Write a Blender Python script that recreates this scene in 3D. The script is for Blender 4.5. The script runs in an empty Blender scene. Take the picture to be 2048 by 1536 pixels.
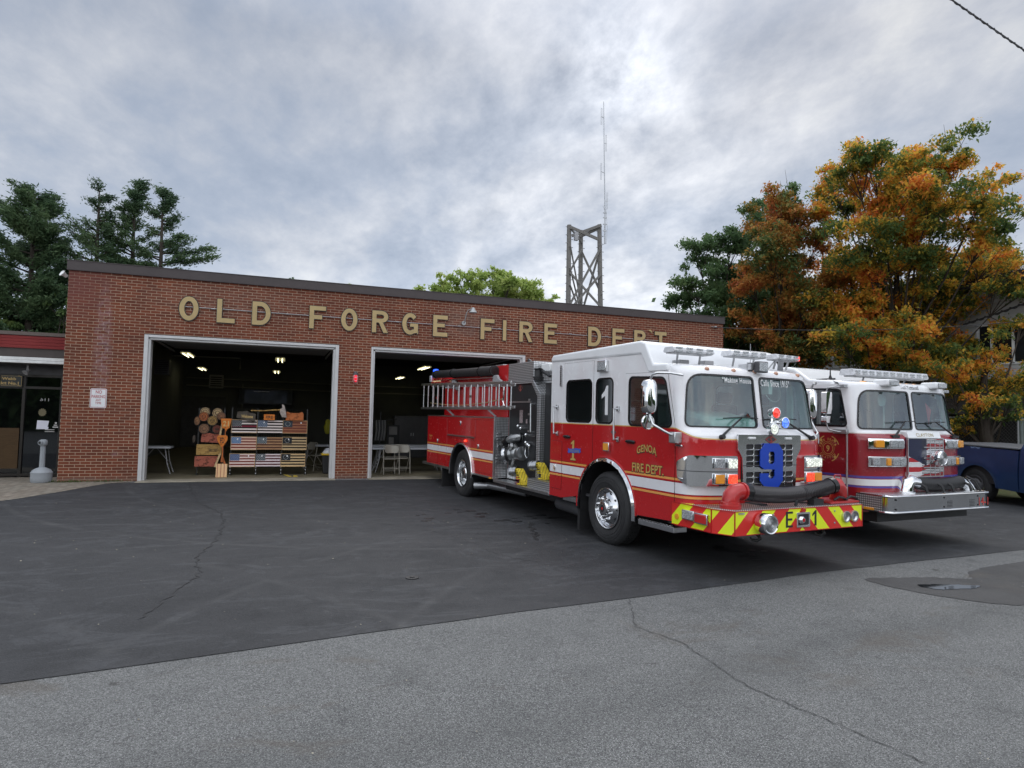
import bpy, bmesh, math, random
from mathutils import Vector, Matrix, noise
from mathutils.geometry import delaunay_2d_cdt
C = bpy.context.scene
R = math.radians
PI = math.pi
# ---------------------------------------------------------------- camera, world, sun, exposure
cam = bpy.data.objects.new('camera', bpy.data.cameras.new('camera'))
C.collection.objects.link(cam); C.camera = cam
cam.data.sensor_width = 36; cam.data.lens = 1279.34 / 2048 * 36
cam.data.clip_start = .05; cam.data.clip_end = 3000
_y, _p, _r = .34637, .053793, .020159
fw0 = Vector((math.sin(_y), math.cos(_y), 0)); rt0 = Vector((math.cos(_y), -math.sin(_y), 0)); up0 = Vector((0, 0, 1))
_f = fw0 * math.cos(_p) + up0 * math.sin(_p); _u = -fw0 * math.sin(_p) + up0 * math.cos(_p)
_R = rt0 * math.cos(_r) + _u * math.sin(_r); _U = -rt0 * math.sin(_r) + _u * math.cos(_r)
_m = Matrix((_R, _U, -_f)).transposed().to_4x4(); _m.translation = (4.618, -16.923, 1.611)
cam.matrix_world = _m

BACK = 2.5      # sky gain added behind the lens, out of view, to light camera-facing fronts
SUN_EL, SUN_AZ = R(48), R(38)          # azimuth from +y towards +x
w = bpy.data.worlds.new('World'); C.world = w; w.use_nodes = True
nt = w.node_tree; N = nt.nodes; L = nt.links; N.clear()
def wn(t, **k):
    n = N.new(t)
    for a, b in k.items(): setattr(n, a, b)
    return n
def wmath(op, a, b=None, c=None, clamp=False):
    n = wn('ShaderNodeMath', operation=op); n.use_clamp = clamp
    for i, v in enumerate((a, b, c)):
        if v is None: continue
        if isinstance(v, (int, float)): n.inputs[i].default_value = v
        else: L.new(v, n.inputs[i])
    return n.outputs[0]
def wramp(fac, stops):
    n = wn('ShaderNodeValToRGB'); L.new(fac, n.inputs[0]); e = n.color_ramp.elements
    while len(e) < len(stops): e.new(.5)
    for i, (p, c) in enumerate(stops): e[i].position = p; e[i].color = (*c, 1) if len(c) == 3 else c
    return n.outputs[0]
sky = wn('ShaderNodeTexSky', sky_type='NISHITA'); sky.sun_disc = False
sky.sun_elevation = SUN_EL; sky.sun_rotation = SUN_AZ; sky.air_density = 1.4; sky.dust_density = 3
tc = wn('ShaderNodeTexCoord'); sx = wn('ShaderNodeSeparateXYZ'); L.new(tc.outputs['Generated'], sx.inputs[0])
dz = wmath('ADD', wmath('MAXIMUM', sx.outputs[2], 0.), .30)
cx_ = wn('ShaderNodeCombineXYZ'); L.new(wmath('DIVIDE', sx.outputs[0], dz), cx_.inputs[0]); L.new(wmath('DIVIDE', sx.outputs[1], dz), cx_.inputs[1])
def wnoise(scale, detail, rough, off=(0, 0, 0), dist=0., rot=0., sc=(1, 1, 1)):
    mp = wn('ShaderNodeMapping'); L.new(cx_.outputs[0], mp.inputs[0]); mp.inputs['Location'].default_value = off
    mp.inputs['Rotation'].default_value = (0, 0, rot); mp.inputs['Scale'].default_value = sc
    n = wn('ShaderNodeTexNoise'); L.new(mp.outputs[0], n.inputs[0])
    n.inputs['Scale'].default_value = scale; n.inputs['Detail'].default_value = detail
    n.inputs['Roughness'].default_value = rough; n.inputs['Distortion'].default_value = dist
    return n.outputs[0]
big = wnoise(.9, 3, .5, (3.1, 1.7, 0), .2)
mid = wnoise(2.1, 9, .60, (5.2, 8.1, 0), .15, R(-40), (1, .72, 1))
fine = wnoise(6.0, 9, .62, (1.2, 4.1, 2), .1, R(-40), (1, .75, 1))
dens = wmath('ADD', wmath('ADD', wmath('MULTIPLY', big, .30), wmath('MULTIPLY', mid, .44)), wmath('MULTIPLY', fine, .26))
ccol = wramp(dens, [(.39, (.275, .33, .43)), (.46, (.335, .385, .48)), (.50, (.39, .43, .51)), (.55, (.475, .505, .57)), (.63, (.64, .655, .675))])
# brighter towards the horizon, a bright thin patch where the sun stands behind the cloud, zenith and sky behind the lens raised to light the scene
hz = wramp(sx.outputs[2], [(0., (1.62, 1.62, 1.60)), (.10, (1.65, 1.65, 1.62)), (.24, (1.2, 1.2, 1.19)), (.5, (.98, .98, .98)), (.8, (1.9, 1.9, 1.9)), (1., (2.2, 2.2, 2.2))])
mx = wn('ShaderNodeMix', data_type='RGBA', blend_type='MULTIPLY'); mx.inputs[0].default_value = 1
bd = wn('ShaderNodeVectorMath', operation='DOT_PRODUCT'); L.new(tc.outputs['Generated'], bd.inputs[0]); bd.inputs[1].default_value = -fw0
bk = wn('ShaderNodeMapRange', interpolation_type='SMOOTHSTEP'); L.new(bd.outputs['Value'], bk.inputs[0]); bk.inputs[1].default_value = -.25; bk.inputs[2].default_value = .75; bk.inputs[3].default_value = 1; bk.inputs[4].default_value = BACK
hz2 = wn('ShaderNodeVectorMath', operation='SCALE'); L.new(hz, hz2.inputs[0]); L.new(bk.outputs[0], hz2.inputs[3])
wm = wn('ShaderNodeMix', data_type='RGBA'); bf = wn('ShaderNodeMapRange'); L.new(bd.outputs['Value'], bf.inputs[0]); bf.inputs[1].default_value = -.3; bf.inputs[2].default_value = .5; L.new(bf.outputs[0], wm.inputs[0]); wm.inputs[6].default_value = (1, 1, 1, 1); wm.inputs[7].default_value = (1.05, 1.0, .92, 1)
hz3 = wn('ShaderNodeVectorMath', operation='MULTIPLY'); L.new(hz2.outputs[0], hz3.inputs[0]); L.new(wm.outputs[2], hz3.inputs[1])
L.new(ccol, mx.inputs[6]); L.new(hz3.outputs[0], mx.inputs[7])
def patch(px, py, sharp, gain):
    d = (_f * 1279.34 + _R * (px - 1024) - _U * (py - 768)).normalized()
    v = wn('ShaderNodeVectorMath', operation='DOT_PRODUCT'); nn = wn('ShaderNodeVectorMath', operation='NORMALIZE')
    L.new(tc.outputs['Generated'], nn.inputs[0]); L.new(nn.outputs[0], v.inputs[0]); v.inputs[1].default_value = d
    p = wmath('POWER', wmath('MAXIMUM', v.outputs['Value'], 0), sharp)
    return wmath('MULTIPLY', p, wmath('MULTIPLY', wmath('SUBTRACT', fine, .3), gain))
glow = wmath('ADD', wmath('ADD', patch(1240, 140, 300, 1.5), patch(1250, 250, 24, .5)), patch(1100, 600, 25, .45))
gm = wn('ShaderNodeCombineXYZ'); [L.new(glow, gm.inputs[i]) for i in range(3)]
ad = wn('ShaderNodeMix', data_type='RGBA', blend_type='ADD'); ad.inputs[0].default_value = 1
L.new(mx.outputs[2], ad.inputs[6]); L.new(gm.outputs[0], ad.inputs[7])
bg1 = wn('ShaderNodeBackground'); L.new(sky.outputs[0], bg1.inputs[0]); bg1.inputs[1].default_value = .05
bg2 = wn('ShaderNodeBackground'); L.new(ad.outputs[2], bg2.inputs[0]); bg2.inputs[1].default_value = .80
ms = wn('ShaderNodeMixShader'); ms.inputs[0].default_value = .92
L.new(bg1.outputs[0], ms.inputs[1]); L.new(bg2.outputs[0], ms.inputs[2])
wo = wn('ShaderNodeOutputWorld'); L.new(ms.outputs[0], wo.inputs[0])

sl = bpy.data.lights.new('sun', 'SUN'); sl.energy = 1.0; sl.angle = R(50); sl.color = (1, .97, .92)
so = bpy.data.objects.new('sun', sl); C.collection.objects.link(so)
_sd = Vector((math.sin(SUN_AZ) * math.cos(SUN_EL), math.cos(SUN_AZ) * math.cos(SUN_EL), math.sin(SUN_EL)))
so.rotation_euler = _sd.to_track_quat('Z', 'Y').to_euler(); so.location = (0, 0, 30)
C.view_settings.view_transform = 'Standard'; C.view_settings.look = 'None'
C.view_settings.exposure = 0.52; C.view_settings.gamma = 1; C.view_settings.use_curve_mapping = False
C.cycles.use_denoising = True; C.cycles.max_bounces = 8; C.cycles.transparent_max_bounces = 12
C.cycles.sample_clamp_indirect = 6

# ---------------------------------------------------------------- object helpers
def tag(o, label=None, cat=None, group=None, kind=None):
    if label: o['label'] = label
    if cat: o['category'] = cat
    if group: o['group'] = group
    if kind: o['kind'] = kind
    return o
def empty(name, loc=(0, 0, 0), rz=0, label=None, cat=None, group=None):
    o = bpy.data.objects.new(name, None); C.collection.objects.link(o)
    o.location = loc; o.rotation_euler = (0, 0, rz); o.empty_display_size = .2
    return tag(o, label, cat, group)
def kids(o): return [c for c in bpy.data.objects if c.parent == o]
def copy_tree(o, parent=None):
    c = o.copy(); C.collection.objects.link(c); c.parent = parent
    for ch in kids(o): copy_tree(ch, c)
    return c
class MB:
    def split(s, name, mats, parent=None, pad=.002, **k):
        """builds every separate piece (touching pieces together) as its own object"""
        n = len(s.v); p = list(range(n))
        def fd(i):
            while p[i] != i: p[i] = p[p[i]]; i = p[i]
            return i
        for f in s.f:
            for i in f[1:]: p[fd(i)] = fd(f[0])
        g = {}
        for i in range(n): g.setdefault(fd(i), []).append(i)
        bb = [[[min(s.v[i][a] for i in l)-pad for a in range(3)], [max(s.v[i][a] for i in l)+pad for a in range(3)], [r]] for r, l in g.items()]
        ch = True
        while ch:
            ch = False
            for i in range(len(bb)):
                for j in range(i+1, len(bb)):
                    A, B = bb[i], bb[j]
                    if all(A[0][a] <= B[1][a] and B[0][a] <= A[1][a] for a in range(3)):
                        bb[i] = [[min(A[0][a], B[0][a]) for a in range(3)], [max(A[1][a], B[1][a]) for a in range(3)], A[2]+B[2]]; bb.pop(j); ch = True; break
                if ch: break
        for b in bb:
            rs = set(b[2]); m = MB(); mp = {}
            for f, mi in zip(s.f, s.m):
                if fd(f[0]) in rs:
                    for i in f:
                        if i not in mp: mp[i] = len(m.v); m.v.append(s.v[i])
                    m.f.append(tuple(mp[i] for i in f)); m.m.append(mi)
            o = m.build(name, mats, parent, **k)
        return o
    def __init__(s): s.v = []; s.f = []; s.m = []; s.mi = 0
    def add(s, vs, fs, M=None):
        b = len(s.v)
        s.v += [tuple(M @ Vector(p)) if M else tuple(p) for p in vs]
        s.f += [tuple(b + i for i in f) for f in fs]; s.m += [s.mi] * len(fs); return s
    def box(s, x0, x1, y0, y1, z0, z1, M=None):
        v = [(x, y, z) for x in (x0, x1) for y in (y0, y1) for z in (z0, z1)]
        return s.add(v, [(0, 1, 3, 2), (4, 6, 7, 5), (0, 4, 5, 1), (2, 3, 7, 6), (0, 2, 6, 4), (1, 5, 7, 3)], M)
    def cbox(s, c, d, M=None):
        return s.box(c[0]-d[0]/2, c[0]+d[0]/2, c[1]-d[1]/2, c[1]+d[1]/2, c[2]-d[2]/2, c[2]+d[2]/2, M)
    def bar(s, p, q, wd, ht=None, up=(0, 0, 1)):
        p, q = Vector(p), Vector(q); ht = ht or wd; d = (q - p); l = d.length; d.normalize()
        a = d.cross(Vector(up)); a = a.normalized() if a.length > 1e-4 else Vector((1, 0, 0)); b = a.cross(d)
        v = []
        for t in (p, q):
            for sa, sb in ((-1, -1), (1, -1), (1, 1), (-1, 1)): v.append(t + a * sa * wd / 2 + b * sb * ht / 2)
        return s.add(v, [(0, 1, 2, 3), (7, 6, 5, 4), (0, 4, 5, 1), (1, 5, 6, 2), (2, 6, 7, 3), (3, 7, 4, 0)])
    def tube(s, pts, r, n=8, cap=True, closed=False):
        pts = [Vector(p) for p in pts]; k = len(pts)
        rs = r if isinstance(r, (list, tuple)) else [r] * k
        b = len(s.v); ref = None; vs = []
        for i, p in enumerate(pts):
            if closed: d = pts[(i+1) % k] - pts[i-1]
            else: d = pts[min(i+1, k-1)] - pts[max(i-1, 0)]
            d = d.normalized() if d.length > 1e-9 else Vector((0, 0, 1))
            if ref is None:
                ref = d.cross(Vector((0, 0, 1)))
                if ref.length < 1e-3: ref = d.cross(Vector((1, 0, 0)))
            a = (ref - d * ref.dot(d)); a = a.normalized() if a.length > 1e-6 else Vector((1, 0, 0)); ref = a; c = d.cross(a)
            for j in range(n):
                t = 2 * PI * j / n; vs.append(p + (a * math.cos(t) + c * math.sin(t)) * rs[i])
        fs = []
        for i in range(k if closed else k - 1):
            i2 = (i + 1) % k
            for j in range(n):
                j2 = (j + 1) % n; fs.append((i*n+j, i*n+j2, i2*n+j2, i2*n+j))
        if cap and not closed:
            fs.append(tuple(range(n))[::-1]); fs.append(tuple((k-1)*n + j for j in range(n)))
        return s.add(vs, fs)
    def cyl(s, p, q, r0, r1=None, n=16, cap=True): return s.tube([p, q], [r0, r0 if r1 is None else r1], n, cap)
    def lathe(s, prof, o, ax, n=32, closed=False):
        """prof: list of (radius, along)"""
        ax = Vector(ax).normalized(); o = Vector(o)
        a = ax.cross(Vector((0, 0, 1))); a = a.normalized() if a.length > 1e-3 else Vector((1, 0, 0)); b = ax.cross(a)
        vs = [o + ax * h + (a * math.cos(2*PI*j/n) + b * math.sin(2*PI*j/n)) * r for r, h in prof for j in range(n)]
        fs = []; k = len(prof)
        for i in range(k if closed else k - 1):
            i2 = (i+1) % k
            for j in range(n): fs.append((i*n+j, i2*n+j, i2*n+(j+1) % n, i*n+(j+1) % n))
        return s.add(vs, fs)
    def disc(s, o, ax, r, n=24):
        ax = Vector(ax).normalized(); o = Vector(o)
        a = ax.cross(Vector((0, 0, 1))); a = a.normalized() if a.length > 1e-3 else Vector((1, 0, 0)); b = ax.cross(a)
        return s.add([o + (a * math.cos(2*PI*j/n) + b * math.sin(2*PI*j/n)) * r for j in range(n)], [tuple(range(n))[::-1]])
    def sphere(s, o, r, n=12, m=8, sc=(1, 1, 1)):
        vs = []; fs = []
        for i in range(m + 1):
            t = PI * i / m
            for j in range(n):
                u = 2*PI*j/n; vs.append((o[0]+r*sc[0]*math.sin(t)*math.cos(u), o[1]+r*sc[1]*math.sin(t)*math.sin(u), o[2]+r*sc[2]*math.cos(t)))
        for i in range(m):
            for j in range(n): fs.append((i*n+j, (i+1)*n+j, (i+1)*n+(j+1) % n, i*n+(j+1) % n))
        return s.add(vs, fs)
    def prism(s, poly, a0, a1, fmap=None, axis='y'):
        """2-D polygon (u,v) extruded; axis y: (u, a, v); x: (a, u, v); z: (u, v, a)"""
        mp = fmap or {'y': lambda u, v, a: (u, a, v), 'x': lambda u, v, a: (a, u, v), 'z': lambda u, v, a: (u, v, a)}[axis]
        n = len(poly); vs = [mp(u, v, a0) for u, v in poly] + [mp(u, v, a1) for u, v in poly]
        fs = [tuple(range(n)), tuple(range(2*n-1, n-1, -1))] + [(i, i+n, (i+1) % n + n, (i+1) % n) for i in range(n)]
        return s.add(vs, fs)
    def sheet(s, outer, holes=(), fmap=None, step=None, thick=0., rows=()):
        """2-D polygon with holes, optional inner grid, mapped to 3-D by fmap(u,v,d); d runs 0..thick"""
        fmap = fmap or (lambda u, v, d: (u, v, d))
        vs2 = []; eds = []
        def dens(p):
            if not step: return list(p)
            o = []
            for i in range(len(p)):
                a, b = p[i], p[(i+1) % len(p)]; k = max(1, int(math.hypot(b[0]-a[0], b[1]-a[1]) / step + .5))
                o += [(a[0]+(b[0]-a[0])*t/k, a[1]+(b[1]-a[1])*t/k) for t in range(k)]
            return o
        loops = [dens(outer)] + [dens(h) for h in holes]
        for lp in loops:
            b = len(vs2); vs2 += lp; eds += [(b+i, b+(i+1) % len(lp)) for i in range(len(lp))]
        def inside(p, lp):
            c = False; x, y = p; j = len(lp) - 1
            for i in range(len(lp)):
                if (lp[i][1] > y) != (lp[j][1] > y) and x < (lp[j][0]-lp[i][0])*(y-lp[i][1])/(lp[j][1]-lp[i][1])+lp[i][0]: c = not c
                j = i
            return c
        x0 = min(p[0] for p in loops[0]); x1 = max(p[0] for p in loops[0]); y0 = min(p[1] for p in loops[0]); y1 = max(p[1] for p in loops[0])
        for r in rows:
            if y0 < r < y1:
                b = len(vs2); k = max(1, int((x1-x0)/step)) if step else 1; vs2 += [(x0-.01+(x1-x0+.02)*i/k, r) for i in range(k+1)]; eds += [(b+i, b+i+1) for i in range(k)]
        if step:
            for i in range(1, int((x1-x0)/step)+1):
                for j in range(1, int((y1-y0)/step)+1): vs2.append((x0+i*step*.9973, y0+j*step*.9981))
        ov, oe, of, *_ = delaunay_2d_cdt([Vector(p) for p in vs2], eds, [], 0, 1e-6)
        fs = []
        for f in of:
            c = (sum(ov[i][0] for i in f)/len(f), sum(ov[i][1] for i in f)/len(f))
            if inside(c, loops[0]) and not any(inside(c, h) for h in loops[1:]): fs.append(tuple(f))
        used = sorted({i for f in fs for i in f}); mp = {o: k for k, o in enumerate(used)}; n = len(used)
        fs = [tuple(mp[i] for i in f) for f in fs]
        v3 = [fmap(ov[i][0], ov[i][1], 0) for i in used]
        if thick:
            v3 += [fmap(ov[i][0], ov[i][1], thick) for i in used]
            cnt = {}
            for f in fs:
                for i in range(len(f)): cnt.setdefault((min(f[i], f[i-1]), max(f[i], f[i-1])), []).append((f[i-1], f[i]))
            g = [tuple(reversed([i+n for i in f])) for f in fs]
            for e, l in cnt.items():
                if len(l) == 1: a, b = l[0]; g.append((b, a, a+n, b+n))
            fs = fs + g
        return s.add(v3, fs)
    def build(s, name, mats, parent=None, smooth=40, bevel=0, seg=2, fixn=True):
        me = bpy.data.meshes.new(name); me.from_pydata(s.v, [], s.f)
        mats = mats if isinstance(mats, (list, tuple)) else [mats]
        for m in mats: me.materials.append(m)
        if len(mats) > 1: me.polygons.foreach_set('material_index', s.m)
        if fixn:
            bm = bmesh.new(); bm.from_mesh(me); bmesh.ops.recalc_face_normals(bm, faces=bm.faces); bm.to_mesh(me); bm.free()
        me.update()
        if smooth:
            me.shade_smooth()
            if smooth < 180: me.set_sharp_from_angle(angle=R(smooth))
        o = bpy.data.objects.new(name, me); C.collection.objects.link(o)
        if parent: o.parent = parent
        if bevel:
            b = o.modifiers.new('bevel', 'BEVEL'); b.width = bevel; b.segments = seg; b.limit_method = 'ANGLE'; b.angle_limit = R(40)
        return o
def rrect(x0, x1, y0, y1, r, n=5):
    p = []
    for cx, cy, a in ((x1-r, y1-r, 0), (x0+r, y1-r, 90), (x0+r, y0+r, 180), (x1-r, y0+r, 270)):
        p += [(cx + r*math.cos(R(a+90*i/n)), cy + r*math.sin(R(a+90*i/n))) for i in range(n+1)]
    return p
def rpoly(pts, r, n=5):
    """polygon with rounded corners; r a number or one per corner"""
    o = []; k = len(pts)
    for i in range(k):
        a, b, c = Vector(pts[i-1]), Vector(pts[i]), Vector(pts[(i+1) % k]); rr = r[i] if isinstance(r, (list, tuple)) else r
        if rr <= 0: o.append(tuple(b)); continue
        d1 = (a-b).normalized(); d2 = (c-b).normalized(); p, q = b + d1*rr, b + d2*rr
        for j in range(n+1):
            t = j/n; o.append(tuple(p*(1-t)**2 + b*2*t*(1-t) + q*t*t))
    return o
def ring(poly, w):
    """outline offset outwards by w (rough, from the centroid-free normals)"""
    k = len(poly); o = []; ar = sum(poly[i-1][0]*poly[i][1]-poly[i][0]*poly[i-1][1] for i in range(k)); sg = 1 if ar > 0 else -1
    for i in range(k):
        a, b, c = Vector(poly[i-1]), Vector(poly[i]), Vector(poly[(i+1) % k])
        n = Vector(((b-a).y, -(b-a).x)).normalized() + Vector(((c-b).y, -(c-b).x)).normalized()
        n = n.normalized() if n.length > 1e-6 else Vector((0, 0)); o.append(tuple(b + n*w*sg))
    return o
def text_verts(body, bold=0.02, res=3, spacing=1., align='LEFT', line=1.):
    cu = bpy.data.curves.new('txt', 'FONT'); cu.body = body; cu.size = 1; cu.offset = bold; cu.resolution_u = res; cu.fill_mode = 'FRONT'
    cu.space_character = spacing; cu.align_x = align; cu.space_line = line
    o = bpy.data.objects.new('txt', cu); me = o.to_mesh()
    v = [tuple(p.co) for p in me.vertices]; f = [tuple(p.vertices) for p in me.polygons]
    o.to_mesh_clear(); bpy.data.objects.remove(o); bpy.data.curves.remove(cu)
    return v, f
def put_text(mb, body, u0, u1, v0, v1, fmap, depth=0., bold=.02, spacing=1., warp=None, align='LEFT', line=1.):
    """fits the words into the rectangle; fmap(u,v,d)"""
    vs, fs = text_verts(body, bold, 3, spacing, align, line)
    a0 = min(v[0] for v in vs); a1 = max(v[0] for v in vs); b0 = min(v[1] for v in vs); b1 = max(v[1] for v in vs)
    P = []
    for d in ([0.] if not depth else [0., depth]):
        for v in vs:
            u, q = u0 + (v[0]-a0)/(a1-a0)*(u1-u0), v0 + (v[1]-b0)/(b1-b0)*(v1-v0)
            if warp: u, q = warp(u, q)
            P.append(fmap(u, q, d))
    n = len(vs); F = list(fs)
    if depth:
        cnt = {}
        for f in fs:
            for i in range(len(f)): cnt.setdefault((min(f[i], f[i-1]), max(f[i], f[i-1])), []).append((f[i-1], f[i]))
        F = list(fs) + [tuple(reversed([i+n for i in f])) for f in fs] + [(l[0][1], l[0][0], l[0][0]+n, l[0][1]+n) for l in cnt.values() if len(l) == 1]
    mb.add(P, F); return mb

# ---------------------------------------------------------------- materials
class NM:
    def __init__(s, name):
        s.m = bpy.data.materials.new(name); s.m.use_nodes = True; s.t = s.m.node_tree; s.N = s.t.nodes; s.L = s.t.links
        s.b = s.N['Principled BSDF']; s.out = s.N['Material Output']; s._tc = None
    def n(s, t, ins=None, **k):
        n = s.N.new(t)
        for a, b in k.items(): setattr(n, a, b)
        for a, b in (ins or {}).items(): s.set(n.inputs[a], b)
        return n
    def set(s, i, v):
        if isinstance(v, bpy.types.NodeSocket): s.L.new(v, i)
        elif isinstance(v, (tuple, list)) and len(v) == 3 and i.type == 'RGBA': i.default_value = (*v, 1)
        else: i.default_value = v
    def tc(s, w='Object'):
        if not s._tc: s._tc = s.N.new('ShaderNodeTexCoord')
        return s._tc.outputs[w]
    def xyz(s): n = s.n('ShaderNodeSeparateXYZ', {0: s.tc()}); return n.outputs
    def M(s, op, a, b=None, c=None, clamp=False):
        n = s.n('ShaderNodeMath', operation=op); n.use_clamp = clamp
        for i, v in enumerate((a, b, c)):
            if v is not None: s.set(n.inputs[i], v)
        return n.outputs[0]
    def noise(s, sc, det=4, ro=.55, vec=None, dist=0.):
        n = s.n('ShaderNodeTexNoise', {'Scale': sc, 'Detail': det, 'Roughness': ro, 'Distortion': dist}); s.L.new(vec or s.tc(), n.inputs[0]); return n.outputs[0]
    def map(s, sc=(1, 1, 1), rot=(0, 0, 0), loc=(0, 0, 0), vec=None):
        n = s.n('ShaderNodeMapping', {'Scale': sc, 'Rotation': rot, 'Location': loc}); s.L.new(vec or s.tc(), n.inputs[0]); return n.outputs[0]
    def ramp(s, fac, stops, interp='LINEAR'):
        n = s.n('ShaderNodeValToRGB', {0: fac}); n.color_ramp.interpolation = interp; e = n.color_ramp.elements
        while len(e) < len(stops): e.new(.5)
        for i, (p, c) in enumerate(stops): e[i].position = p; e[i].color = ((c, c, c, 1) if isinstance(c, (int, float)) else (*c, 1))
        return n.outputs[0]
    def mix(s, fac, a, b, mode='MIX'):
        n = s.n('ShaderNodeMix', data_type='RGBA', blend_type=mode); s.set(n.inputs[0], fac); s.set(n.inputs[6], a); s.set(n.inputs[7], b); return n.outputs[2]
    def bump(s, h, st=.3, dist=.01):
        n = s.n('ShaderNodeBump', {'Strength': st, 'Distance': dist, 'Height': h}); s.L.new(n.outputs[0], s.b.inputs['Normal'])
    def band(s, v, a, b): return s.M('MULTIPLY', s.M('GREATER_THAN', v, a), s.M('LESS_THAN', v, b))
    def P(s, col=None, rough=None, metal=None, spec=None, coat=None, emit=None, es=None, trans=None, alpha=None):
        for k, v in (('Base Color', col), ('Roughness', rough), ('Metallic', metal), ('Specular IOR Level', spec), ('Coat Weight', coat), ('Emission Color', emit), ('Emission Strength', es), ('Transmission Weight', trans), ('Alpha', alpha)):
            if v is not None: s.set(s.b.inputs[k], v)
        return s
def simple(name, col, rough=.5, metal=0., spec=.5, coat=0., var=.12, vs=6., bump=0., emit=None, es=0., bs=60.):
    """plain paint/plastic/metal with slight uneven tone and gloss"""
    m = NM(name); nz = m.noise(vs, 5, .6)
    if var:
        c = m.mix(m.ramp(nz, [(.3, 0.), (.7, 1.)]), tuple(x*(1-var) for x in col), tuple(min(1, x*(1+var)) for x in col))
        m.P(c, m.M('ADD', m.M('MULTIPLY', m.noise(vs*3.3, 4), rough*.4), rough*.8), metal, spec, coat)
    else: m.P(col, rough, metal, spec, coat)
    if bump: m.bump(m.noise(bs, 4), bump, .004)
    if emit: m.P(emit=emit, es=es)
    return m.m
MT = {}
MT['chrome'] = simple('chrome', (.82, .83, .84), .06, 1., var=.03)
MT['rimalu'] = simple('polished_wheel', (.74, .75, .76), .17, 1., var=.05)
MT['alu'] = simple('aluminium', (.62, .63, .64), .32, 1., var=.1, vs=14)
MT['alud'] = simple('dull_aluminium', (.42, .43, .44), .45, .9, var=.15, vs=14)
MT['black'] = simple('black_rubber', (.018, .018, .019), .55, var=.2, vs=9)
MT['tyre'] = simple('tyre_rubber', (.024, .024, .025), .72, var=.25, vs=7, bump=.2)
MT['blackgloss'] = simple('black_gloss', (.008, .008, .009), .25, var=.2)
MT['white'] = simple('white_paint', (.78, .79, .80), .3, coat=.4, var=.03)
MT['whitep'] = simple('white_plastic', (.72, .73, .73), .4, var=.05)
MT['amber'] = simple('amber_lens', (.78, .32, .03), .15, coat=.6, var=.1)
MT['redlens'] = simple('red_lens', (.5, .02, .02), .15, coat=.6, var=.1)
MT['gold'] = simple('gold_leaf', (.62, .42, .12), .4, .2, var=.15, vs=60)
MT['dgrey'] = simple('dark_grey', (.06, .06, .065), .5, var=.2)
MT['grey'] = simple('grey_paint', (.3, .3, .31), .5, var=.1)
MT['mint'] = simple('cab_trim', (.60, .74, .70), .6, var=.12, vs=4)
MT['seat'] = simple('seat_fabric', (.05, .055, .06), .8, var=.2, vs=12)
def lens(name, col, es):
    m = NM(name); v = m.n('ShaderNodeTexVoronoi', {'Scale': 48.}); m.L.new(m.tc(), v.inputs[0])
    m.P(m.mix(m.ramp(v.outputs[0], [(.0, 1.), (.6, 0.)]), tuple(x*.45 for x in col), col), .12, 0, .6, .8)
    m.P(emit=m.mix(m.ramp(v.outputs[0], [(.0, 1.), (.7, 0.)]), tuple(x*.3 for x in col), col), es=es); m.bump(v.outputs[0], .4, .004); return m.m
MT['led_red'] = lens('lit_red_lens', (1, .05, .03), 1.3)
MT['led_redhot'] = lens('lit_red_orange_lens', (1, .045, .02), 3.)
MT['led_blue'] = lens('lit_blue_lens', (.08, .2, 1), 1.7)
MT['led_white'] = lens('lit_white_lens', (.85, .9, .8), .9)
MT['clear'] = lens('clear_lens', (.55, .58, .6), 0.)
def glass(name, tint, transp, rough=.03, refl=.5):
    m = NM(name); g = m.n('ShaderNodeBsdfGlossy', {'Color': (.9, .95, 1.), 'Roughness': rough})
    t = m.n('ShaderNodeBsdfTransparent', {'Color': tint}); d = m.n('ShaderNodeBsdfDiffuse', {'Color': tuple(x*.12 for x in tint)})
    a = m.n('ShaderNodeMixShader', {0: transp}); m.L.new(d.outputs[0], a.inputs[1]); m.L.new(t.outputs[0], a.inputs[2])
    lw = m.n('ShaderNodeLayerWeight', {0: .35}); f = m.M('ADD', m.M('MULTIPLY', lw.outputs[0], .6), .03 + refl*.1, clamp=True)
    b = m.n('ShaderNodeMixShader', {0: f}); m.L.new(a.outputs[0], b.inputs[1]); m.L.new(g.outputs[0], b.inputs[2]); m.L.new(b.outputs[0], m.out.inputs[0])
    return m.m
MT['wglass'] = glass('windscreen_glass', (.70, .92, .88), .96, refl=.7)
MT['dglass'] = glass('dark_window_glass', (.30, .33, .34), .85, refl=1.7)
def diamond():
    m = NM('diamond_plate'); v = m.map((1, 1, 1), (0, 0, 0)); x = m.n('ShaderNodeSeparateXYZ', {0: v}).outputs
    # two families of raised dashes on a mix of the three axes, so it works on every face of the truck
    a = m.M('ADD', m.M('ADD', x[0], x[1]), x[2]); b = m.M('SUBTRACT', m.M('ADD', x[0], x[1]), x[2])
    s1 = m.M('SINE', m.M('MULTIPLY', a, 95.)); s2 = m.M('SINE', m.M('MULTIPLY', b, 95.))
    h = m.ramp(m.M('MULTIPLY', s1, s2), [(.0, 0.), (.35, 1.)]); m.P(m.mix(h, (.24, .245, .25), (.86, .87, .88)), .28, .85); m.bump(h, .7, .004); return m.m
MT['diamond'] = diamond()
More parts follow.
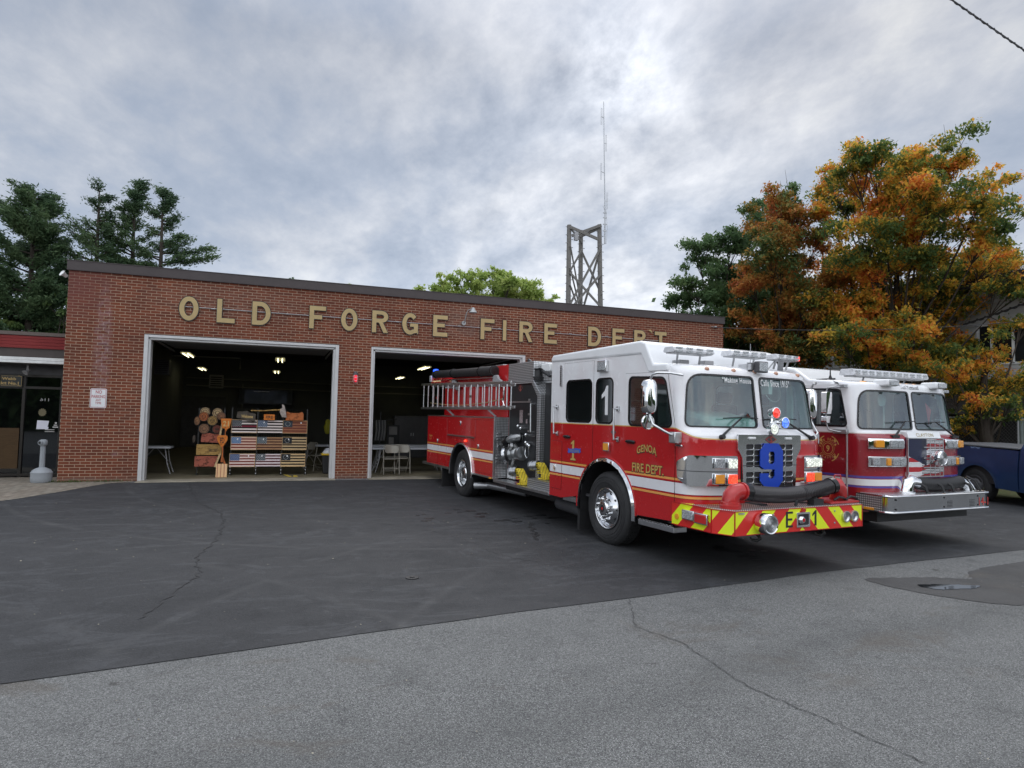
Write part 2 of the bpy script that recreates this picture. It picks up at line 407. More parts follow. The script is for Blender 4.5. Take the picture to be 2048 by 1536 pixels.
# ---------------------------------------------------------------- ground
KN = [(-400, -.26), (-20, -.25), (-10, -.235), (-8.25, -.222), (-5, -.205), (-2.6, -.178), (-1.2, -.09), (-.32, -.018), (0, -.012), (1.5, -.02), (400, -.1)]
def zg(y, x=0):
    for (a, za), (b, zb) in zip(KN, KN[1:]):
        if y <= b: return za + (zb - za) * (y - a) / (b - a)
    return KN[-1][1]
ROWS = [k[0] for k in KN[1:-1]]
def gsheet(name, poly, mat, off, step=None):
    mb = MB(); mb.sheet(poly, rows=ROWS, step=step, fmap=lambda u, v, d: (u, v, zg(v) + off)); o = mb.build(name, mat, smooth=0)
    return tag(o, kind='structure')
def asphalt(name, base, agg, patch, rough, crack=.5, worn=None, spk=230., tracks=0.):
    m = NM(name); g = m.noise(spk, 3, .7); g2 = m.noise(spk*.35, 3, .6); big = m.noise(.35, 5, .6); mid = m.noise(2.2, 6, .65)
    c = m.mix(m.ramp(g, [(.35, 0.), (.7, 1.)]), base, agg)
    c = m.mix(m.ramp(g2, [(.42, .0), (.75, .5)]), c, tuple(x*.55 for x in base))
    vp = m.n('ShaderNodeTexVoronoi', {'Scale': spk*1.9}); m.L.new(m.tc(), vp.inputs[0]); vc = m.n('ShaderNodeSeparateColor', {0: vp.outputs['Color']}).outputs[0]
    c = m.mix(m.M('MULTIPLY', m.M('GREATER_THAN', vc, .86), m.M('LESS_THAN', vp.outputs[0], .42)), c, tuple(min(1, x*1.6) for x in agg)); c = m.mix(m.M('MULTIPLY', m.M('LESS_THAN', vc, .16), .8), c, tuple(x*.45 for x in base))
    c = m.mix(m.ramp(big, [(.35, 0.), (.68, patch)]), c, worn or tuple(x*1.5 for x in agg))
    c = m.mix(m.ramp(mid, [(.5, 0.), (.75, .35)]), c, tuple(x*.7 for x in base))
    if tracks:      # pale scuffed tyre arcs
        t = m.noise(1.1, 7, .7, m.map((.55, 1.25, 1), (0, 0, R(35))), 2.2); c = m.mix(m.ramp(t, [(.53, 0.), (.60, tracks), (.63, 0.), (.7, tracks*.5), (.74, 0.)]), c, tuple(x*2.2 for x in agg))
        t = m.noise(6, 6, .75, None, .6); c = m.mix(m.ramp(t, [(.62, 0.), (.76, .35)]), c, (.13, .13, .13))
    xx = m.xyz()
    if tracks:      # faint pale arcs left by turning tyres
        for cx, cy, r, wdt, st in ((8.5, 1.0, 9.3, .10, .30), (8.5, 1.0, 7.2, .10, .25), (14.0, -16.0, 9.6, .09, .3), (14.0, -16.0, 11.6, .09, .22), (-3.0, -15.0, 9.5, .11, .28), (-3.0, -15.0, 7.5, .11, .2), (4.5, -20.0, 13.0, .08, .22), (5.0, 6.0, 11.5, .12, .2)):
            rr = m.M('SQRT', m.M('ADD', m.M('POWER', m.M('SUBTRACT', xx[0], cx), 2.), m.M('POWER', m.M('SUBTRACT', xx[1], cy), 2.)))
            f = m.M('SUBTRACT', 1., m.M('DIVIDE', m.M('ABSOLUTE', m.M('SUBTRACT', rr, r)), wdt), clamp=True); f = m.M('MULTIPLY', f, m.ramp(mid, [(.42, 0.), (.6, st)])); c = m.mix(f, c, (.10, .10, .10))
    else:
        vd = m.M('SUBTRACT', m.M('MULTIPLY', xx[1], .994), m.M('MULTIPLY', xx[0], .107)); bn = m.ramp(m.M('FRACT', m.M('ADD', m.M('MULTIPLY', vd, .42), m.M('MULTIPLY', m.noise(.5, 3), .5))), [(.0, 0.), (.3, .0), (.5, .28), (.7, .0), (1., 0.)])
        c = m.mix(bn, c, tuple(x*.8 for x in base)); st_ = m.noise(.9, 5, .65, m.map((1, 1.6, 1), (0, 0, .1), (7, 3, 0)), .6); c = m.mix(m.ramp(st_, [(.58, 0.), (.70, .45)]), c, (.085, .070, .055)); st_ = m.noise(3.1, 4, .6, m.map((1, 1, 1), (0, 0, 0), (2, 9, 0))); c = m.mix(m.ramp(st_, [(.68, 0.), (.73, .7)]), c, (.035, .033, .03))
    v = m.n('ShaderNodeTexVoronoi', {'Scale': spk*.5}, feature='F1'); m.L.new(m.tc(), v.inputs[0])
    h = m.M('ADD', m.M('MULTIPLY', v.outputs[0], .6), m.M('MULTIPLY', g, .6))
    m.P(c, m.ramp(mid, [(.3, rough*.82), (.7, rough)]), 0, .35); m.bump(h, crack, .006); return m.m
MT['street'] = asphalt('road_asphalt', (.058, .060, .060), (.245, .248, .243), .35, .95, .9, (.14, .141, .138), 95.)
MT['apron'] = asphalt('dark_asphalt', (.0185, .019, .0205), (.050, .052, .056), .4, .84, .5, (.046, .047, .050), 130., .22)
MT['patch'] = asphalt('damp_asphalt', (.03, .03, .031), (.065, .065, .066), .3, .7, .5, None, 150.)
ground = gsheet('street', [(-400, -400), (400, -400), (400, 400), (-400, 400)], MT['street'], 0)
def jag(pts, amp, seed, step=.35):
    rnd = random.Random(seed); o = []
    for a, b in zip(pts, pts[1:]):
        k = max(1, int(math.dist(a, b)/step))
        for i in range(k): t = i/k; o.append((a[0]+(b[0]-a[0])*t + rnd.uniform(-amp, amp), a[1]+(b[1]-a[1])*t + rnd.uniform(-amp, amp)))
    o.append(pts[-1]); return o
edge = jag([(-60, -13.4), (0, -12.0), (2.9, -11.65), (4.1, -11.5), (6.76, -11.11), (8.38, -10.95), (11.6, -10.56), (15.4, -10.31), (19, -10.15), (40, -9.6)], .012, 4, .5)
gsheet('driveway', edge + [(40, -6.6), (22, -5.9), (18.3, -3.5), (18.3, -.34), (1.05, -.34), (.55, -1.0), (-.1, -1.9), (-1.0, -2.7), (-3, -4.1), (-60, -8)], MT['apron'], .006)
def pavers():
    m = NM('brick_pavers'); v = m.map((1, 1, 1), (0, 0, R(38)))
    b = m.n('ShaderNodeTexBrick', {'Scale': 1., 'Mortar Size': .006, 'Brick Width': .22, 'Row Height': .11, 'Color1': (.19, .155, .12, 1), 'Color2': (.27, .235, .19, 1), 'Mortar': (.045, .045, .035, 1), 'Bias': 0.}); m.L.new(v, b.inputs[0])
    c = m.mix(m.ramp(m.noise(1.5, 5), [(.35, 0.), (.7, .6)]), b.outputs[0], (.12, .115, .09)); m.P(c, .9); m.bump(b.outputs[1], -.5, .008); return m.m
gsheet('sidewalk', [(-30, 1.4), (-30, -18), (-9, -8.4), (-3, -4.2), (-1.0, -2.78), (-.1, -1.97), (.55, -1.06), (1.03, -.4), (1.5, -.18), (1.5, .0), (0, .0), (0, 1.4)], pavers(), .009)
def soil():
    m = NM('worn_grass_soil'); c = m.mix(m.ramp(m.noise(5, 7, .7), [(.4, 0.), (.6, 1.)]), (.12, .10, .045), (.07, .10, .03)); m.P(c, .95); m.bump(m.noise(40, 5), .6, .02); return m.m
gsheet('lawn', [(19.2, -3.4), (22.3, -5.7), (40, -6.4), (60, -6), (60, 12), (19.2, 12)], soil(), .012)
# puddle and damp patch in the road
pd = rpoly([(11.3, -10.99), (12.2, -11.18), (12.62, -11.42), (12.95, -11.12), (13.4, -11.0), (14.4, -10.88), (16, -11.0), (15.6, -11.6), (14.2, -12.0), (12.8, -11.78), (13.0, -12.1), (12.6, -12.3), (12.0, -12.36), (11.75, -12.22), (11.45, -11.82), (11.25, -11.3)], .12, 3)
gsheet('damp_patch', jag(pd, .022, 31, .07), MT['patch'], .005)
mw = NM('still_water'); mw.P((.02, .022, .024), .03, 0, .8)
gsheet('puddle', jag(rpoly([(11.66, -11.42), (11.95, -11.48), (12.4, -11.66), (12.2, -11.74), (11.98, -11.70), (11.74, -11.67), (11.62, -11.52)], .06, 4), .014, 12, .05), mw.m, .010)
def ribbon(name, pts, wd, mat, off, seed, amp=.03, step=.12):
    rnd = random.Random(seed); c = jag(pts, amp, seed, step); l = []; r = []
    for i, p in enumerate(c):
        a = Vector(c[max(i-1, 0)]); b = Vector(c[min(i+1, len(c)-1)]); d = (b-a).normalized(); n = Vector((-d.y, d.x)); h = wd*rnd.uniform(.25, 1.)*.5
        l.append(tuple(Vector(p)+n*h)); r.append(tuple(Vector(p)-n*h))
    mb = MB(); V = [(x, y, zg(y)+off) for x, y in l+r]; k = len(c)
    mb.add(V, [(i, i+1, i+1+k, i+k) for i in range(k-1)]); o = mb.build(name, mat, smooth=0); return tag(o, kind='structure')
crk = simple('crack_tar', (.012, .012, .012), .9, var=.2)
crl2 = simple('worn_crack', (.026, .026, .027), .9, var=.2)
crl = simple('fine_crack', (.055, .055, .055), .9, var=.2)
ribbon('pavement_crack', [(8.83, -6.38), (8.62, -6.9), (8.5, -7.4), (8.33, -7.9)], .085, crk, .012, 1, .05, .1)
ribbon('pavement_crack', [(2.7, -.6), (2.95, -1.8), (3.15, -2.84), (3.7, -4.3), (3.8, -4.9), (3.84, -6.74), (3.7, -8.0), (3.84, -8.9), (3.5, -10.4)], .022, crl2, .012, 2, .04, .08)
ribbon('pavement_crack', [(8.1, -11.0), (7.69, -11.8), (7.85, -12.3), (7.78, -13.2), (7.95, -13.86), (8.05, -14.4), (8.2, -15)], .011, crl, .006, 3, .016, .045)
ribbon('pavement_crack', [(5.3, -5.2), (6.3, -5.9), (7.2, -7.2), (7.5, -8.8), (8.6, -10.4)], .012, crl, .012, 5, .05)
# oil marks, an iron disc, grit and fallen leaves on the apron
oil = simple('oil_stain', (.016, .016, .017), .45, var=.3)
rnd = random.Random(8)
mb = MB()
for (x, y, r, k) in ((7.9, -5.1, .9, 16), (10.9, -9.3, .5, 10), (8.9, -6.0, .6, 10), (11.2, -8.2, .9, 10)):
    for i in range(k):
        cx, cy = x + rnd.gauss(0, r*.5), y + rnd.gauss(0, r*.45); rr = rnd.uniform(.02, .13); n = 9
        mb.add([(cx + rr*rnd.uniform(.6, 1.3)*math.cos(2*PI*j/n), cy + rr*.6*rnd.uniform(.6, 1.3)*math.sin(2*PI*j/n), 0) for j in range(n)], [tuple(range(n))])
mb.v = [(x, y, zg(y)+.0105) for x, y, z in mb.v]
tag(mb.build('oil_stains', oil, smooth=0, fixn=False), kind='structure')
mb = MB(); mb.cyl((6.10, -9.60, zg(-9.6)-.02), (6.10, -9.60, zg(-9.6)+.016), .075, n=20); mb.cyl((6.10, -9.6, zg(-9.6)+.016), (6.10, -9.6, zg(-9.6)+.024), .03, n=6)
tag(mb.build('valve_cover', MT['black']), 'small round black iron valve cover set in the dark asphalt', 'valve cover')
mb = MB()
for i in range(900):
    x = rnd.uniform(-2, 18); y = rnd.uniform(-14.5, -.6); s = rnd.uniform(.004, .013)*(1 if y > -9 else .6); a = rnd.uniform(0, 6.3); z = zg(y)+.012
    mb.add([(x+s*math.cos(a+t), y+s*math.sin(a+t), z+s*.6*(t == 4)) for t in (0, 1.9, 4, 5)], [(0, 1, 2, 3)])
tag(mb.build('pavement_grit', simple('pale_grit', (.25, .23, .18), .9, var=.5, vs=3), smooth=0, fixn=False), 'pale grit and tiny leaf scraps scattered on the asphalt', 'grit', kind='stuff')

# ---------------------------------------------------------------- fire station
def brick():
    m = NM('red_brick'); x = m.xyz(); u = m.M('ADD', x[0], x[1]); cb = m.n('ShaderNodeCombineXYZ', {0: m.M('ADD', u, .10), 1: m.M('ADD', x[2], .026)}).outputs[0]
    b = m.n('ShaderNodeTexBrick', {'Scale': 1., 'Mortar Size': .0055, 'Mortar Smooth': .15, 'Brick Width': .2085, 'Row Height': .06775, 'Bias': -.1, 'Color1': (.175, .048, .023, 1), 'Color2': (.088, .027, .016, 1), 'Mortar': (.43, .33, .24, 1)}); m.L.new(cb, b.inputs[0])
    c = b.outputs[0]
    rough = m.noise(55, 4, .7); c = m.mix(m.ramp(rough, [(.35, 0.), (.75, .35)]), c, (.26, .11, .08))
    big = m.noise(.8, 5, .6); c = m.mix(m.ramp(big, [(.42, 0.), (.72, .35)]), c, (.07, .025, .022))
    # weathered upper left corner: dirty red mortar; pale lime bloom running down beside the sign; grey bloom near the lamp
    def blob(cx, cz, rx, rz, soft=.9):
        d = m.M('ADD', m.M('POWER', m.M('ABSOLUTE', m.M('DIVIDE', m.M('SUBTRACT', x[0], cx), rx)), 2.), m.M('POWER', m.M('ABSOLUTE', m.M('DIVIDE', m.M('SUBTRACT', x[2], cz), rz)), 2.))
        return m.M('MULTIPLY', m.M('SUBTRACT', 1., d, clamp=True), soft)
    dirty = m.M('MULTIPLY', blob(.1, 4.7, 1.0, 1.3), m.ramp(m.noise(2.5, 5), [(.3, .6), (.6, 1.)]), clamp=True); c = m.mix(m.M('MULTIPLY', dirty, .75), c, (.14, .055, .052))
    bl = m.M('MULTIPLY', m.M('ADD', blob(.74, 3.0, .22, 1.7), blob(1.12, .62, .14, .12, .5)), m.ramp(m.noise(9, 6, .7), [(.42, 0.), (.62, 1.)]), clamp=True); c = m.mix(m.M('MULTIPLY', bl, .5), c, (.36, .27, .30))
    bl2 = m.M('MULTIPLY', m.M('ADD', blob(9.4, 4.25, .9, .55), blob(3.4, 4.3, 2.4, .5, .4)), m.ramp(m.noise(7, 6, .7), [(.35, 0.), (.65, 1.)]), clamp=True); c = m.mix(m.M('MULTIPLY', bl2, .6), c, (.19, .155, .135))
    base = m.M('MULTIPLY', m.M('LESS_THAN', x[2], .09), m.ramp(m.noise(5, 5), [(.35, .2), (.6, .8)])); c = m.mix(m.M('MULTIPLY', base, .6), c, (.17, .13, .11))
    m.P(c, .92, 0, .15); m.bump(m.M('ADD', m.M('MULTIPLY', b.outputs[1], -1.), m.M('MULTIPLY', rough, .3)), .55, .006); return m.m
BR = brick()
st = empty('fire_station', (0, 0, 0), 0, 'low red brick fire station with two open truck bays and flat brown roof edge', 'fire station')
U1, U2, U3, U4, UE, DH, ZB = 1.57, 5.98, 6.80, 11.11, 17.90, 3.40, 4.80
mb = MB(); mb.prism([(0, -.3), (U1, -.3), (U1, DH), (U2, DH), (U2, -.3), (U3, -.3), (U3, DH), (U4, DH), (U4, -.3), (UE, -.3), (UE, ZB), (0, ZB)], 0, .3)
mb.build('front_wall', BR, st, smooth=0)
mb = MB(); mb.box(0, .3, .3, 16.5, -.3, ZB); mb.build('side_wall', BR, st, smooth=0)
mb = MB(); mb.box(UE-.3, UE, .3, 16.5, -.3, ZB); mb.build('side_wall', BR, st, smooth=0)
fas = simple('brown_fascia', (.050, .040, .040), .45, .3, var=.1, vs=2)
mb = MB(); mb.box(-.03, UE+.03, -.045, .0, ZB-.01, 4.985); mb.box(-.05, UE+.05, -.06, 0, 4.985, 5.0); mb.box(-.035, UE+.035, -.05, 0, ZB-.028, ZB-.012)
mb.box(-.045, 0, 0, 16.5, ZB-.01, 5.0); mb.box(UE, UE+.045, 0, 16.5, ZB-.01, 5.0); mb.build('roof_fascia', fas, st, smooth=0)
mb = MB(); mb.box(0, UE, 0, 16.5, ZB, 4.96); mb.build('roof', simple('roof_membrane', (.08, .08, .08), .9), st, smooth=0)
frm = simple('painted_steel_frame', (.50, .50, .50), .45, .1, var=.06, vs=3)
for a, b in ((U1, U2), (U3, U4)):
    mb = MB()
    for s, x in ((1, a), (-1, b)):
        w1 = .085 if not (s == 1 and a == U3) else .05
        xs = sorted((x, x+s*w1)); mb.box(xs[0], xs[1], -.014, .09, -.02, DH)
        xs = sorted((x+s*w1, x+s*(w1+.05))); mb.box(xs[0], xs[1], .03, .3, -.01, DH-.09)
    mb.box(a+.085 if a != U3 else a+.05, b-.085, -.012, .09, DH-.06, DH); mb.box(a+.1, b-.1, .03, .3, DH-.11, DH-.065)
    mb.build('door_frame', frm, st, smooth=0, bevel=.004)
    mb = MB(); mb.box(a, b, -.004, .004, DH, DH+.02); mb.build('lintel_flashing', fas, st, smooth=0)
mb = MB()
for a, b in ((U1, U2), (U3, U4)):                              # raised sectional doors under the ceiling
    mb = MB()
    for k in range(6): mb.box(a+.12, b-.12, .42+k*.56, .95+k*.56, DH-.02+k*.012, DH+.03+k*.012)
    for s in (a+.08, b-.08): mb.box(s-.02, s+.02, .35, 4.0, DH-.05, DH-.01)
    mb.build('raised_overhead_door', simple('door_panel', (.26, .26, .27), .6, var=.06), st, smooth=0)
conc = simple('stained_concrete', (.24, .215, .165), .85, var=.3, vs=2.5, bump=.3)
flo = simple('worn_floor', (.15, .13, .085), .55, var=.35, vs=1.5)
mb = MB()
for a, b in ((U1, U2), (U3, U4)): mb.box(a, b, -.30, .32, -.12, .0)
mb.build('concrete_threshold', conc, st, smooth=0, bevel=.01)
mb = MB(); mb.box(.3, UE-.3, .32, 16.2, -.12, -.002); mb.build('floor', flo, st, smooth=0)
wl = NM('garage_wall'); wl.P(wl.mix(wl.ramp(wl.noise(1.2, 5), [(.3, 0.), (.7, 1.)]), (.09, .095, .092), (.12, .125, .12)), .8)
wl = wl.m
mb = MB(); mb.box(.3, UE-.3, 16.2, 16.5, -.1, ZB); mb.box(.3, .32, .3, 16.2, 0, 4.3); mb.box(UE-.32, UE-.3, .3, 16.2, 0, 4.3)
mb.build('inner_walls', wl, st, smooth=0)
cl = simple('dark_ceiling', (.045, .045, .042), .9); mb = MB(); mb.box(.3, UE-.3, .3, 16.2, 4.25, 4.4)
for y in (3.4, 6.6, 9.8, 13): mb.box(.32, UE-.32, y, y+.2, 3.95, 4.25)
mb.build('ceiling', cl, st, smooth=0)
mb = MB()
for y, z in ((15.9, 3.1), (15.9, 2.75)): mb.tube([(.5, y, z+.1), (8, y, z), (17, y, z)], .03, 6)
mb.tube([(1.0, 8, 3.56), (3.2, 8, 3.58), (3.2, 8, 3.2)], .02, 6); mb.tube([(2.9, 16, 3.0), (2.9, 16, 1.0)], .03, 6)
mb.build('ceiling_pipes', simple('pale_pipe', (.2, .2, .19), .5), st)
mb = MB(); mb.box(6.45, 6.75, 8.2, 8.5, 0, 4.25); mb.box(8.0, 8.2, 15.6, 16.1, 0, 4.25); mb.split('steel_column', simple('column_paint', (.07, .07, .075), .6), st, smooth=0)
mb = MB(); mb.box(.2, 2.2, 16.1, 16.19, 0, 2.35); mb.build('back_door', MT['dgrey'], st, smooth=0)
MT['floormark'] = simple('yellow_floor_paint', (.5, .36, .05), .6, var=.3, vs=10)
mb = MB(); mb.add([(4.75, 1.2, .002), (4.85, 1.2, .002), (4.97, .55, .002), (4.87, .55, .002)], [(0, 1, 2, 3)]); mb.box(5.0, 5.1, .5, .95, .0, .003)
mb.build('floor_marking', MT['floormark'], st, smooth=0)
# gold letters
goldp = simple('gold_painted_sheet', (.40, .295, .135), .6, var=.08, vs=5)
lets = [('O', 2.27, 2.685, 1), ('L', 3.09, 3.49, 1), ('D', 3.88, 4.302, 1), ('F', 5.225, 5.62, 2), ('O', 6.004, 6.412, 2), ('R', 6.79, 7.204, 2), ('G', 7.58, 8.0, 2), ('E', 8.415, 8.812, 2),
        ('F', 9.755, 10.153, 3), ('I', 10.408, 10.508, 3), ('R', 10.90, 11.301, 3), ('E', 11.667, 12.059, 3), ('D', 13.066, 13.493, 4), ('E', 13.872, 14.275, 4), ('P', 14.617, 15.011, 4), ('T', 15.339, 15.756, 4)]
wd = {1: 'first word', 2: 'second word', 3: 'third word', 4: 'fourth word'}
def stroke_letter(ch, W, H, t):
    """block capital as polygons in [0,W]x[0,H]"""
    def arc(cx, cy, rx, ry, a0, a1, n=14): return [(cx+rx*math.cos(R(a0+(a1-a0)*i/n)), cy+ry*math.sin(R(a0+(a1-a0)*i/n))) for i in range(n+1)]
    if ch == 'O': return arc(W/2, H/2, W/2, H/2, 0, 360, 32)[:-1], [arc(W/2, H/2, W/2-t, H/2-t, 0, 360, 32)[:-1]]
    if ch == 'I': return [(0, 0), (W, 0), (W, H), (0, H)], []
    if ch == 'L': return [(0, 0), (W, 0), (W, t), (t, t), (t, H), (0, H)], []
    if ch == 'F': return [(0, 0), (t, 0), (t, H*.42), (W*.78, H*.42), (W*.78, H*.42+t*.95), (t, H*.42+t*.95), (t, H-t), (W, H-t), (W, H), (0, H)], []
    if ch == 'E': return [(0, 0), (W, 0), (W, t), (t, t), (t, H*.44), (W*.8, H*.44), (W*.8, H*.44+t*.9), (t, H*.44+t*.9), (t, H-t), (W, H-t), (W, H), (0, H)], []
    if ch == 'T': return [(W/2-t/2, 0), (W/2+t/2, 0), (W/2+t/2, H-t), (W, H-t), (W, H), (0, H), (0, H-t), (W/2-t/2, H-t)], []
    if ch == 'D': return [(0, 0)] + arc(W*.45, H/2, W*.55, H/2, -90, 90) + [(0, H)], [[(t, t)] + arc(W*.45, H/2, W*.55-t, H/2-t, -90, 90) + [(t, H-t)]]
    if ch in 'PR':
        b = H*.46; r = (H-b)/2
        out = [(0, 0), (t, 0), (t, b)]
        if ch == 'R': out += [(W*.42, b), (W-t*1.05, 0), (W, 0), (W*.68, b)]
        out += arc(W-r*1.15, b+r, r*1.15, r, -85, 90) + [(0, H)]
        return out, [[(t, b+t*.9)] + arc(W-r*1.15, b+r, r*1.15-t, r-t*.9, -90, 90) + [(t, H-t*.9)]]
    if ch == 'G':
        o = arc(W/2, H/2, W/2, H/2, 42, 300, 26); i = arc(W/2, H/2, W/2-t, H/2-t, 300, 38, 26)
        return o + [(W-.02, H*.10), (W-.02, 0.02), (W, .02), (W, H*.52), (W*.5, H*.52), (W*.5, H*.52-t*.8), (W-t, H*.52-t*.8), (W-t, H*.25)] + i, []
occ = {}
for ch, x0, x1, wdn in lets:
    top, bot = 4.365, 3.79
    k = (ch, wdn); cnt = occ.get(k, 0); occ[k] = cnt + 1
    mb = MB(); out, holes = stroke_letter(ch, x1-x0, top-bot, .108)
    mb.sheet(out, holes, fmap=lambda u, v, d: (x0+u, -.045+d, bot+v), thick=.004)
    mb.mi = 1; mb.sheet(ring(out, .019), [ring(h, -.014) for h in holes], fmap=lambda u, v, d: (x0+u, -.041+d, bot+v), thick=.03)
    if ch == 'D' and wdn == 4 or ch in 'EPT' and wdn == 4: pass
    word = {1: 'OLD', 2: 'FORGE', 3: 'FIRE', 4: 'DEPT'}[wdn]
    tag(mb.build('sign_letter', [goldp, MT['black']], smooth=0), 'gold capital %s with black edge in the word %s on the brick wall' % (ch, word), 'sign letter', 'gold letters above the truck bays')
mb = MB(); mb.sheet(rpoly([(0, .03), (.06, .07), (.11, .05), (.17, -.05), (.13, -.05), (.08, .0), (.02, .0)], .02, 2), fmap=lambda u, v, d: (15.12+u*.8, -.045+d, 4.36+v*.8), thick=.03)
tag(mb.build('sign_apostrophe', goldp), 'small gold apostrophe tilted between the letters P and T on the brick wall', 'sign letter', 'gold letters above the truck bays')
# conduit behind the letters, gooseneck lamp, alarm lamp, sign, flood lamps, insulator
mb = MB(); mb.tube([(2.37, -.025, 4.118), (9.4, -.025, 4.105), (15.5, -.025, 4.085)], .011, 6)
for x in (3.0, 4.7, 7.45, 9.15, 10.3, 12.5, 13.7): mb.cyl((x-.04, -.025, 4.108), (x+.04, -.025, 4.108), .017, n=8)
tag(mb.build('conduit', simple('galvanised_pipe', (.33, .33, .33), .5, .6)), 'thin grey steel conduit running behind the gold letters along the brick wall', 'conduit')
lm = empty('gooseneck_lamp', (9.27, 0, 4.2), 0, 'grey gooseneck barn lamp on the brick between the words FORGE and FIRE', 'wall lamp')
gal = simple('weathered_zinc', (.33, .34, .34), .5, .5)
mb = MB(); mb.cyl((0, 0, 0), (0, -.05, 0), .06, n=14); mb.tube([(0, -.04, 0), (0, -.12, .02), (.01, -.17, .12), (.02, -.2, .24), (.06, -.24, .33), (.13, -.29, .36), (.16, -.32, .34)], .014, 8); mb.build('arm', gal, lm)
mb = MB(); mb.lathe([(.02, .07), (.035, .06), (.05, .02), (.11, -.06), (.115, -.075), (.1, -.07), (.04, -.0)], (.17, -.33, .33), (0, 0, 1), 20); mb.build('lamp_shade', gal, lm)
al = empty('alarm_lamp', (6.41, 0, 2.41), 0, 'small lit red caged lamp on the brick pier between the bays', 'warning lamp')
mb = MB(); mb.lathe([(0, .31), (.045, .30), (.065, .27), (.065, .235), (0, .235)], (0, -.09, 0), (0, 0, 1), 18); mb.box(-.04, .04, -.05, 0, .25, .33); mb.build('lamp_base', MT['dgrey'], al)
mb = MB(); mb.lathe([(.04, .235), (.048, .2), (.048, .1), (.03, .06), (0, .05)], (0, -.09, 0), (0, 0, 1), 18)
mb.build('glass_globe', simple('red_lit_glass', (.35, .01, .02), .1, coat=.6, emit=(1, .01, .04), es=.55), al)
mb = MB(); mb.lathe([(0, .19), (.025, .17), (.03, .14), (.02, .11), (0, .1)], (0, -.09, 0), (0, 0, 1), 14); mb.build('bulb', simple('red_bulb', (1, .05, .1), .3, emit=(1, .05, .10), es=6.), al)
mb = MB()
for k in range(5):
    a = 2*PI*k/5 + .3; c, s_ = math.cos(a), math.sin(a); mb.tube([(.062*c, -.09+.062*s_, .24), (.062*c, -.09+.062*s_, .07), (.035*c, -.09+.035*s_, .015), (0, -.09, 0)], .004, 5)
for z in (.17, .09): mb.tube([(.063*math.cos(2*PI*j/14), -.09+.063*math.sin(2*PI*j/14), z) for j in range(14)], .004, 5, closed=True)
mb.build('wire_cage', MT['alu'], al)
sg = empty('no_parking_sign', (.71, 0, 1.66), 0, 'white sign with red words NO PARKING ANY TIME on the brick wall', 'sign')
mb = MB(); mb.sheet(rrect(-.163, .163, 0, .442, .035), fmap=lambda u, v, d: (u, -.012+d, v), thick=.006); mb.build('sign_plate', simple('sign_white', (.66, .67, .68), .5, var=.06), sg, smooth=0)
rdp = simple('sign_red', (.38, .02, .03), .5); mb = MB()
fm = lambda u, v, d: (u, -.0145+d, v)
mb.sheet(rrect(-.15, .15, .013, .429, .028), [rrect(-.142, .142, .021, .421, .022)], fmap=fm)
put_text(mb, 'NO', -.055, .065, .325, .400, fm, bold=.01); put_text(mb, 'PARKING', -.132, .132, .225, .295, fm, bold=.01)
put_text(mb, 'ANY', -.05, .055, .155, .203, fm, bold=.0); put_text(mb, 'TIME', -.06, .065, .088, .136, fm, bold=.0)
mb.build('sign_lettering', rdp, sg, smooth=0)
mb = MB(); mb.lathe([(0, .003), (.007, .0)], (0, -.015, .03), (0, -1, 0), 8); mb.lathe([(0, .003), (.007, .0)], (0, -.015, .418), (0, -1, 0), 8); mb.split('sign_bolt', MT['alud'], sg)
fl = empty('flood_lamp', (-.02, .3, 4.62), 0, 'white flood lamp on a stubby arm at the top left corner of the station', 'flood lamp')
mb = MB(); mb.cyl((.02, 0, 0), (-.06, -.02, .02), .03, n=10); mb.cyl((-.05, -.02, .02), (-.12, -.05, .06), .02, n=8); mb.build('arm', MT['dgrey'], fl)
mb = MB(); mb.lathe([(0, -.02), (.04, 0), (.045, .06), (.075, .12), (.07, .125), (0, .11)], (-.09, -.04, .045), (-.62, -.55, .45), 18); mb.build('lamp_head', MT['whitep'], fl)
ins = empty('wire_bracket', (17.56, 0, 4.64), 0, 'small grey wire bracket at the right end of the brick wall', 'wire bracket')
mb = MB(); mb.cyl((-.13, -.02, .02), (.08, -.05, 0), .012, n=8); mb.lathe([(.01, -.04), (.03, -.03), (.035, 0), (.02, .02), (.03, .04), (.01, .06)], (.0, -.05, .01), (1, -.1, 0), 12); mb.build('insulator', gal, ins)
# weeds at the foot of the wall
mb = MB(); rnd = random.Random(3)
for i in range(420):
    x = rnd.choice((rnd.gauss(.25, .18), rnd.gauss(1.0, .22), rnd.gauss(-.25, .1))); y = -.03 - abs(rnd.gauss(0, .05)); z = zg(y)+.008; h = rnd.uniform(.02, .075); a = rnd.uniform(0, 6.3); s = .008
    mb.add([(x-s*math.cos(a), y-s*math.sin(a), z), (x+s*math.cos(a), y+s*math.sin(a), z), (x+rnd.gauss(0, .025), y-rnd.uniform(0, .04), z+h)], [(0, 1, 2)])
tag(mb.build('weeds', simple('weed_green', (.09, .12, .04), .8, var=.4, vs=20), smooth=0, fixn=False), 'sparse low weeds along the foot of the brick wall', 'weeds', kind='stuff')

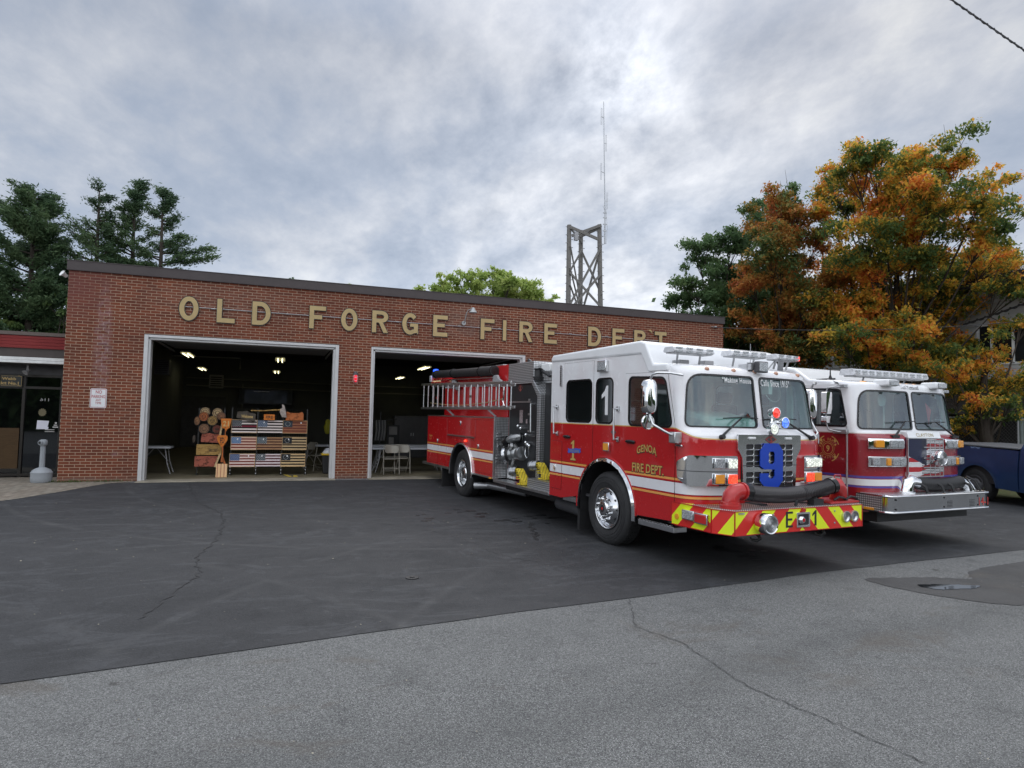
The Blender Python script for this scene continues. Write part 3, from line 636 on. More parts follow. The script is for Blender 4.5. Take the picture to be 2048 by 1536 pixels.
# ---------------------------------------------------------------- inside the bays
tube_m = simple('lit_fluorescent_tube', (1, .95, .7), .4, emit=(1, .93, .55), es=2.6)
lk = empty('ceiling_light', (0, 0, 0), 0)
mb = MB(); mb.prism([(-.16, .0), (-.12, .02), (.12, .02), (.16, 0), (.12, .07), (-.12, .07)], -.75, .75); mb.build('fixture', simple('fixture_white', (.34, .33, .27), .5), lk, smooth=0)
for s in (-.07, .07): m2 = MB(); m2.cyl((s, -.73, -.02), (s, .73, -.02), .016, n=8); m2.build('tube', tube_m, lk)
m2 = MB(); [m2.cyl((0, y, .07), (0, y, .8), .006, n=5) for y in (-.6, .6)]; m2.split('hanging_chain', MT['dgrey'], lk)
spots = [((1.68, 6.6, 3.5), 'nearer left hanging strip light in the left bay'), ((1.35, 13.9, 3.5), 'deeper left hanging strip light in the left bay'), ((4.55, 7.0, 3.5), 'nearer right hanging strip light in the left bay'),
         ((4.4, 14.0, 3.5), 'deeper right hanging strip light in the left bay'), ((9.8, 7.6, 3.5), 'nearer hanging strip light in the right bay'), ((10.1, 14.6, 3.5), 'deeper hanging strip light in the right bay')]
for i, (p, lb) in enumerate(spots):
    o = lk if i == 0 else copy_tree(lk); o.location = p; tag(o, 'lit yellow ' + lb, 'ceiling light', 'strip lights inside the station')
for p, lb in (((.3+.5, 11, 2.95), 'black'), ):
    pass
ht = empty('unit_heater', (1.2, 5.0, 2.72), 0, 'dark box heater hanging in the upper left of the left bay', 'heater')
mb = MB(); mb.box(-.2, .2, -.2, .2, 0, .45); mb.build('casing', MT['dgrey'], ht, smooth=0, bevel=.01); mb = MB(); [mb.box(-.17, .17, -.215, -.203, .05+k*.06, .08+k*.06) for k in range(6)]; mb.build('louvres', MT['black'], ht, smooth=0)
sp = empty('wall_speaker', (1.75, 16.0, 2.75), 0, 'small dark vent box on the back wall of the left bay', 'vent')
mb = MB(); mb.box(-.3, .3, -.12, .1, 0, .62); mb.build('casing', MT['grey'], sp, smooth=0); mb = MB(); [mb.box(-.24, .24, -.14, -.121, .08+k*.1, .13+k*.1) for k in range(5)]; mb.build('louvres', MT['black'], sp, smooth=0)
tv = empty('display_screen', (3.95, 15.9, 2.05), 0, 'wide dark television screen high on the back wall above the flag rack', 'screen')
mb = MB(); mb.box(-1.2, 1.2, 0, .12, 0, .72); mb.build('screen_frame', MT['blackgloss'], tv, smooth=0)
scm = NM('dim_screen'); scm.P((.01, .01, .014), .2, emit=scm.mix(scm.ramp(scm.noise(2.2, 4), [(.45, 0.), (.6, 1.)]), (.002, .003, .005), (.010, .012, .018)), es=.3)
mb = MB(); mb.box(-.95, .95, -.008, -.001, .06, .66); mb.build('screen_picture', scm.m, tv, smooth=0)
mb = MB(); put_text(mb, 'Forest Fire Department', -.55, .15, .58, .62, lambda u, v, d: (u, -.012, v), bold=0); mb.build('screen_title', simple('screen_text', (.3, .3, .3), .5, emit=(.3, .3, .3), es=.15), tv, smooth=0)
# folding tables and chairs
def fold_table(loc, rz, w, d, label, z=.71):
    t = empty('folding_table', loc, rz, label, 'folding table', 'white folding tables in the bays')
    mb = MB(); mb.sheet(rrect(-w/2, w/2, -d/2, d/2, .05), fmap=lambda u, v, dd: (u, v, z-.045+dd), thick=.045); mb.build('tabletop', simple('table_white', (.42, .44, .47), .5, var=.05), t, bevel=.006)
    for s in (-1, 1):
        mb = MB(); x = s*w*.33
        for q in (-1, 1): mb.tube([(x, q*d*.38, z-.05), (x+s*.05, q*d*.38, .3), (x+s*.14, q*d*.42, .015)], .014, 6)
        mb.tube([(x+s*.06, -d*.39, .25), (x+s*.06, d*.39, .25)], .012, 6); mb.tube([(x, -d*.38, z-.06), (x, d*.38, z-.06)], .012, 6)
        mb.tube([(x+s*.04, 0, .33), (x-s*.22, 0, z-.06)], .01, 6); mb.build('leg_frame', MT['grey'], t)
    return t
fold_table((1.62, 1.85, 0), 0, .78, .6, 'white topped folding table standing at the left of the left bay')
fold_table((8.15, 1.65, 0), 0, 2.5, .7, 'long white folding table behind the beige chairs in the right bay')
fold_table((8.4, 3.3, 0), 0, 2.6, .7, 'white folding table behind the first long one in the right bay')
fold_table((5.75, 3.2, 0), 0, .9, .6, 'white folding table half hidden right of the flag rack')
beige = simple('beige_steel', (.30, .28, .235), .4, .2, var=.08)
ch = empty('folding_chair', (7.52, .78, 0), R(4), 'beige steel folding chair nearest the threshold of the right bay', 'folding chair', 'folding chairs in the bays')
def fold_chair(t, mat):
    mb = MB()
    for s in (-1, 1): mb.tube([(s*.215, -.12, .015), (s*.215, -.1, .2), (s*.215, -.03, .62), (s*.20, .0, .78)], .013, 8)
    mb.tube([(-.2, .0, .78), (-.17, .0, .81), (.17, .0, .81), (.2, .0, .78)], .013, 8)
    mb.tube([(-.215, -.09, .17), (.215, -.09, .17)], .009, 6); mb.build('front_frame', mat, t)
    mb = MB()
    for s in (-1, 1): mb.tube([(s*.195, .30, .015), (s*.195, .1, .3), (s*.195, -.02, .45)], .012, 8)
    mb.tube([(-.195, .25, .09), (.195, .25, .09)], .009, 6); mb.tube([(-.195, .2, .18), (.195, .2, .18)], .009, 6); mb.build('rear_frame', mat, t)
    mb = MB(); mb.sheet(rrect(-.19, .19, -.02, .36, .05), fmap=lambda u, v, d: (u, v, .425+d+.04*(v/.36)), thick=.022); mb.build('seat', mat, t, bevel=.005)
    mb = MB(); mb.sheet(rrect(-.185, .185, .60, .80, .06), step=.05, fmap=lambda u, v, d: (u, -.035+.28*(v-.6)*.5 - .05*(u/.185)**2+d, v), thick=.012); mb.build('backrest', mat, t)
fold_chair(ch, beige)
for p, a, lb in (((7.86, 1.0, 0), 2, 'beige folding chair behind the nearest one in the right bay'), ((1.0, 1.8, 0), 70, 'folding chair in the dark left of the left bay table'), ((5.55, 2.3, 0), -60, 'folding chair in the dark right of the flag rack'), ((9.4, 2.6, 0), 170, 'folding chair behind the long table of the right bay')):
    o = copy_tree(ch); o.location = p; o.rotation_euler = (0, 0, R(a)); o['label'] = lb
# dim furniture deeper in the right bay
cb = empty('steel_cabinet', (9.5, 8, 0), 0, 'dark double steel cabinet deep in the right bay', 'cabinet')
mb = MB(); mb.box(-.7, .7, 0, .5, 0, 1.62); mb.build('carcass', simple('cabinet_grey', (.075, .075, .08), .5), cb, smooth=0, bevel=.01)
mb = MB(); [mb.box(a, b, -.012, -.001, .05, 1.57) for a, b in ((-.68, -.005), (.005, .68))]; mb.build('cabinet_doors', simple('cabinet_door_grey', (.085, .085, .09), .45), cb, smooth=0); mb = MB(); [mb.box(a, a+.03, -.04, -.012, .85, .97) for a in (-.06, .03)]; mb.split('handle', MT['alud'], cb)
bd = empty('notice_board', (8.6, 7, .5), 0, 'framed notice board with pale sheets deep in the right bay', 'notice board')
mb = MB(); mb.box(-.23, .23, 0, .03, 0, .78); mb.box(-.23, -.2, 0, .03, -.5, 0); mb.box(.2, .23, 0, .03, -.5, 0); mb.build('board', MT['black'], bd, smooth=0)
mb = MB(); mb.box(-.16, .14, -.006, 0, .42, .72); mb.box(-.16, .02, -.006, 0, .08, .32); mb.split('paper_sheet', simple('paper', (.3, .29, .28), .8), bd, smooth=0)
ck = empty('coat_rack', (8.15, 7.2, 0), 0, 'dark rack of hanging gear in the right bay', 'gear rack')
mb = MB(); mb.tube([(0, 0, 0), (0, 0, 1.75)], .03, 8); mb.tube([(-.45, 0, 1.48), (-.1, 0, 1.42), (.1, 0, 1.42), (.6, 0, 1.5)], .02, 6); mb.build('stand', MT['dgrey'], ck)
mb = MB(); [mb.tube([(x, -.03, 1.45), (x+.02, -.04, 1.1), (x-.02, -.03, .7)], .035, 6) for x in (-.16, -.06, .06, .15)]; mb.split('hanging_strap', MT['grey'], ck)
bx = empty('poster_board', (10.1, 6, .62), 0, 'low pale photo board beside the cabinet in the right bay', 'board')
mb = MB(); mb.box(-.35, .35, 0, .03, 0, .32); mb.box(-.33, -.3, 0, .03, -.62, 0); mb.box(.3, .33, 0, .03, -.62, 0); mb.build('panel', simple('panel_grey', (.16, .16, .16), .7), bx, smooth=0)
mb = MB(); [mb.box(-.31+k*.21, -.14+k*.21, -.006, 0, .05+.02*(k % 2), .27) for k in range(3)]; mb.split('photo', simple('photo_print', (.22, .2, .2), .5, var=.6, vs=20), bx, smooth=0)
wb = empty('whiteboard', (2.2, 9, .55), 0, 'dim pale notice on an easel behind the plaque rack', 'board')
mb = MB(); mb.box(-.22, .22, 0, .03, .1, .65); mb.tube([(-.15, .05, -.55), (-.05, .05, .7)], .015, 6); mb.tube([(.15, .05, -.55), (.05, .05, .7)], .015, 6); mb.build('panel', simple('notice_grey', (.18, .18, .17), .7), wb)
mb = MB(); [mb.box(-.16, .16-.04*(k % 3), -.006, 0, .2+k*.07, .225+k*.07) for k in range(6)]; mb.build('notice_lines', MT['dgrey'], wb, smooth=0)
tb = empty('trash_bin', (5.93, 1.5, 0), 0, 'black bin with yellow rim and white liner half hidden behind the brick pier', 'bin')
mb = MB(); mb.prism([(-.15, 0), (.15, 0), (.19, .5), (-.19, .5)], -.16, .16); mb.build('bin_body', MT['black'], tb, smooth=0, bevel=.02)
mb = MB(); mb.box(-.21, .21, -.19, .19, .5, .55); mb.build('rim', simple('yellow_plastic', (.75, .5, .03), .4), tb, smooth=0, bevel=.015)
mb = MB(); mb.sphere((0, 0, .56), .17, 14, 8, (1, .9, .75)); mb.v = [(x+.02*noise.noise((x*9, y*9, z*9)), y, z+.05*noise.noise((x*14, y*14, z*14))) for x, y, z in mb.v]; mb.build('liner', simple('white_liner', (.6, .62, .66), .35), tb)
hk = empty('hanging_vest', (6.17, 6, .95), 0, 'dull yellow vest hanging deep inside by the right jamb of the left bay', 'vest')
mb = MB(); mb.sphere((0, 0, .25), .2, 12, 8, (.6, .35, 1.3)); mb.v = [(x+.04*noise.noise((x*7, y, z*7)), y, z) for x, y, z in mb.v]; mb.build('vest_cloth', simple('hi_vis_yellow', (.35, .33, .02), .7), hk)
# the rack of wooden flags
rk = empty('display_rack', (4.38, 1.22, 0), 0, 'black wire display rack of three columns holding the wooden flags', 'display rack')
blk = simple('black_wire', (.012, .012, .012), .4)
mb = MB()
for x in (-.93, -.31, .31, .93):
    mb.bar((x, .0, 0), (x, .0, 1.75), .03); mb.bar((x, -.08, .02), (x, .3, .02), .03)
mb.split('upright', blk, rk, smooth=0)
mb = MB()
for k in range(33): mb.cyl((-.93+k*.058, .01, .2), (-.93+k*.058, .01, 1.72), .004, n=4)
for k in range(22): mb.cyl((-.93, .012, .2+k*.072), (.93, .012, .2+k*.072), .004, n=4)
mb.build('wire_mesh', blk, rk, smooth=0)
mb = MB(); [mb.cbox((x, -.02, z), (.02, .01, .02)) for x in (-.93, -.31, .31, .93) for z in (.04, .13, .2)]; mb.split('bolt_head', MT['whitep'], rk, smooth=0)
def flagm(name, canton, sa, sb, wood, n=9, dots='grid', red=False, frame=None):
    """wood flag: object coords 0..W in x, 0..H in z"""
    m = NM(name); x = m.xyz(); st_ = m.M('FRACT', m.M('ADD', m.M('MULTIPLY', x[2], n/2/.33), 0.02)); gr = m.noise(9, 6, .7, m.map((1.2, 1, 14)), .8); grb = gr
    a = m.mix(m.ramp(gr, [(.35, 0.), (.65, wood)]), sa, (.20, .09, .045)); b = m.mix(m.ramp(gr, [(.35, 0.), (.65, wood)]), sb, (.03, .015, .01))
    c = m.mix(m.M('GREATER_THAN', st_, .5), a, b)
    if red: c = m.mix(m.band(x[2], .145, .185), c, (.16, .015, .03))
    can = m.M('MULTIPLY', m.M('LESS_THAN', x[0], .235), m.M('GREATER_THAN', x[2], .155)); cc = canton
    v = m.n('ShaderNodeTexVoronoi', {'Scale': 1., 'Randomness': 0.}); m.L.new(m.map((31, 1, 35), (0, R(45) if dots == 'grid' else 0, 0)), v.inputs[0])
    if dots == 'grid': cc = m.mix(m.M('LESS_THAN', v.outputs[0], .22), canton, (.62, .64, .66))
    else:
        r = m.M('SQRT', m.M('ADD', m.M('POWER', m.M('SUBTRACT', x[0], .117), 2.), m.M('POWER', m.M('SUBTRACT', x[2], .242), 2.)))
        an = m.M('FRACT', m.M('MULTIPLY', m.M('ARCTAN2', m.M('SUBTRACT', x[2], .242), m.M('SUBTRACT', x[0], .117)), 13/2/PI)); cc = m.mix(m.M('MULTIPLY', m.band(r, .052, .064), m.band(an, .3, .7)), canton, (.5, .5, .48))
    c = m.mix(can, c, cc); m.P(c, .7, 0, .2, 0.); m.bump(gr, .3, .003); return m.m
WT, RDW, BK, TAN = (.72, .64, .60), (.20, .04, .03), (.02, .012, .012), (.55, .40, .22)
fl_spec = [[('white striped', (.012, .014, .018), WT, BK, .15, 'grid', True, 'black and white wooden flag with one red stripe, leftmost of the top row'), ('w', (.03, .06, .12), WT, BK, .15, 'grid', False, 'blue, black and white wooden flag in the middle of the top row'), ('r', (.04, .05, .06), (.36, .14, .075), (.20, .055, .035), .7, 'ring', False, 'reddish brown wooden flag, rightmost of the top row')],
           [('a', (.05, .13, .28), (.68, .47, .36), RDW, .3, 'grid', False, 'bright blue and pinkish wooden flag, leftmost of the middle row'), ('b', (.03, .05, .06), (.45, .27, .14), (.11, .04, .025), .9, 'grid', False, 'brown grained wooden flag in the middle of the middle row'), ('c', (.02, .022, .025), TAN, (.03, .02, .012), .3, 'ring', False, 'tan and black wooden flag with a ring of stars, rightmost of the middle row')],
           [('d', (.02, .05, .16), (.74, .60, .54), RDW, .2, 'grid', False, 'navy, red and white wooden flag, leftmost of the bottom row'), ('e', (.03, .04, .05), (.70, .62, .62), (.10, .025, .03), .2, 'grid', False, 'grey starred dark striped wooden flag in the middle of the bottom row'), ('f', (.03, .032, .035), (.62, .45, .24), (.02, .014, .01), .2, 'ring', False, 'yellow and black wooden flag with a ring of stars, rightmost of the bottom row')]]
edgew = simple('pale_edge_wood', (.42, .27, .12), .5, var=.2)
for r_, row in enumerate(fl_spec):
    for c_, (nm, can, sa, sb, wd_, dt, red, lb) in enumerate(row):
        z0 = (1.105, .665, .225)[r_]; t = empty('wooden_flag', (3.455+c_*.625-(.02 if r_ == 2 else 0), 1.14, z0), 0, lb, 'wooden flag', 'wooden flags on the rack'); t.rotation_euler = (R(-6), 0, 0)
        W_, H_ = (.6 if c_ != 1 else .61), .325
        mb = MB(); mb.box(0, W_, 0, .02, 0, H_); mb.build('flag_board', flagm('flag_wood_%d%d' % (r_, c_), can, sa, sb, wd_, 9, dt, red), t, smooth=0)
        if c_ != 1:
            mb = MB(); f = .011; mb.box(-f, W_+f, -.006, .02, -f, 0); mb.box(-f, W_+f, -.006, .02, H_, H_+f); mb.box(-f, 0, -.006, .02, 0, H_); mb.box(W_, W_+f, -.006, .02, 0, H_); mb.build('flag_frame', edgew, t, smooth=0)
        if (r_, c_) not in ((0, 0),):
            px_ = (.14, .15, .45)[c_] if r_ == 0 else (.15 if c_ != 0 or r_ == 1 else .45); mb = MB(); mb.cbox((px_, -.012, .27), (.028, .006, .04)); mb.build('price_tag', MT['whitep'], t, smooth=0)
def woodm(name, c1, c2, sc=6, burn=.5, rot=0., st=(1, 1, 7)):
    m = NM(name); g = m.noise(sc, 6, .7, m.map(st, (0, rot, 0)), .7); c = m.mix(m.ramp(g, [(.3, 0.), (.7, 1.)]), c1, c2)
    c = m.mix(m.ramp(m.noise(sc*2.7, 5, .7, None, 1.2), [(.52, 0.), (.60, burn)]), c, (.03, .012, .008)); m.P(c, .7, 0, .2, 0.); m.bump(g, .4, .004); return m.m
W1 = woodm('cedar_wood', (.38, .10, .03), (.60, .20, .07)); W2 = woodm('oak_wood', (.28, .16, .05), (.52, .33, .11)); W3 = woodm('rosy_wood', (.28, .075, .05), (.45, .14, .09), burn=.8); W4 = woodm('pale_pine', (.45, .32, .16), (.60, .44, .24), burn=.7); W5 = woodm('grey_board', (.05, .045, .035), (.12, .10, .08)); W6 = woodm('orange_wood', (.50, .13, .02), (.70, .24, .05), burn=.4)
def board(name, poly, loc, mat, label, cat='wooden sign', tilt=-4, th=.022, extra=None, ry=0, bev=.004):
    t = empty(name, loc, 0, label, cat); t.rotation_euler = (R(tilt), R(ry), 0); mb = MB(); mb.sheet(poly, fmap=lambda u, v, d: (u, d, v), thick=th); mb.build('board', mat, t, bevel=bev)
    if extra: extra(t)
    return t
def words(s, u0, u1, v0, v1, mat, bold=.02, nm='carved_words'):
    def f(t): mb = MB(); put_text(mb, s, u0, u1, v0, v1, lambda u, v, d: (u, -.004+d, v), depth=.004, bold=bold); mb.build(nm, mat, t, smooth=0)
    return f
gl = simple('gilded_carving', (.55, .38, .14), .5); bkp = simple('burnt_carving', (.03, .015, .01), .7)
board('carved_board', rpoly([(0, .02), (.46, -.06), (.47, .14), (.38, .17), (.32, .16), (.24, .22), (.14, .19), (.02, .18)], .02, 2), (3.55, 1.10, 1.47), W5, 'dark grey carved board above the leftmost flag', extra=words('Welcome', .12, .40, .03, .11, gl), ry=3)
board('carved_board', rrect(0, .27, 0, .15, .012), (4.22, 1.10, 1.44), W6, 'small orange carved board above the middle flag', extra=words('FIRE', .05, .22, .04, .11, bkp))
board('carved_board', rpoly([(0, 0), (.45, 0), (.45, .19), (.40, .24), (.34, .20), (.1, .20), (.04, .24), (0, .21)], .02, 2), (4.76, 1.12, 1.44), W1, 'reddish notched board above the rightmost flag')
ax = empty('fire_axe', (3.88, 1.08, 1.68), 0, 'long handled fire axe lying across the top of the flag rack', 'axe'); ax.rotation_euler = (0, R(-2), 0)
mb = MB(); mb.tube([(.02, 0, -.005), (.06, 0, .0), (.3, 0, -.01), (.5, 0, 0), (.78, 0, .01)], [.022, .016, .014, .016, .018], 8); mb.build('handle', W2, ax)
mb = MB(); mb.sheet([(.72, -.05), (.78, -.19), (.9, -.2), (.88, -.02), (.865, .04), (.84, .13), (.78, .16), (.785, .05), (.74, .04)], fmap=lambda u, v, d: (u, -.018+d, v), thick=.036); mb.build('axe_head', simple('worn_steel', (.35, .30, .27), .4, .7, var=.3, vs=20), ax, bevel=.008)
# the rack of plaques
rp = empty('display_rack', (2.96, 1.35, 0), 0, 'black wire display rack holding round wooden plaques', 'display rack')
mb = MB()
for x in (-.3, .3): mb.bar((x, 0, 0), (x, 0, 1.72), .03); mb.bar((x, -.08, .02), (x, .3, .02), .03)
mb.split('upright', blk, rp, smooth=0); mb = MB()
for k in range(11): mb.cyl((-.3+k*.06, .01, .2), (-.3+k*.06, .01, 1.7), .004, n=4)
for k in range(21): mb.cyl((-.3, .012, .2+k*.075), (.3, .012, .2+k*.075), .004, n=4)
mb.build('wire_mesh', blk, rp, smooth=0)
def disc(x, z, r, mat, label, y=1.22, rim=bkp, word=None, sq=1.):
    t = empty('round_plaque', (x, y, z), 0, label, 'plaque', 'round wooden plaques'); mb = MB(); mb.sheet([(r*sq*math.cos(2*PI*k/30), r*math.sin(2*PI*k/30)) for k in range(30)], fmap=lambda u, v, d: (u, d, v), thick=.02); mb.build('board', mat, t, bevel=.004)
    mb = MB(); ci = lambda q: [(q*sq*math.cos(2*PI*k/24), q*math.sin(2*PI*k/24)) for k in range(24)]
    mb.sheet(ci(r*1.0), [ci(r*.90)], fmap=lambda u, v, d: (u, -.003+d, v), thick=.003); mb.sheet(ci(r*.78), [ci(r*.68)], fmap=lambda u, v, d: (u, -.003+d, v), thick=.003); mb.sheet(ci(r*.45), [ci(r*.33)], fmap=lambda u, v, d: (u, -.003+d, v), thick=.003)
    if word: put_text(mb, word, -r*.3*sq, r*.3*sq, -r*.18, r*.18, lambda u, v, d: (u, -.003, v), bold=.01)
    mb.build('carved_ring', rim, t, smooth=0)
disc(2.80, 1.62, .125, W4, 'pale round plaque at the top left of its rack', y=1.27); disc(3.09, 1.60, .13, W4, 'pale round plaque at the top right of its rack', y=1.28)
disc(2.78, 1.50, .12, W1, 'bright reddish round plaque below the pale top left one', word='FD'); disc(3.19, 1.52, .105, woodm('brown_plaque', (.22, .10, .05), (.36, .18, .09)), 'brown round plaque at the right edge of the top pair', y=1.24)
disc(2.99, 1.40, .125, W2, 'olive tan round plaque in the centre of the plaque rack', y=1.19, word='9'); disc(2.63, 1.39, .115, woodm('tan_side_plaque', (.25, .12, .05), (.38, .2, .1)), 'narrow looking plaque turned sideways at the left edge', sq=.62)
disc(2.80, 1.19, .13, woodm('mid_brown_plaque', (.24, .12, .06), (.34, .19, .11)), 'dull brown round plaque at the lower left of the round ones'); disc(3.10, 1.18, .11, woodm('dark_red_plaque', (.16, .04, .03), (.28, .08, .05)), 'dark red round plaque at the lower right of the round ones', word='1')
disc(2.575, .93, .10, W5, 'dark oval plaque seen edge on beside the pink board', sq=.35)
board('carved_board', rpoly([(0, .02), (.42, 0), (.44, .24), (.32, .22), (.2, .25), (.02, .23)], .03, 3), (2.73, 1.24, .83), W3, 'rosy wavy edged board under the round plaques')
board('carved_board', rrect(0, .59, 0, .27, .01), (2.64, 1.22, .52), W2, 'tan carved flag board above the rosy one at the bottom', extra=words('FIRE DEPT', .30, .5, .08, .16, bkp))
board('carved_board', rrect(0, .55, 0, .265, .01), (2.61, 1.20, .225), W3, 'rosy carved flag board at the bottom of the plaque rack')
board('hanging_sign', rpoly([(0, .2), (.03, 0), (.10, -.02), (.13, -.1), (.16, -.02), (.21, 0), (.24, .2), (.26, .24), (-.02, .24)], .015, 2), (3.20, 1.06, 1.22), W6, 'orange wooden keystone sign with the number 21', extra=words('21', .05, .19, .04, .18, gl, .03))
board('shield_plaque', rpoly([(0, .18), (.02, .08), (.13, -.09), (.24, .08), (.26, .18), (.22, .24), (.13, .23), (.04, .24)], .03, 4), (3.12, 1.04, .80), W6, 'orange wooden shield with a dark carved emblem', cat='plaque', extra=words('FD', .08, .18, .03, .17, bkp))
pdl = empty('wooden_paddle', (3.26, 1.05, .25), 0, 'narrow reddish wooden paddle hanging under the shield', 'paddle'); mb = MB(); mb.tube([(0, 0, .1), (.01, 0, .35), (.0, 0, .5)], [.03, .014, .018], 8); mb.tube([(.05, .02, .72), (.055, .02, 1.1)], .012, 6); mb.build('paddle_shaft', W1, pdl)
for i, (x0, z0, x1, z1, lb) in enumerate(((3.18, .95, 3.24, 1.45, 'pale wooden slat leaning at the right side of the plaques'), (3.10, .22, 3.21, .56, 'pale wooden slat leaning beside the striped board'), (3.34, .27, 3.26, .48, 'reddish wooden slat behind the striped board'))):
    t = empty('wooden_batten', (x0, 1.09, z0), 0, lb, 'slat'); mb = MB(); mb.bar((0, 0, 0), (x1-x0, .05, z1-z0), .045, .02, (0, 1, 0)); mb.build('batten_board', (W4, W4, W1)[i], t, smooth=0, bevel=.002)
ms_ = NM('striped_wood'); xx = ms_.xyz(); ms_.P(ms_.mix(ms_.ramp(ms_.M('FRACT', ms_.M('MULTIPLY', xx[0], 13.)), [(.0, (.55, .30, .12)), (.33, (.38, .15, .07)), (.66, (.62, .42, .2))], 'CONSTANT'), (.5, .3, .15), (.4, .2, .1), 'MULTIPLY') if 0 else ms_.ramp(ms_.M('FRACT', ms_.M('MULTIPLY', xx[0], 13.)), [(.0, (.60, .36, .16)), (.33, (.34, .12, .05)), (.60, (.66, .40, .18))], 'CONSTANT'), .4, 0, .5, .3)
board('cutting_board', rrect(0, .255, 0, .335, .006), (3.165, .62, .0), ms_.m, 'striped light and dark wooden board standing on the floor', 'board', tilt=-8)
# ---------------------------------------------------------------- the annex on the left
an = empty('annex_building', (0, 0, 0), 0, 'low annex with red metal roof band and dark glass entrance beside the brick wall', 'building')
redm = simple('red_metal_siding', (.27, .045, .045), .4, .2, var=.1, vs=2); wht = simple('white_gutter', (.62, .63, .62), .4)
mb = MB(); mb.box(-7, -.005, .55, .6, 3.29, 3.37); mb.box(-7, -.005, .6, 12, 3.29, 3.35); mb.build('roof_cap', simple('annex_cap', (.10, .075, .065), .6), an, smooth=0)
mb = MB()
for k in range(4): z = 3.29-.073*(k+1); mb.prism([(.585, z), (.57, z+.055), (.6, z+.072), (.66, z+.072), (.66, z)], -7, -.005, axis='x')
mb.build('metal_siding', redm, an, smooth=0)
mb = MB(); mb.box(-7, -.005, .62, 1.0, 2.79, 2.997); mb.build('soffit_band', simple('brown_soffit', (.05, .04, .036), .6), an, smooth=0)
mb = MB(); mb.box(-7, -.005, .60, .70, 2.72, 2.79); mb.box(-7, -.005, .585, .70, 2.655, 2.715); mb.build('gutter', wht, an, smooth=0, bevel=.008)
mb = MB(); mb.box(-7, -.005, .70, 1.3, 2.64, 2.66); mb.build('canopy_ceiling', MT['dgrey'], an, smooth=0)
mb = MB(); mb.box(-7, -.3, 1.3, 1.42, 2.42, 2.66); mb.box(-7, -.3, 5, 5.1, -.1, 2.66); mb.box(-7, -6.9, 1.3, 5, -.1, 2.66); mb.box(-7, -.005, 1.42, 5, 2.45, 2.5); mb.build('dark_walls', MT['dgrey'], an, smooth=0)
brz = simple('bronze_frame', (.028, .025, .022), .35, .5); mb = MB()
for x in (-.36, -1.12, -1.68, -3.0): mb.box(x-.03, x+.03, 1.29, 1.38, -.04, 2.42)
for z in (2.12, 2.40, .05): mb.box(-7, -.3, 1.285, 1.385, z-.035, z+.025)
mb.build('door_frame', brz, an, smooth=0, bevel=.004)
gd = glass('entrance_glass', (.10, .11, .12), .8, refl=.2); mb = MB(); mb.box(-1.09, -.39, 1.335, 1.342, .08, 2.08); mb.build('door_glass', gd, an, smooth=0); mb = MB(); mb.box(-1.09, -.39, 1.335, 1.342, 2.15, 2.36); mb.build('transom_glass', gd, an, smooth=0)
mb = MB(); mb.box(-1.66, -1.15, 1.335, 1.342, .08, 2.08); mb.build('side_glass', gd, an, smooth=0)
mb = MB(); mb.box(-1.7, -1.3, 1.6, 1.65, .0, 1.15); mb.build('wooden_counter', woodm('counter_wood', (.12, .06, .03), (.18, .10, .05), burn=.1), an, smooth=0)
mb = MB(); mb.box(-1.66, -1.16, 1.27, 1.284, .2, 1.15); mb.build('lower_door_panel', woodm('door_oak', (.05, .03, .014), (.08, .048, .022), burn=.1), an, smooth=0)
mb = MB(); mb.box(-6, -1.3, .95, 1.3, -.06, -.03) ; mb.box(-1.3, -.3, 1.0, 1.3, -.06, -.035); mb.build('door_threshold', conc, an, smooth=0)
mb = MB(); put_text(mb, '116', -.80, -.62, 1.80, 1.87, lambda u, v, d: (-1.42-u, 1.330, v), bold=.01); mb.build('door_number', simple('frosted_number', (.35, .35, .35), .5), an, smooth=0)
mb = MB(); mb.sheet([(.088*(1 if k % 2 else .8)*math.cos(2*PI*k/24), .10*(1 if k % 2 else .8)*math.sin(2*PI*k/24)) for k in range(24)], fmap=lambda u, v, d: (-.74+u, 1.331, 1.53+v)); mb.build('door_emblem', simple('faded_gold', (.14, .12, .06), .5), an, smooth=0)
mb = MB(); mb.sheet([(0, 0), (.24, .0), (.245, .05), (.225, .06), (.25, .20), (.01, .21)], fmap=lambda u, v, d: (-.84+u, 1.325, 1.13+v)); mb.build('paper_notice', simple('paper_white', (.68, .69, .78), .8, var=.03), an, smooth=0)
mb = MB(); mb.box(-.47, -.43, 1.32, 1.33, 1.26, 1.30); mb.box(-.49, -.42, 1.32, 1.33, 1.215, 1.24); mb.box(-.51, -.40, 1.32, 1.33, 1.165, 1.195); mb.box(-.66, -.47, 1.30, 1.33, 1.11, 1.125); mb.box(-.66, -.47, 1.30, 1.33, 1.065, 1.08); mb.split('door_sticker', simple('sticker_white', (.5, .5, .48), .6), an, smooth=0)
sn = empty('district_sign', (-1.57, 1.24, 2.12), 0, 'black signboard with gold words above the annex door', 'sign')
mb = MB(); mb.box(0, .42, 0, .03, -.0, .27); mb.build('sign_board', simple('sign_black', (.02, .024, .02), .4), sn, smooth=0); mb = MB(); f2 = lambda u, v, d: (u, -.004, v)
put_text(mb, 'of Webb', -.09, .30, .155, .225, f2, bold=.03); put_text(mb, 'District No.1', -.22, .355, .05, .12, f2, bold=.03)
mb.v = [(max(x, 0.004), y, z) for x, y, z in mb.v]
mb.sheet(rrect(.006, .412, .02, .255, .02), [rrect(.010, .406, .025, .25, .018)], fmap=f2); [mb.tube([(.33, -.006, z), (.36, -.006, z+.012), (.39, -.006, z-.008), (.41, -.006, z)], .005, 5) for z in (.25, .025)]
mb.build('gold_lettering', gl, sn, smooth=0)
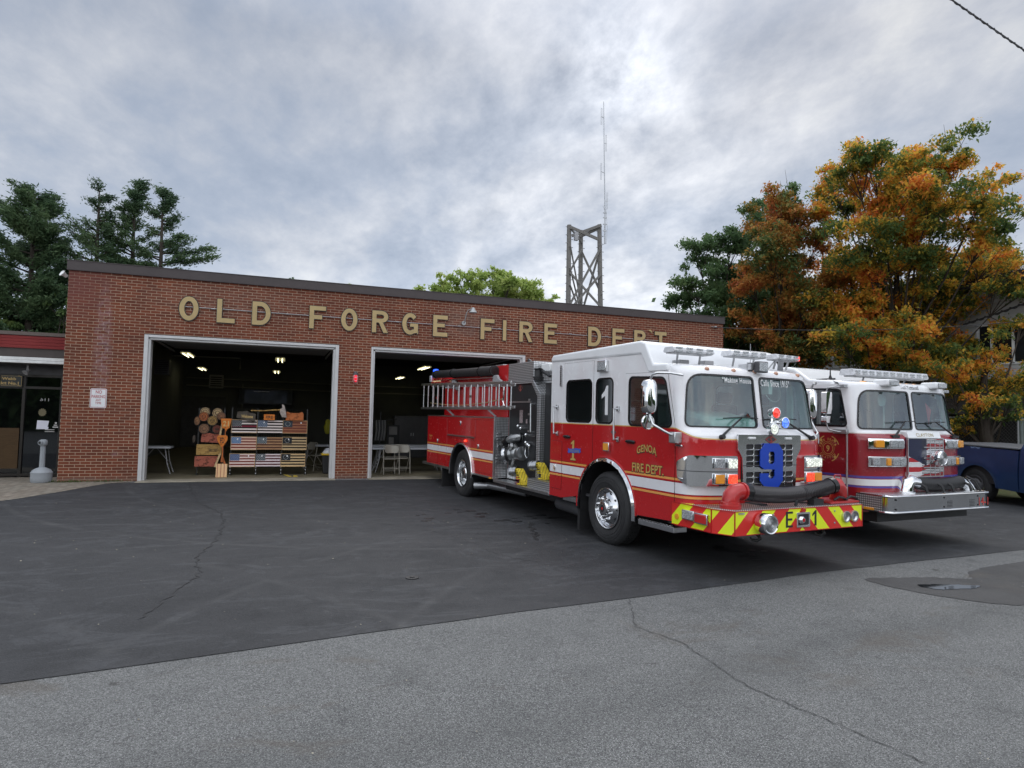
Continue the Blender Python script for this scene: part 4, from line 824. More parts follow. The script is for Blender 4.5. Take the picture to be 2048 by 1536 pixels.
fl2 = empty('flood_lamp', (-.98, 1.0, 2.52), 0, 'dark flood lamp under the annex canopy', 'flood lamp'); mb = MB(); mb.cyl((0, 0, .14), (0, 0, .0), .025, n=8); mb.lathe([(0, -.05), (.03, -.04), (.035, .02), (.07, .08), (.06, .085), (0, .07)], (0, 0, -.02), (-.4, -.5, -.7), 16); mb.build('lamp_head', MT['grey'], fl2)
# smokers post
sm = empty('ash_receptacle', (-.29, -.02, zg(-.02)+.01), 0, 'grey plastic smokers post with a wide round base by the annex door', 'ash receptacle')
gp = simple('grey_plastic', (.26, .28, .30), .55, var=.06)
mb = MB(); mb.lathe([(0, 0), (.19, 0), (.20, .02), (.205, .1), (.205, .20), (.208, .215), (.2, .225), (.17, .27), (.1, .31), (.05, .33), (0, .33)], (0, 0, 0), (0, 0, 1), 32); mb.build('base', gp, sm)
mb = MB(); mb.cyl((0, 0, .32), (0, 0, .84), .052, .045, 12); [mb.cyl((.047*math.cos(a), .047*math.sin(a), .33), (.042*math.cos(a), .042*math.sin(a), .8), .008, n=5) for a in (0, 1.57, 3.14, 4.71, .78, 5.5)]; mb.build('stem', gp, sm)
mb = MB(); mb.lathe([(0, 0), (.06, .005), (.078, .03), (.08, .09), (.07, .125), (.04, .14), (0, .142)], (0, 0, .80), (0, 0, 1), 20); mb.lathe([(.0, .03), (.048, .03), (.05, .05), (.036, .055), (.03, .03)], (-.02, -.045, .87), (-.4, -1, 0), 16); mb.build('head', gp, sm)
mb = MB(); mb.disc((-.042, -.098, .87), (-.4, -1, 0), .027, 14); mb.build('opening', MT['black'], sm)
# ---------------------------------------------------------------- fire engines
def steps(m, v, base, bands):
    """stack of colour bands over a scalar: (lo, hi, colour)"""
    c = base
    for a, b, col in bands: c = m.mix(m.band(v, a, b), c, col)
    return c
RED = (.46, .011, .014); RED2 = (.26, .010, .018); WHT = (.80, .81, .82)
def truck_paint(name, red, split, bands, dip=None, line=(.62, .42, .12), dipx=(1.5, 1.9)):
    m = NM(name); x = m.xyz(); z = x[2]
    if dip:
        t = m.n('ShaderNodeMapRange', {0: x[0], 1: dipx[0], 2: dipx[1], 3: 0., 4: 1.}, interpolation_type='SMOOTHSTEP').outputs[0]; z2 = m.M('ADD', z, m.M('MULTIPLY', t, dip))
    else: z2 = z
    c = steps(m, z, red, bands); c = m.mix(m.M('GREATER_THAN', z2, split), c, WHT); c = m.mix(m.band(z2, split-.012, split+.002), c, line)
    m.P(m.mix(m.ramp(m.noise(3, 5), [(.3, 0.), (.7, .12)]), c, tuple(i*.6 for i in red)), m.M('ADD', .2, m.M('MULTIPLY', m.noise(9, 5, .6), .12)), 0, .5, .75)
    m.set(m.b.inputs['Coat Roughness'], .04); m.bump(m.noise(2.2, 2), .035, .05); return m.m
ORG = (.78, .36, .09); DR = (.10, .004, .006)
B1 = [(1.072, 1.078, DR), (.928, .936, DR), (.936, 1.07, (.76, .77, .79)), (1.098, 1.128, ORG), (1.128, 1.134, DR), (.882, .912, ORG), (.876, .882, DR)]
P1 = truck_paint('engine_paint', RED, 1.765, B1, .125); P1r = truck_paint('engine_body_paint', RED, 9., B1)
B2 = [(1.04, 1.075, (.08, .07, .32)), (.93, 1.028, (.74, .75, .74)), (.895, .925, (.08, .07, .32))]
P2 = truck_paint('second_engine_paint', RED2, 1.735, B2, line=(.6, .55, .5)); RD = simple('red_paint', RED, .2, coat=.7, var=.05); DRK = simple('panel_gap', (.02, .004, .005), .8); GSK = MT['blackgloss']
chev = NM('chevron_sheeting'); _x = chev.xyz()
_u = chev.M('ADD', chev.M('ADD', chev.M('ABSOLUTE', _x[1]), chev.M('SUBTRACT', 2.458, _x[0])), chev.M('SUBTRACT', _x[2], .83))
chev.P(chev.mix(chev.M('LESS_THAN', chev.M('FRACT', chev.M('ADD', chev.M('DIVIDE', _u, .447), 1.)), .48), (.62, .022, .016), (.74, .86, .015)), .35, 0, .5, .3); chev.P(emit=(.0, .0, .0))
vv = chev.n('ShaderNodeTexVoronoi', {'Scale': 90.}); chev.L.new(chev.tc(), vv.inputs[0]); chev.bump(vv.outputs[0], .15, .002); chev = chev.m
def arc(cx, cz, r, a0, a1, n=16, rz=None): return [(cx + r*math.cos(R(a0+(a1-a0)*i/n)), cz + (rz or r)*math.sin(R(a0+(a1-a0)*i/n))) for i in range(n+1)]
def side(s, y=1.22): return lambda u, v, d: (u, s*(y - d), v)          # passenger side is s=-1; d goes inwards
def plate(name, poly, holes, mat, parent, fm, th=.02, bev=0., step=None, smooth=30):
    mb = MB(); mb.sheet(poly, holes, fmap=fm, thick=th, step=step); return mb.build(name, mat, parent, smooth=smooth, bevel=bev)
def outline(poly, w0, w1, mat, name, parent, fm, th=.003):
    return plate(name, ring(poly, w1), [ring(poly, w0)], mat, parent, fm, th)
def make_wheel(parent, x, y, s, z=.525, rear=False, r=.535, hub=None, rimm=None):
    """s = -1/+1 outward side"""
    o = Vector((x, y, z)); axd = (0, s, 0); k = r/.535
    t = MB(); w_ = .29
    prof = [(.30*k, -.02), (.33*k, .0), (.40*k, .012), (.47*k, .008), (.505*k, -.008), (.525*k, -.03), (.535*k, -.05), (.535*k, -.24), (.525*k, -.26), (.49*k, -.28), (.38*k, -.285), (.30*k, -.27)]
    t.lathe(prof, o, axd, 56, True)
    for rr in (.385, .43, .462): t.lathe([(rr*k-.003, .009), (rr*k, .0155), (rr*k+.003, .009)], o, axd, 56)
    n = 52
    for i in range(n):                                            # tread blocks
        a = 2*PI*i/n
        for h0, h1 in ((-.052, -.098), (-.11, -.142), (-.152, -.185), (-.196, -.242)):
            c, q = math.cos(a), math.sin(a); m_ = Matrix(((c, 0, q, 0), (0, 1, 0, 0), (-q, 0, c, 0), (0, 0, 0, 1))); M_ = Matrix.Translation(o) @ m_
            t.box(-.024*k, .024*k, min(s*h0, s*h1), max(s*h0, s*h1), .53*k, .542*k, M_)
        t.cbox((0, 0, 0), (.0, .0, .0)) if 0 else None
    t.build('tyre', MT['tyre'], parent, smooth=35)
    rm = MB()
    if rear: pr = [(.302*k, -.008), (.305*k, .006), (.292*k, .010), (.283*k, -.004), (.278*k, -.06), (.27*k, -.15), (.235*k, -.165), (.17*k, -.16), (.14*k, -.15), (.138*k, -.05), (.12*k, -.03), (.05*k, -.022), (0, -.022)]
    else: pr = [(.302*k, -.008), (.305*k, .006), (.292*k, .010), (.283*k, -.002), (.276*k, -.035), (.262*k, -.045), (.235*k, -.022), (.19*k, .012), (.15*k, .030), (.118*k, .034), (.112*k, .055), (.10*k, .075), (.07*k, .082), (0, .082)]
    rm.lathe(pr, o, axd, 48); rm.build('rim', rimm or MT['rimalu'], parent)
    nb = MB()
    for i in range(10):
        a = 2*PI*(i+.5)/10; c = Vector((math.cos(a)*.1675*k, 0, math.sin(a)*.1675*k)); b0 = -.16 if rear else .02
        nb.cyl(o+c+Vector((0, s*b0, 0)), o+c+Vector((0, s*(b0+.045), 0)), .017*k, .015*k, 8); nb.sphere(o+c+Vector((0, s*(b0+.047), 0)), .0155*k, 8, 5)
    nb.split('lug_nut', MT['chrome'], parent)
    hb = MB()
    for i in range(10):
        a = 2*PI*i/10; rr = .238*k; c = Vector((math.cos(a)*rr, 0, math.sin(a)*rr)); d0 = (-.158 if rear else -.012)
        nn = Vector((math.cos(a)*.5, s*.86, math.sin(a)*.5)) if not rear else Vector((0, s, 0)); hb.disc(o+c+Vector((0, s*(d0+.003), 0)), nn, .016*k, 10)
    hb.disc(o+Vector((0, s*(.0835 if not rear else -.0205), 0)), (0, s, 0), .052*k, 20); hb.build('rim_holes', MT['black'], parent, fixn=False)
    if not rear:
        c = MB(); c.disc(o+Vector((0, s*.0850, 0)), (0, s, 0), .022*k, 14); c.build('hub_plug', MT['redlens'], parent, fixn=False)
def wheel(parent, x, y, s, z=.525, rear=False, r=.535, rimm=None):
    wv = empty('wheel', (0, 0, 0)); wv.parent = parent; make_wheel(wv, x, y, s, z, rear, r, None, rimm)
    if rear:
        t = MB(); t.lathe([(.3*r/.535, -.33), (.46*r/.535, -.33), (r, -.37), (r, -.57), (.46*r/.535, -.6), (.3*r/.535, -.6)], (x, y, z), (0, s, 0), 40, True); t.build('inner_tyre', MT['tyre'], wv, smooth=35)
    return wv
def light_box(parent, name, c, d, lensmat, bez=None, face='x', hs=.012, sgn=1, nl=1):
    """bezel box centred at c facing +x or the -y side, with its lens as child"""
    mb = MB(); mb.cbox(c, d); o = mb.build(name, bez or MT['chrome'], parent, smooth=30, bevel=min(d)*.18, seg=3)
    l = MB(); ax_ = 0 if face == 'x' else 1; oth = 1 - ax_; w_ = (d[oth]-2*hs)
    for k in range(nl):
        cc = list(c); cc[ax_] += sgn*(d[ax_]/2+.003); cc[oth] += (k-(nl-1)/2)*w_/nl; dd = [0, 0, 0]; dd[ax_] = .012; dd[oth] = w_/nl-.006; dd[2] = d[2]-2*hs; l.cbox(cc, dd)
    l.build('lens', lensmat, o, smooth=30, bevel=.004); return o
PLAN = [(1.55, 1.22), (1.60, 1.219), (1.67, 1.21), (1.735, 1.18), (1.80, 1.12), (1.85, 1.03), (1.89, .91), (1.918, .74), (1.935, .5), (1.943, .25), (1.945, 0)]
PL = [(x, -y) for x, y in PLAN] + [(x, y) for x, y in PLAN[-2::-1]]
_acc = [0.]
for a, b in zip(PL, PL[1:]): _acc.append(_acc[-1] + math.dist(a, b))
SL = _acc[-1]
def plan_at(s):
    s = max(0, min(SL, s + SL/2))
    for i in range(len(PL)-1):
        if s <= _acc[i+1] + 1e-9:
            t = (s-_acc[i])/(_acc[i+1]-_acc[i]); a, b = PL[i], PL[i+1]; return a[0]+(b[0]-a[0])*t, a[1]+(b[1]-a[1])*t
    return PL[-1]
def s_of_y(y):
    for i in range(len(PL)-1):
        if PL[i][1] <= y <= PL[i+1][1]: return _acc[i] + (_acc[i+1]-_acc[i])*(y-PL[i][1])/max(1e-9, PL[i+1][1]-PL[i][1]) - SL/2
    return (-SL/2 if y < 0 else SL/2)
# cross profile of the nose: v -> (z, base x, depth factor, width factor)
PROF = [(0, .53, 1.55, 1., 1.), (.03, .56, 1.55, 1., 1.), (1.10, 1.62, 1.55, 1., 1.), (1.16, 1.675, 1.55, .97, 1.), (1.25, 1.765, 1.54, .69, 1.), (1.30, 1.80, 1.535, .665, 1.), (1.98, 2.46, 1.40, .78, .985), (2.03, 2.51, 1.385, .79, .983), (2.09, 2.565, 1.34, .76, .97), (2.15, 2.60, 1.24, .70, .95), (2.25, 2.625, 1.05, .62, .93), (2.40, 2.64, .80, .4, .90)]
def nose(sx=0., sz=0., ssc=1.):
    def f(u, v, d):
        for a, b in zip(PROF, PROF[1:]):
            if v <= b[0]: break
        t = max(0, min(1, (v-a[0])/(b[0]-a[0]))); z, xb, k, wf = (a[i]+(b[i]-a[i])*t for i in (1, 2, 3, 4))
        e = .01; x0, y0 = plan_at(u); xa, ya = plan_at(u-e); xc, yc = plan_at(u+e); tx, ty = xc-xa, yc-ya; l = math.hypot(tx, ty) or 1
        nx, ny = ty/l, -tx/l                                       # outward
        return (xb + (x0-1.55)*k*ssc - nx*d + sx, (y0 - ny*d)*wf, z + sz - (.0 if v < 2.03 else d*.8))
    return f
def vz(z):
    for a, b in zip(PROF, PROF[1:]):
        if z <= b[1]: return a[0] + (b[0]-a[0])*(z-a[1])/(b[1]-a[1])
    return PROF[-1][0]
def wpane(yo_b, yo_t, yi_b, yi_t, zb, zt, sg, ro=.2, ri=.06):
    """windscreen pane in nose parameters; sg -1 = passenger half"""
    pts = [(s_of_y(yi_b), vz(zb)), (s_of_y(yo_b), vz(zb)), (s_of_y(yo_t), vz(zt)), (s_of_y(yi_t), vz(zt))]
    p = rpoly([(a*(1 if sg > 0 else -1), b) for a, b in pts], [ri, ri*1.6, ro, ri], 6); return p
def nose_panel(parent, name, mat, fm, panes, th=.03, vtop=2.40):
    mb = MB(); mb.sheet([(-SL/2, 0), (SL/2, 0), (SL/2, vtop), (-SL/2, vtop)], [ring(p, .012) for p in panes], fmap=fm, step=.055, thick=th, rows=[a[0] for a in PROF[1:-1]])
    return mb.build(name, mat, parent, smooth=50)
def nose_glass(parent, fm, p, name='windscreen', reach=.012):
    g = MB(); g.sheet(ring(p, .004), fmap=lambda u, v, d: fm(u, v, .008), step=.06, rows=[a[0] for a in PROF[4:7]]); o = g.build(name, MT['wglass'], parent, smooth=180)
    k = MB(); k.sheet(ring(p, .016), [ring(p, -.012)], fmap=lambda u, v, d: fm(u, v, -.006+d), step=.06, thick=.02); k.build('rubber_seal', GSK, o, smooth=40); return o
def grab(parent, x0, z0, x1, z1, y, s, r=.014):
    mb = MB(); y1 = y + s*.075; mb.tube([(x0, y1, z0), (x1, y1, z1)], r, 10)
    for x, z in ((x0, z0), (x1, z1)): mb.cyl((x, y, z), (x, y1+s*.01, z), .016, n=10); mb.cbox((x+.012, y+s*.012, z), (.05, .024, .075))
    return mb.build('grab_handle', MT['alu'], parent, bevel=.003)
def paddle(parent, x, z, s, y=1.222):
    mb = MB(); mb.tube([(x-.10, s*(y+.012), z), (x-.06, s*(y+.03), z+.006), (x+.05, s*(y+.032), z+.008), (x+.11, s*(y+.015), z)], [.014, .021, .022, .014], 8); mb.cbox((x, s*(y+.006), z-.002), (.17, .012, .05)); return mb.build('handle', MT['blackgloss'], parent, bevel=.003)
def dlatch(parent, x, z, s=-1, y=1.222):
    mb = MB(); mb.sheet([(.036*math.cos(2*PI*k/20), .06*math.sin(2*PI*k/20)) for k in range(20)], fmap=lambda u, v, d: (x+u, s*(y+.008-d), z+v), thick=.008); mb.tube([(x-.018, s*(y+.01), z+.03), (x, s*(y+.022), z+.045), (x+.018, s*(y+.01), z+.03), (x+.012, s*(y+.012), z-.03), (x-.012, s*(y+.012), z-.03)], .006, 6); return mb.build('latch', MT['chrome'], parent, bevel=.002)

e1 = empty('fire_engine', (10.4009, -8.2524, -.2221), 0, 'bright red engine with yellow chevron bumper and blue nine on its grille', 'fire engine', 'fire engines parked on the driveway')
h_, p_, r_ = .114267, .0065318, -.0029910
F0 = Vector((math.sin(h_), -math.cos(h_), 0)); U0 = Vector((0, 0, 1)); L0 = U0.cross(F0)
F_ = F0*math.cos(p_) - U0*math.sin(p_); U_ = F0*math.sin(p_) + U0*math.cos(p_); L_ = L0*math.cos(r_) + U_*math.sin(r_); U_ = -L0*math.sin(r_) + U_*math.cos(r_)
_mm = Matrix((F_, L_, U_)).transposed().to_4x4(); _mm.translation = e1.location; e1.matrix_world = _mm
# ---- cab sides
def cab_side(s):
    fm = side(s, 1.215); ar = arc(0, .525, .745, 180, 0, 24)
    w1 = rrect(-1.13, -.39, 1.795, 2.455, .085); w2 = rrect(-.27, .16, 1.79, 2.455, .085); w3 = rpoly([(.565, 1.775), (1.485, 1.77), (1.335, 2.415), (.565, 2.45)], [.09, .10, .09, .09], 6)
    poly = [(-1.65, .53), (-1.215, .53), (-1.215, .62), (-.745, .62)] + [p for p in ar if p[1] > .525] + [(.745, .545), (1.55, .57), (1.55, 1.765), (1.40, 2.50), (1.385, 2.515), (1.0, 2.515), (.84, 2.76), (-1.65, 2.80)]
    plate('cab_side', poly, [w1, w2, w3], P1, e1, fm, .03)
    rd = [(-1.222, .535), (-.73, .62)] + [p for p in ar if p[0] < -.36 and p[1] > .63] + [(-.352, 1.19), (-.352, 2.745), (-1.222, 2.75)]
    fd = [(.475, 1.105)] + [p for p in ar if .48 < p[0] and p[1] > .56] + [(.79, .545), (1.537, .575), (1.537, 1.755), (1.372, 2.485), (.475, 2.505)]
    for nm, poly, w_, hx in (('rear_cab_door', rd, w1, -1.09), ('front_cab_door', fd, w3, .62)):
        d = plate(nm, poly, [ring(w_, .012)], P1, e1, side(s, 1.2235), .0075, bev=.002); outline(poly, -.001, .006, DRK, 'door_gap', d, side(s, 1.2175), .002)
        outline(w_, -.012, .016, GSK, 'window_seal', d, side(s, 1.227), .012); plate('window', ring(w_, -.005), [], MT['dglass'], d, side(s, 1.216), .0, smooth=0)
        if hx: paddle(d, hx, 1.54, s)
    o = plate('crew_window', ring(w2, -.005), [], MT['dglass'], e1, side(s, 1.211), .0, smooth=0); outline(w2, -.012, .016, GSK, 'window_seal', o, side(s, 1.220), .012)
    grab(e1, -1.43, 2.03, -1.41, 1.585, s*1.22, s); grab(e1, .30, 2.0, .31, 1.56, s*1.22, s)
    mb = MB(); mb.sheet(rrect(-1.345, -1.285, 2.375, 2.735, .028), fmap=lambda u, v, d: (u, s*(1.236-d), v), thick=.02); v_ = mb.build('vent', MT['alu'], e1, bevel=.004)
    mb = MB(); [mb.box(-1.332, -1.298, *sorted((s*1.2365, s*1.2385)), z, z+.02) for z in [2.41+.032*k for k in range(9)]]; mb.build('louvre_slots', MT['dgrey'], v_, smooth=0)
    sd = rrect(-1.60, -1.262, .665, 1.455, .015); d = plate('lower_locker_door', sd, [], P1, e1, side(s, 1.2225), .006, bev=.002); outline(sd, 0, .005, DRK, 'door_gap', d, side(s, 1.2165), .002); dlatch(d, -1.475, 1.01, s)
    light_box(e1, 'scene_light', (-.07, s*1.245, 2.645), (.235, .06, .175), MT['clear'], MT['chrome'], 'y', .02, s)
    light_box(e1, 'side_marker', (.06, s*1.24, 1.44), (.15, .04, .13), MT['amber'], MT['chrome'], 'y', .014, s)
    # wheel arch: chrome ring and dark liner
    mb = MB(); a0 = arc(0, .525, .745, 188, -6, 30); a1 = arc(0, .525, .695, 188, -6, 30)
    mb.sheet(a0 + a1[::-1], fmap=lambda u, v, d: (u, s*(1.25-d-.02*(1 if math.hypot(u, v-.525) > .73 else 0)), v), thick=.05, step=.08); mb.build('fender_trim', MT['chrome'], e1, smooth=35, bevel=.006)
    mb = MB(); mb.sheet(arc(0, .525, .77, 185, 0, 30) + arc(0, .525, .744, 0, 185, 30), fmap=lambda u, v, d: (u, s*(1.232-d), v), thick=.02); mb.build('fender_lip', RD, e1, smooth=35, bevel=.004)
    mb = MB(); k = 20; L1 = arc(0, .525, .70, 190, -10, k); mb.add([(u, s*1.20, v) for u, v in L1] + [(u, s*.55, v) for u, v in L1], [(i, i+1, i+k+2, i+k+1) for i in range(k)]); mb.build('wheel_well', MT['black'], e1, smooth=60)
    mb = MB(); mb.box(-.70, -.76, *sorted((s*1.20, s*.8)), .1, .55); mb.build('mud_flap', MT['black'], e1, smooth=0)
    for x0, x1, z in ((-1.20, -.76, .60), (.80, 1.53, .525)):
        mb = MB(); mb.box(x0, x1, *sorted((s*1.215, s*1.0)), z-.10, z-.03); o = mb.build('step', MT['alu'], e1, smooth=0, bevel=.006)
        mb = MB(); [mb.cbox((x0+.04+k*.062, s*1.205, z-.022), (.04, .03, .02)) for k in range(int((x1-x0)/.062))]; mb.build('step_teeth', MT['chrome'], o, smooth=0, bevel=.003)
    # mirrors
    mr = MB(); mr.tube([(1.66, s*1.2, 2.43), (1.58, s*1.35, 2.455), (1.48, s*1.48, 2.455), (1.42, s*1.5, 2.44), (1.38, s*1.5, 2.38), (1.38, s*1.5, 1.9), (1.44, s*1.5, 1.80), (1.56, s*1.42, 1.72), (1.60, s*1.30, 1.66)], .016, 10)
    mr.cbox((1.60, s*1.27, 1.64), (.12, .12, .14)); o = mr.build('mirror_arm', MT['alu'], e1, bevel=.01)
    mb = MB(); pr = rrect(-.135, .135, -.225, .225, .11); mb.sheet(pr, fmap=lambda u, v, d: (1.38+u, s*1.5, 2.15+v), thick=0.)
    mb.v = []; mb.f = []; mb.m = []
    for q, (sc, yy) in enumerate(((.95, -.05), (1., -.03), (1., .0), (.93, .022), (.75, .038), (.4, .047))): mb.v += [(1.375+yy, s*1.5+u*sc*.66, 2.15+v*(.72+.28*sc)) for u, v in pr]
    n = len(pr); mb.f = [(q*n+i, q*n+(i+1) % n, (q+1)*n+(i+1) % n, (q+1)*n+i) for q in range(5) for i in range(n)] + [tuple(range(n))[::-1], tuple(range(5*n, 6*n))]; mb.m = [0]*len(mb.f)
    mb.v = [(1.375+(x-1.375)*1.6, y, z) for x, y, z in mb.v]; mb.build('mirror_housing', MT['chrome'], e1)
    mb = MB(); mb.lathe([(0, -.05), (.06, -.045), (.09, -.02), (.10, .01), (.09, .03), (0, .035)], (1.33, s*1.5, 1.825), (1, 0, 0), 24); mb.build('round_mirror', MT['chrome'], e1)
for s in (-1, 1): cab_side(s)
# ---- nose, windscreens, roof
fm = nose(); pn = [wpane(1.17, 1.10, .06, .06, 1.79, 2.455, g) for g in (-1, 1)]
nose_panel(e1, 'cab_front', P1, fm, pn)
for g, p in zip((-1, 1), pn):
    o = nose_glass(e1, fm, p); mb = MB(); tx = '\u201cMaking House' if g < 0 else 'Calls Since 1915\u201d'
    a, b = (s_of_y(-.60), s_of_y(-.09)) if g < 0 else (s_of_y(.09), s_of_y(.66)); put_text(mb, tx, a, b, vz(2.345), vz(2.44), lambda u, v, d: fm(u, v, -.002), bold=.018, spacing=1.15); mb.build('lettering', MT['whitep'], o, smooth=0)
mb = MB(); mb.sheet([(-1.655, 2.795), (.83, 2.755), (.985, 2.505), (1.395, 2.50), (1.385, 2.60), (1.09, 2.61), (.92, 2.915), (.80, 2.95), (-1.60, 2.92), (-1.655, 2.88)], fmap=lambda u, v, d: (u, -1.232+d, v), thick=2.464)
mb.build('raised_roof', MT['white'], e1, smooth=35, bevel=.045, seg=4)
mb = MB(); mb.box(-1.66, -1.62, -1.2, 1.2, .55, 2.79); mb.build('cab_rear_wall', MT['diamond'], e1, smooth=0); mb = MB(); mb.box(-1.61, -1.58, -1.18, 1.18, .7, 2.5); mb.box(-1.57, -.3, -.03, .03, .7, 1.9); mb.build('rear_lining', MT['mint'], e1, smooth=0)
mb = MB(); mb.box(-1.6, 1.5, -1.1, 1.1, .62, .66); mb.box(-.6, .6, -.6, .6, .66, 1.25); mb.box(-1.6, 1.8, -.55, .55, .5, .62); mb.build('cab_floor', MT['dgrey'], e1, smooth=0)
mb = MB(); mb.sheet([(1.25, 1.2), (1.56, 1.2), (1.60, 1.66), (1.58, 1.76), (1.42, 1.80), (1.25, 1.70)], fmap=lambda u, v, d: (u, -1.05+d, v), thick=2.1); mb.build('dashboard', MT['mint'], e1, bevel=.03)
mb = MB(); mb.sheet([(.2, 1.2), (1.35, 1.2), (1.5, 1.72), (1.42, 1.90), (.9, 2.0), (.2, 1.75)], fmap=lambda u, v, d: (u, -.52+d, v), thick=.85); mb.build('engine_cover', MT['mint'], e1, bevel=.06)
mb = MB(); mb.box(-.3, -.26, -1.15, 1.15, 1.2, 2.7); mb.box(-1.6, 1.15, -1.15, 1.15, 2.50, 2.52); mb.box(1.28, 1.36, -1.15, -1.11, 1.8, 2.40); mb.box(1.28, 1.36, 1.11, 1.15, 1.8, 2.40); mb.build('cab_lining', MT['mint'], e1, smooth=0)
for y in (-.8, .8):
    mb = MB(); mb.box(.35, .85, y-.24, y+.24, 1.15, 1.3); mb.box(.28, .42, y-.24, y+.24, 1.3, 2.12); mb.box(.28, .40, y-.14, y+.14, 2.14, 2.32); mb.build('seat', MT['seat'], e1, bevel=.05, seg=3)
mb = MB(); mb.lathe([(.2, 0), (.215, .015), (.2, .03), (.185, .015)], (1.22, .75, 1.80), (-.75, 0, .65), 24, True); mb.cyl((1.22, .75, 1.8), (1.42, .75, 1.62), .03, n=8); mb.cyl((1.22, .56, 1.80), (1.22, .94, 1.80), .012, n=6); mb.build('steering_wheel', MT['black'], e1)
mb = MB(); mb.box(1.5, 1.62, .35, .42, 2.25, 2.45); [mb.tube([(-.2, y, 2.55), (-.1, y, 1.9), (-.15, y+.05, 1.4)], .012, 5) for y in (-1.0, -.9, -.75)]; mb.lathe([(.16, 0), (.17, .01), (.16, .02)], (1.3, .78, 2.32), (1, 0, .2), 24); mb.split('cab_fitting', MT['whitep'], e1)
# ---- grille
chg = simple('grille_chrome', (.72, .73, .74), .16, 1., var=.05)
xg = 1.965
go = rpoly([(-.57, 1.70), (-.57, 1.52), (-.49, 1.40), (-.475, 1.03), (.475, 1.03), (.49, 1.40), (.57, 1.52), (.57, 1.70)], .02, 2); holes = []
for i in range(7):
    z1 = 1.575 - i*.0755 - (.05 if i > 3 else 0)
    for j in range(6): y0 = -.425+j*.1425; holes.append(rrect(y0, y0+.125, z1-.062, z1, .016, 2))
gr = plate('grille', go, holes, chg, e1, lambda u, v, d: (xg-d, u, v), .03, smooth=30, bev=.003)
plate('grille_backing', [(-.49, 1.0), (.49, 1.0), (.49, 1.6), (-.49, 1.6)], [], MT['black'], gr, lambda u, v, d: (1.948-d, u, v), .01)
mb = MB(); mb.box(1.966, 1.974, -.485, .485, 1.30, 1.312); mb.sheet([(-.10, 0), (0, .055), (.10, 0), (0, -.055)], fmap=lambda u, v, d: (1.973-d, u, 1.64+v), thick=.008); mb.build('emblem_plate', MT['dgrey'], gr, smooth=0)
mb = MB(); mb.sheet([(-.10, 0), (0, .055), (.10, 0), (0, -.055)], [[(-.085, 0), (0, .045), (.085, 0), (0, -.045)]], fmap=lambda u, v, d: (1.975-d, u, 1.64+v), thick=.002); put_text(mb, 'S', -.022, .022, 1.605, 1.675, lambda u, v, d: (1.9755, u, v), bold=.03); mb.build('diamond_emblem', simple('emblem_red', (.4, .05, .04), .3), gr, smooth=0)
for y in (-.33, .33): mb = MB(); mb.cbox((1.97, y, 1.655), (.02, .12, .03)); mb.build('marker_lamp', MT['whitep'], gr, bevel=.008)
oc = [(-.205, .17), (-.205, .50), (-.125, .58), (.125, .58), (.205, .50), (.205, .08), (.125, 0), (-.125, 0), (-.205, .08), (-.205, .16)]
nine = [(-.205, .28), (-.205, .47), (-.12, .57), (.12, .57), (.205, .47), (.205, .09), (.12, 0), (-.12, 0), (-.205, .09), (-.205, .185), (-.055, .185), (-.055, .145), (-.03, .12), (.03, .12), (.055, .145), (.055, .235), (-.13, .235)]
plate('blue_number_nine', [(y, z+1.02) for y, z in nine], [[(-.03, 1.325), (.03, 1.325), (.055, 1.35), (.055, 1.46), (.03, 1.485), (-.03, 1.485), (-.055, 1.46), (-.055, 1.35)]], simple('blue_paint', (.006, .05, .42), .4, var=.05), e1, lambda u, v, d: (1.99-d, u, v), .012, smooth=0)
# ---- headlamp clusters
for s in (-1, 1):
    def hl(u, v, d): return fm2(s*u, v, d)
    fm2 = nose(.035, 0., 1.03)
    a, b = s_of_y(.60), s_of_y(1.21)
    out = rpoly([(a, vz(1.43)), (a, vz(1.245)), (a, vz(1.22)), (a, vz(1.06)), (b-.05, vz(1.05)), (b+.10, vz(1.13)), (b+.12, vz(1.34)), (b-.06, vz(1.43))], .03, 3)
    mb = MB(); mb.sheet(out, fmap=lambda u, v, d: fm2(s*u, v, d-.02), step=.05, thick=.10); ho = mb.build('headlamp_housing', MT['chrome'], e1, smooth=45, bevel=.008)
    mb = MB(); mb.sheet([(a-.004, vz(1.228)), (b+.1, vz(1.228)), (b+.1, vz(1.240)), (a-.004, vz(1.24))], fmap=lambda u, v, d: fm2(s*u, v, d-.0225), step=.05, thick=.01); mb.build('housing_seam', MT['dgrey'], ho, smooth=45)
    for y0, z0, mt in ((.70, 1.335, 'led_white'), (.885, 1.335, 'led_white' if s > 0 else 'clear'), (.70, 1.145, 'led_redhot'), (.885, 1.145, 'amber')):
        x = fm2(s*s_of_y(y0), vz(z0), -.02)[0] + .012; k = MB(); k.cbox((x, s*y0, z0), (.03, .165, .135)); l = k.build('lamp_bezel', MT['chrome'], ho, bevel=.008)
        k = MB(); yy = s*y0; k.cbox((x+.017, yy, z0), (.014, .142, .112)); k.build({'amber': 'turn_signal', 'led_redhot': 'warning_lamp'}.get(mt, 'headlamp'), MT[mt], ho, bevel=.006)
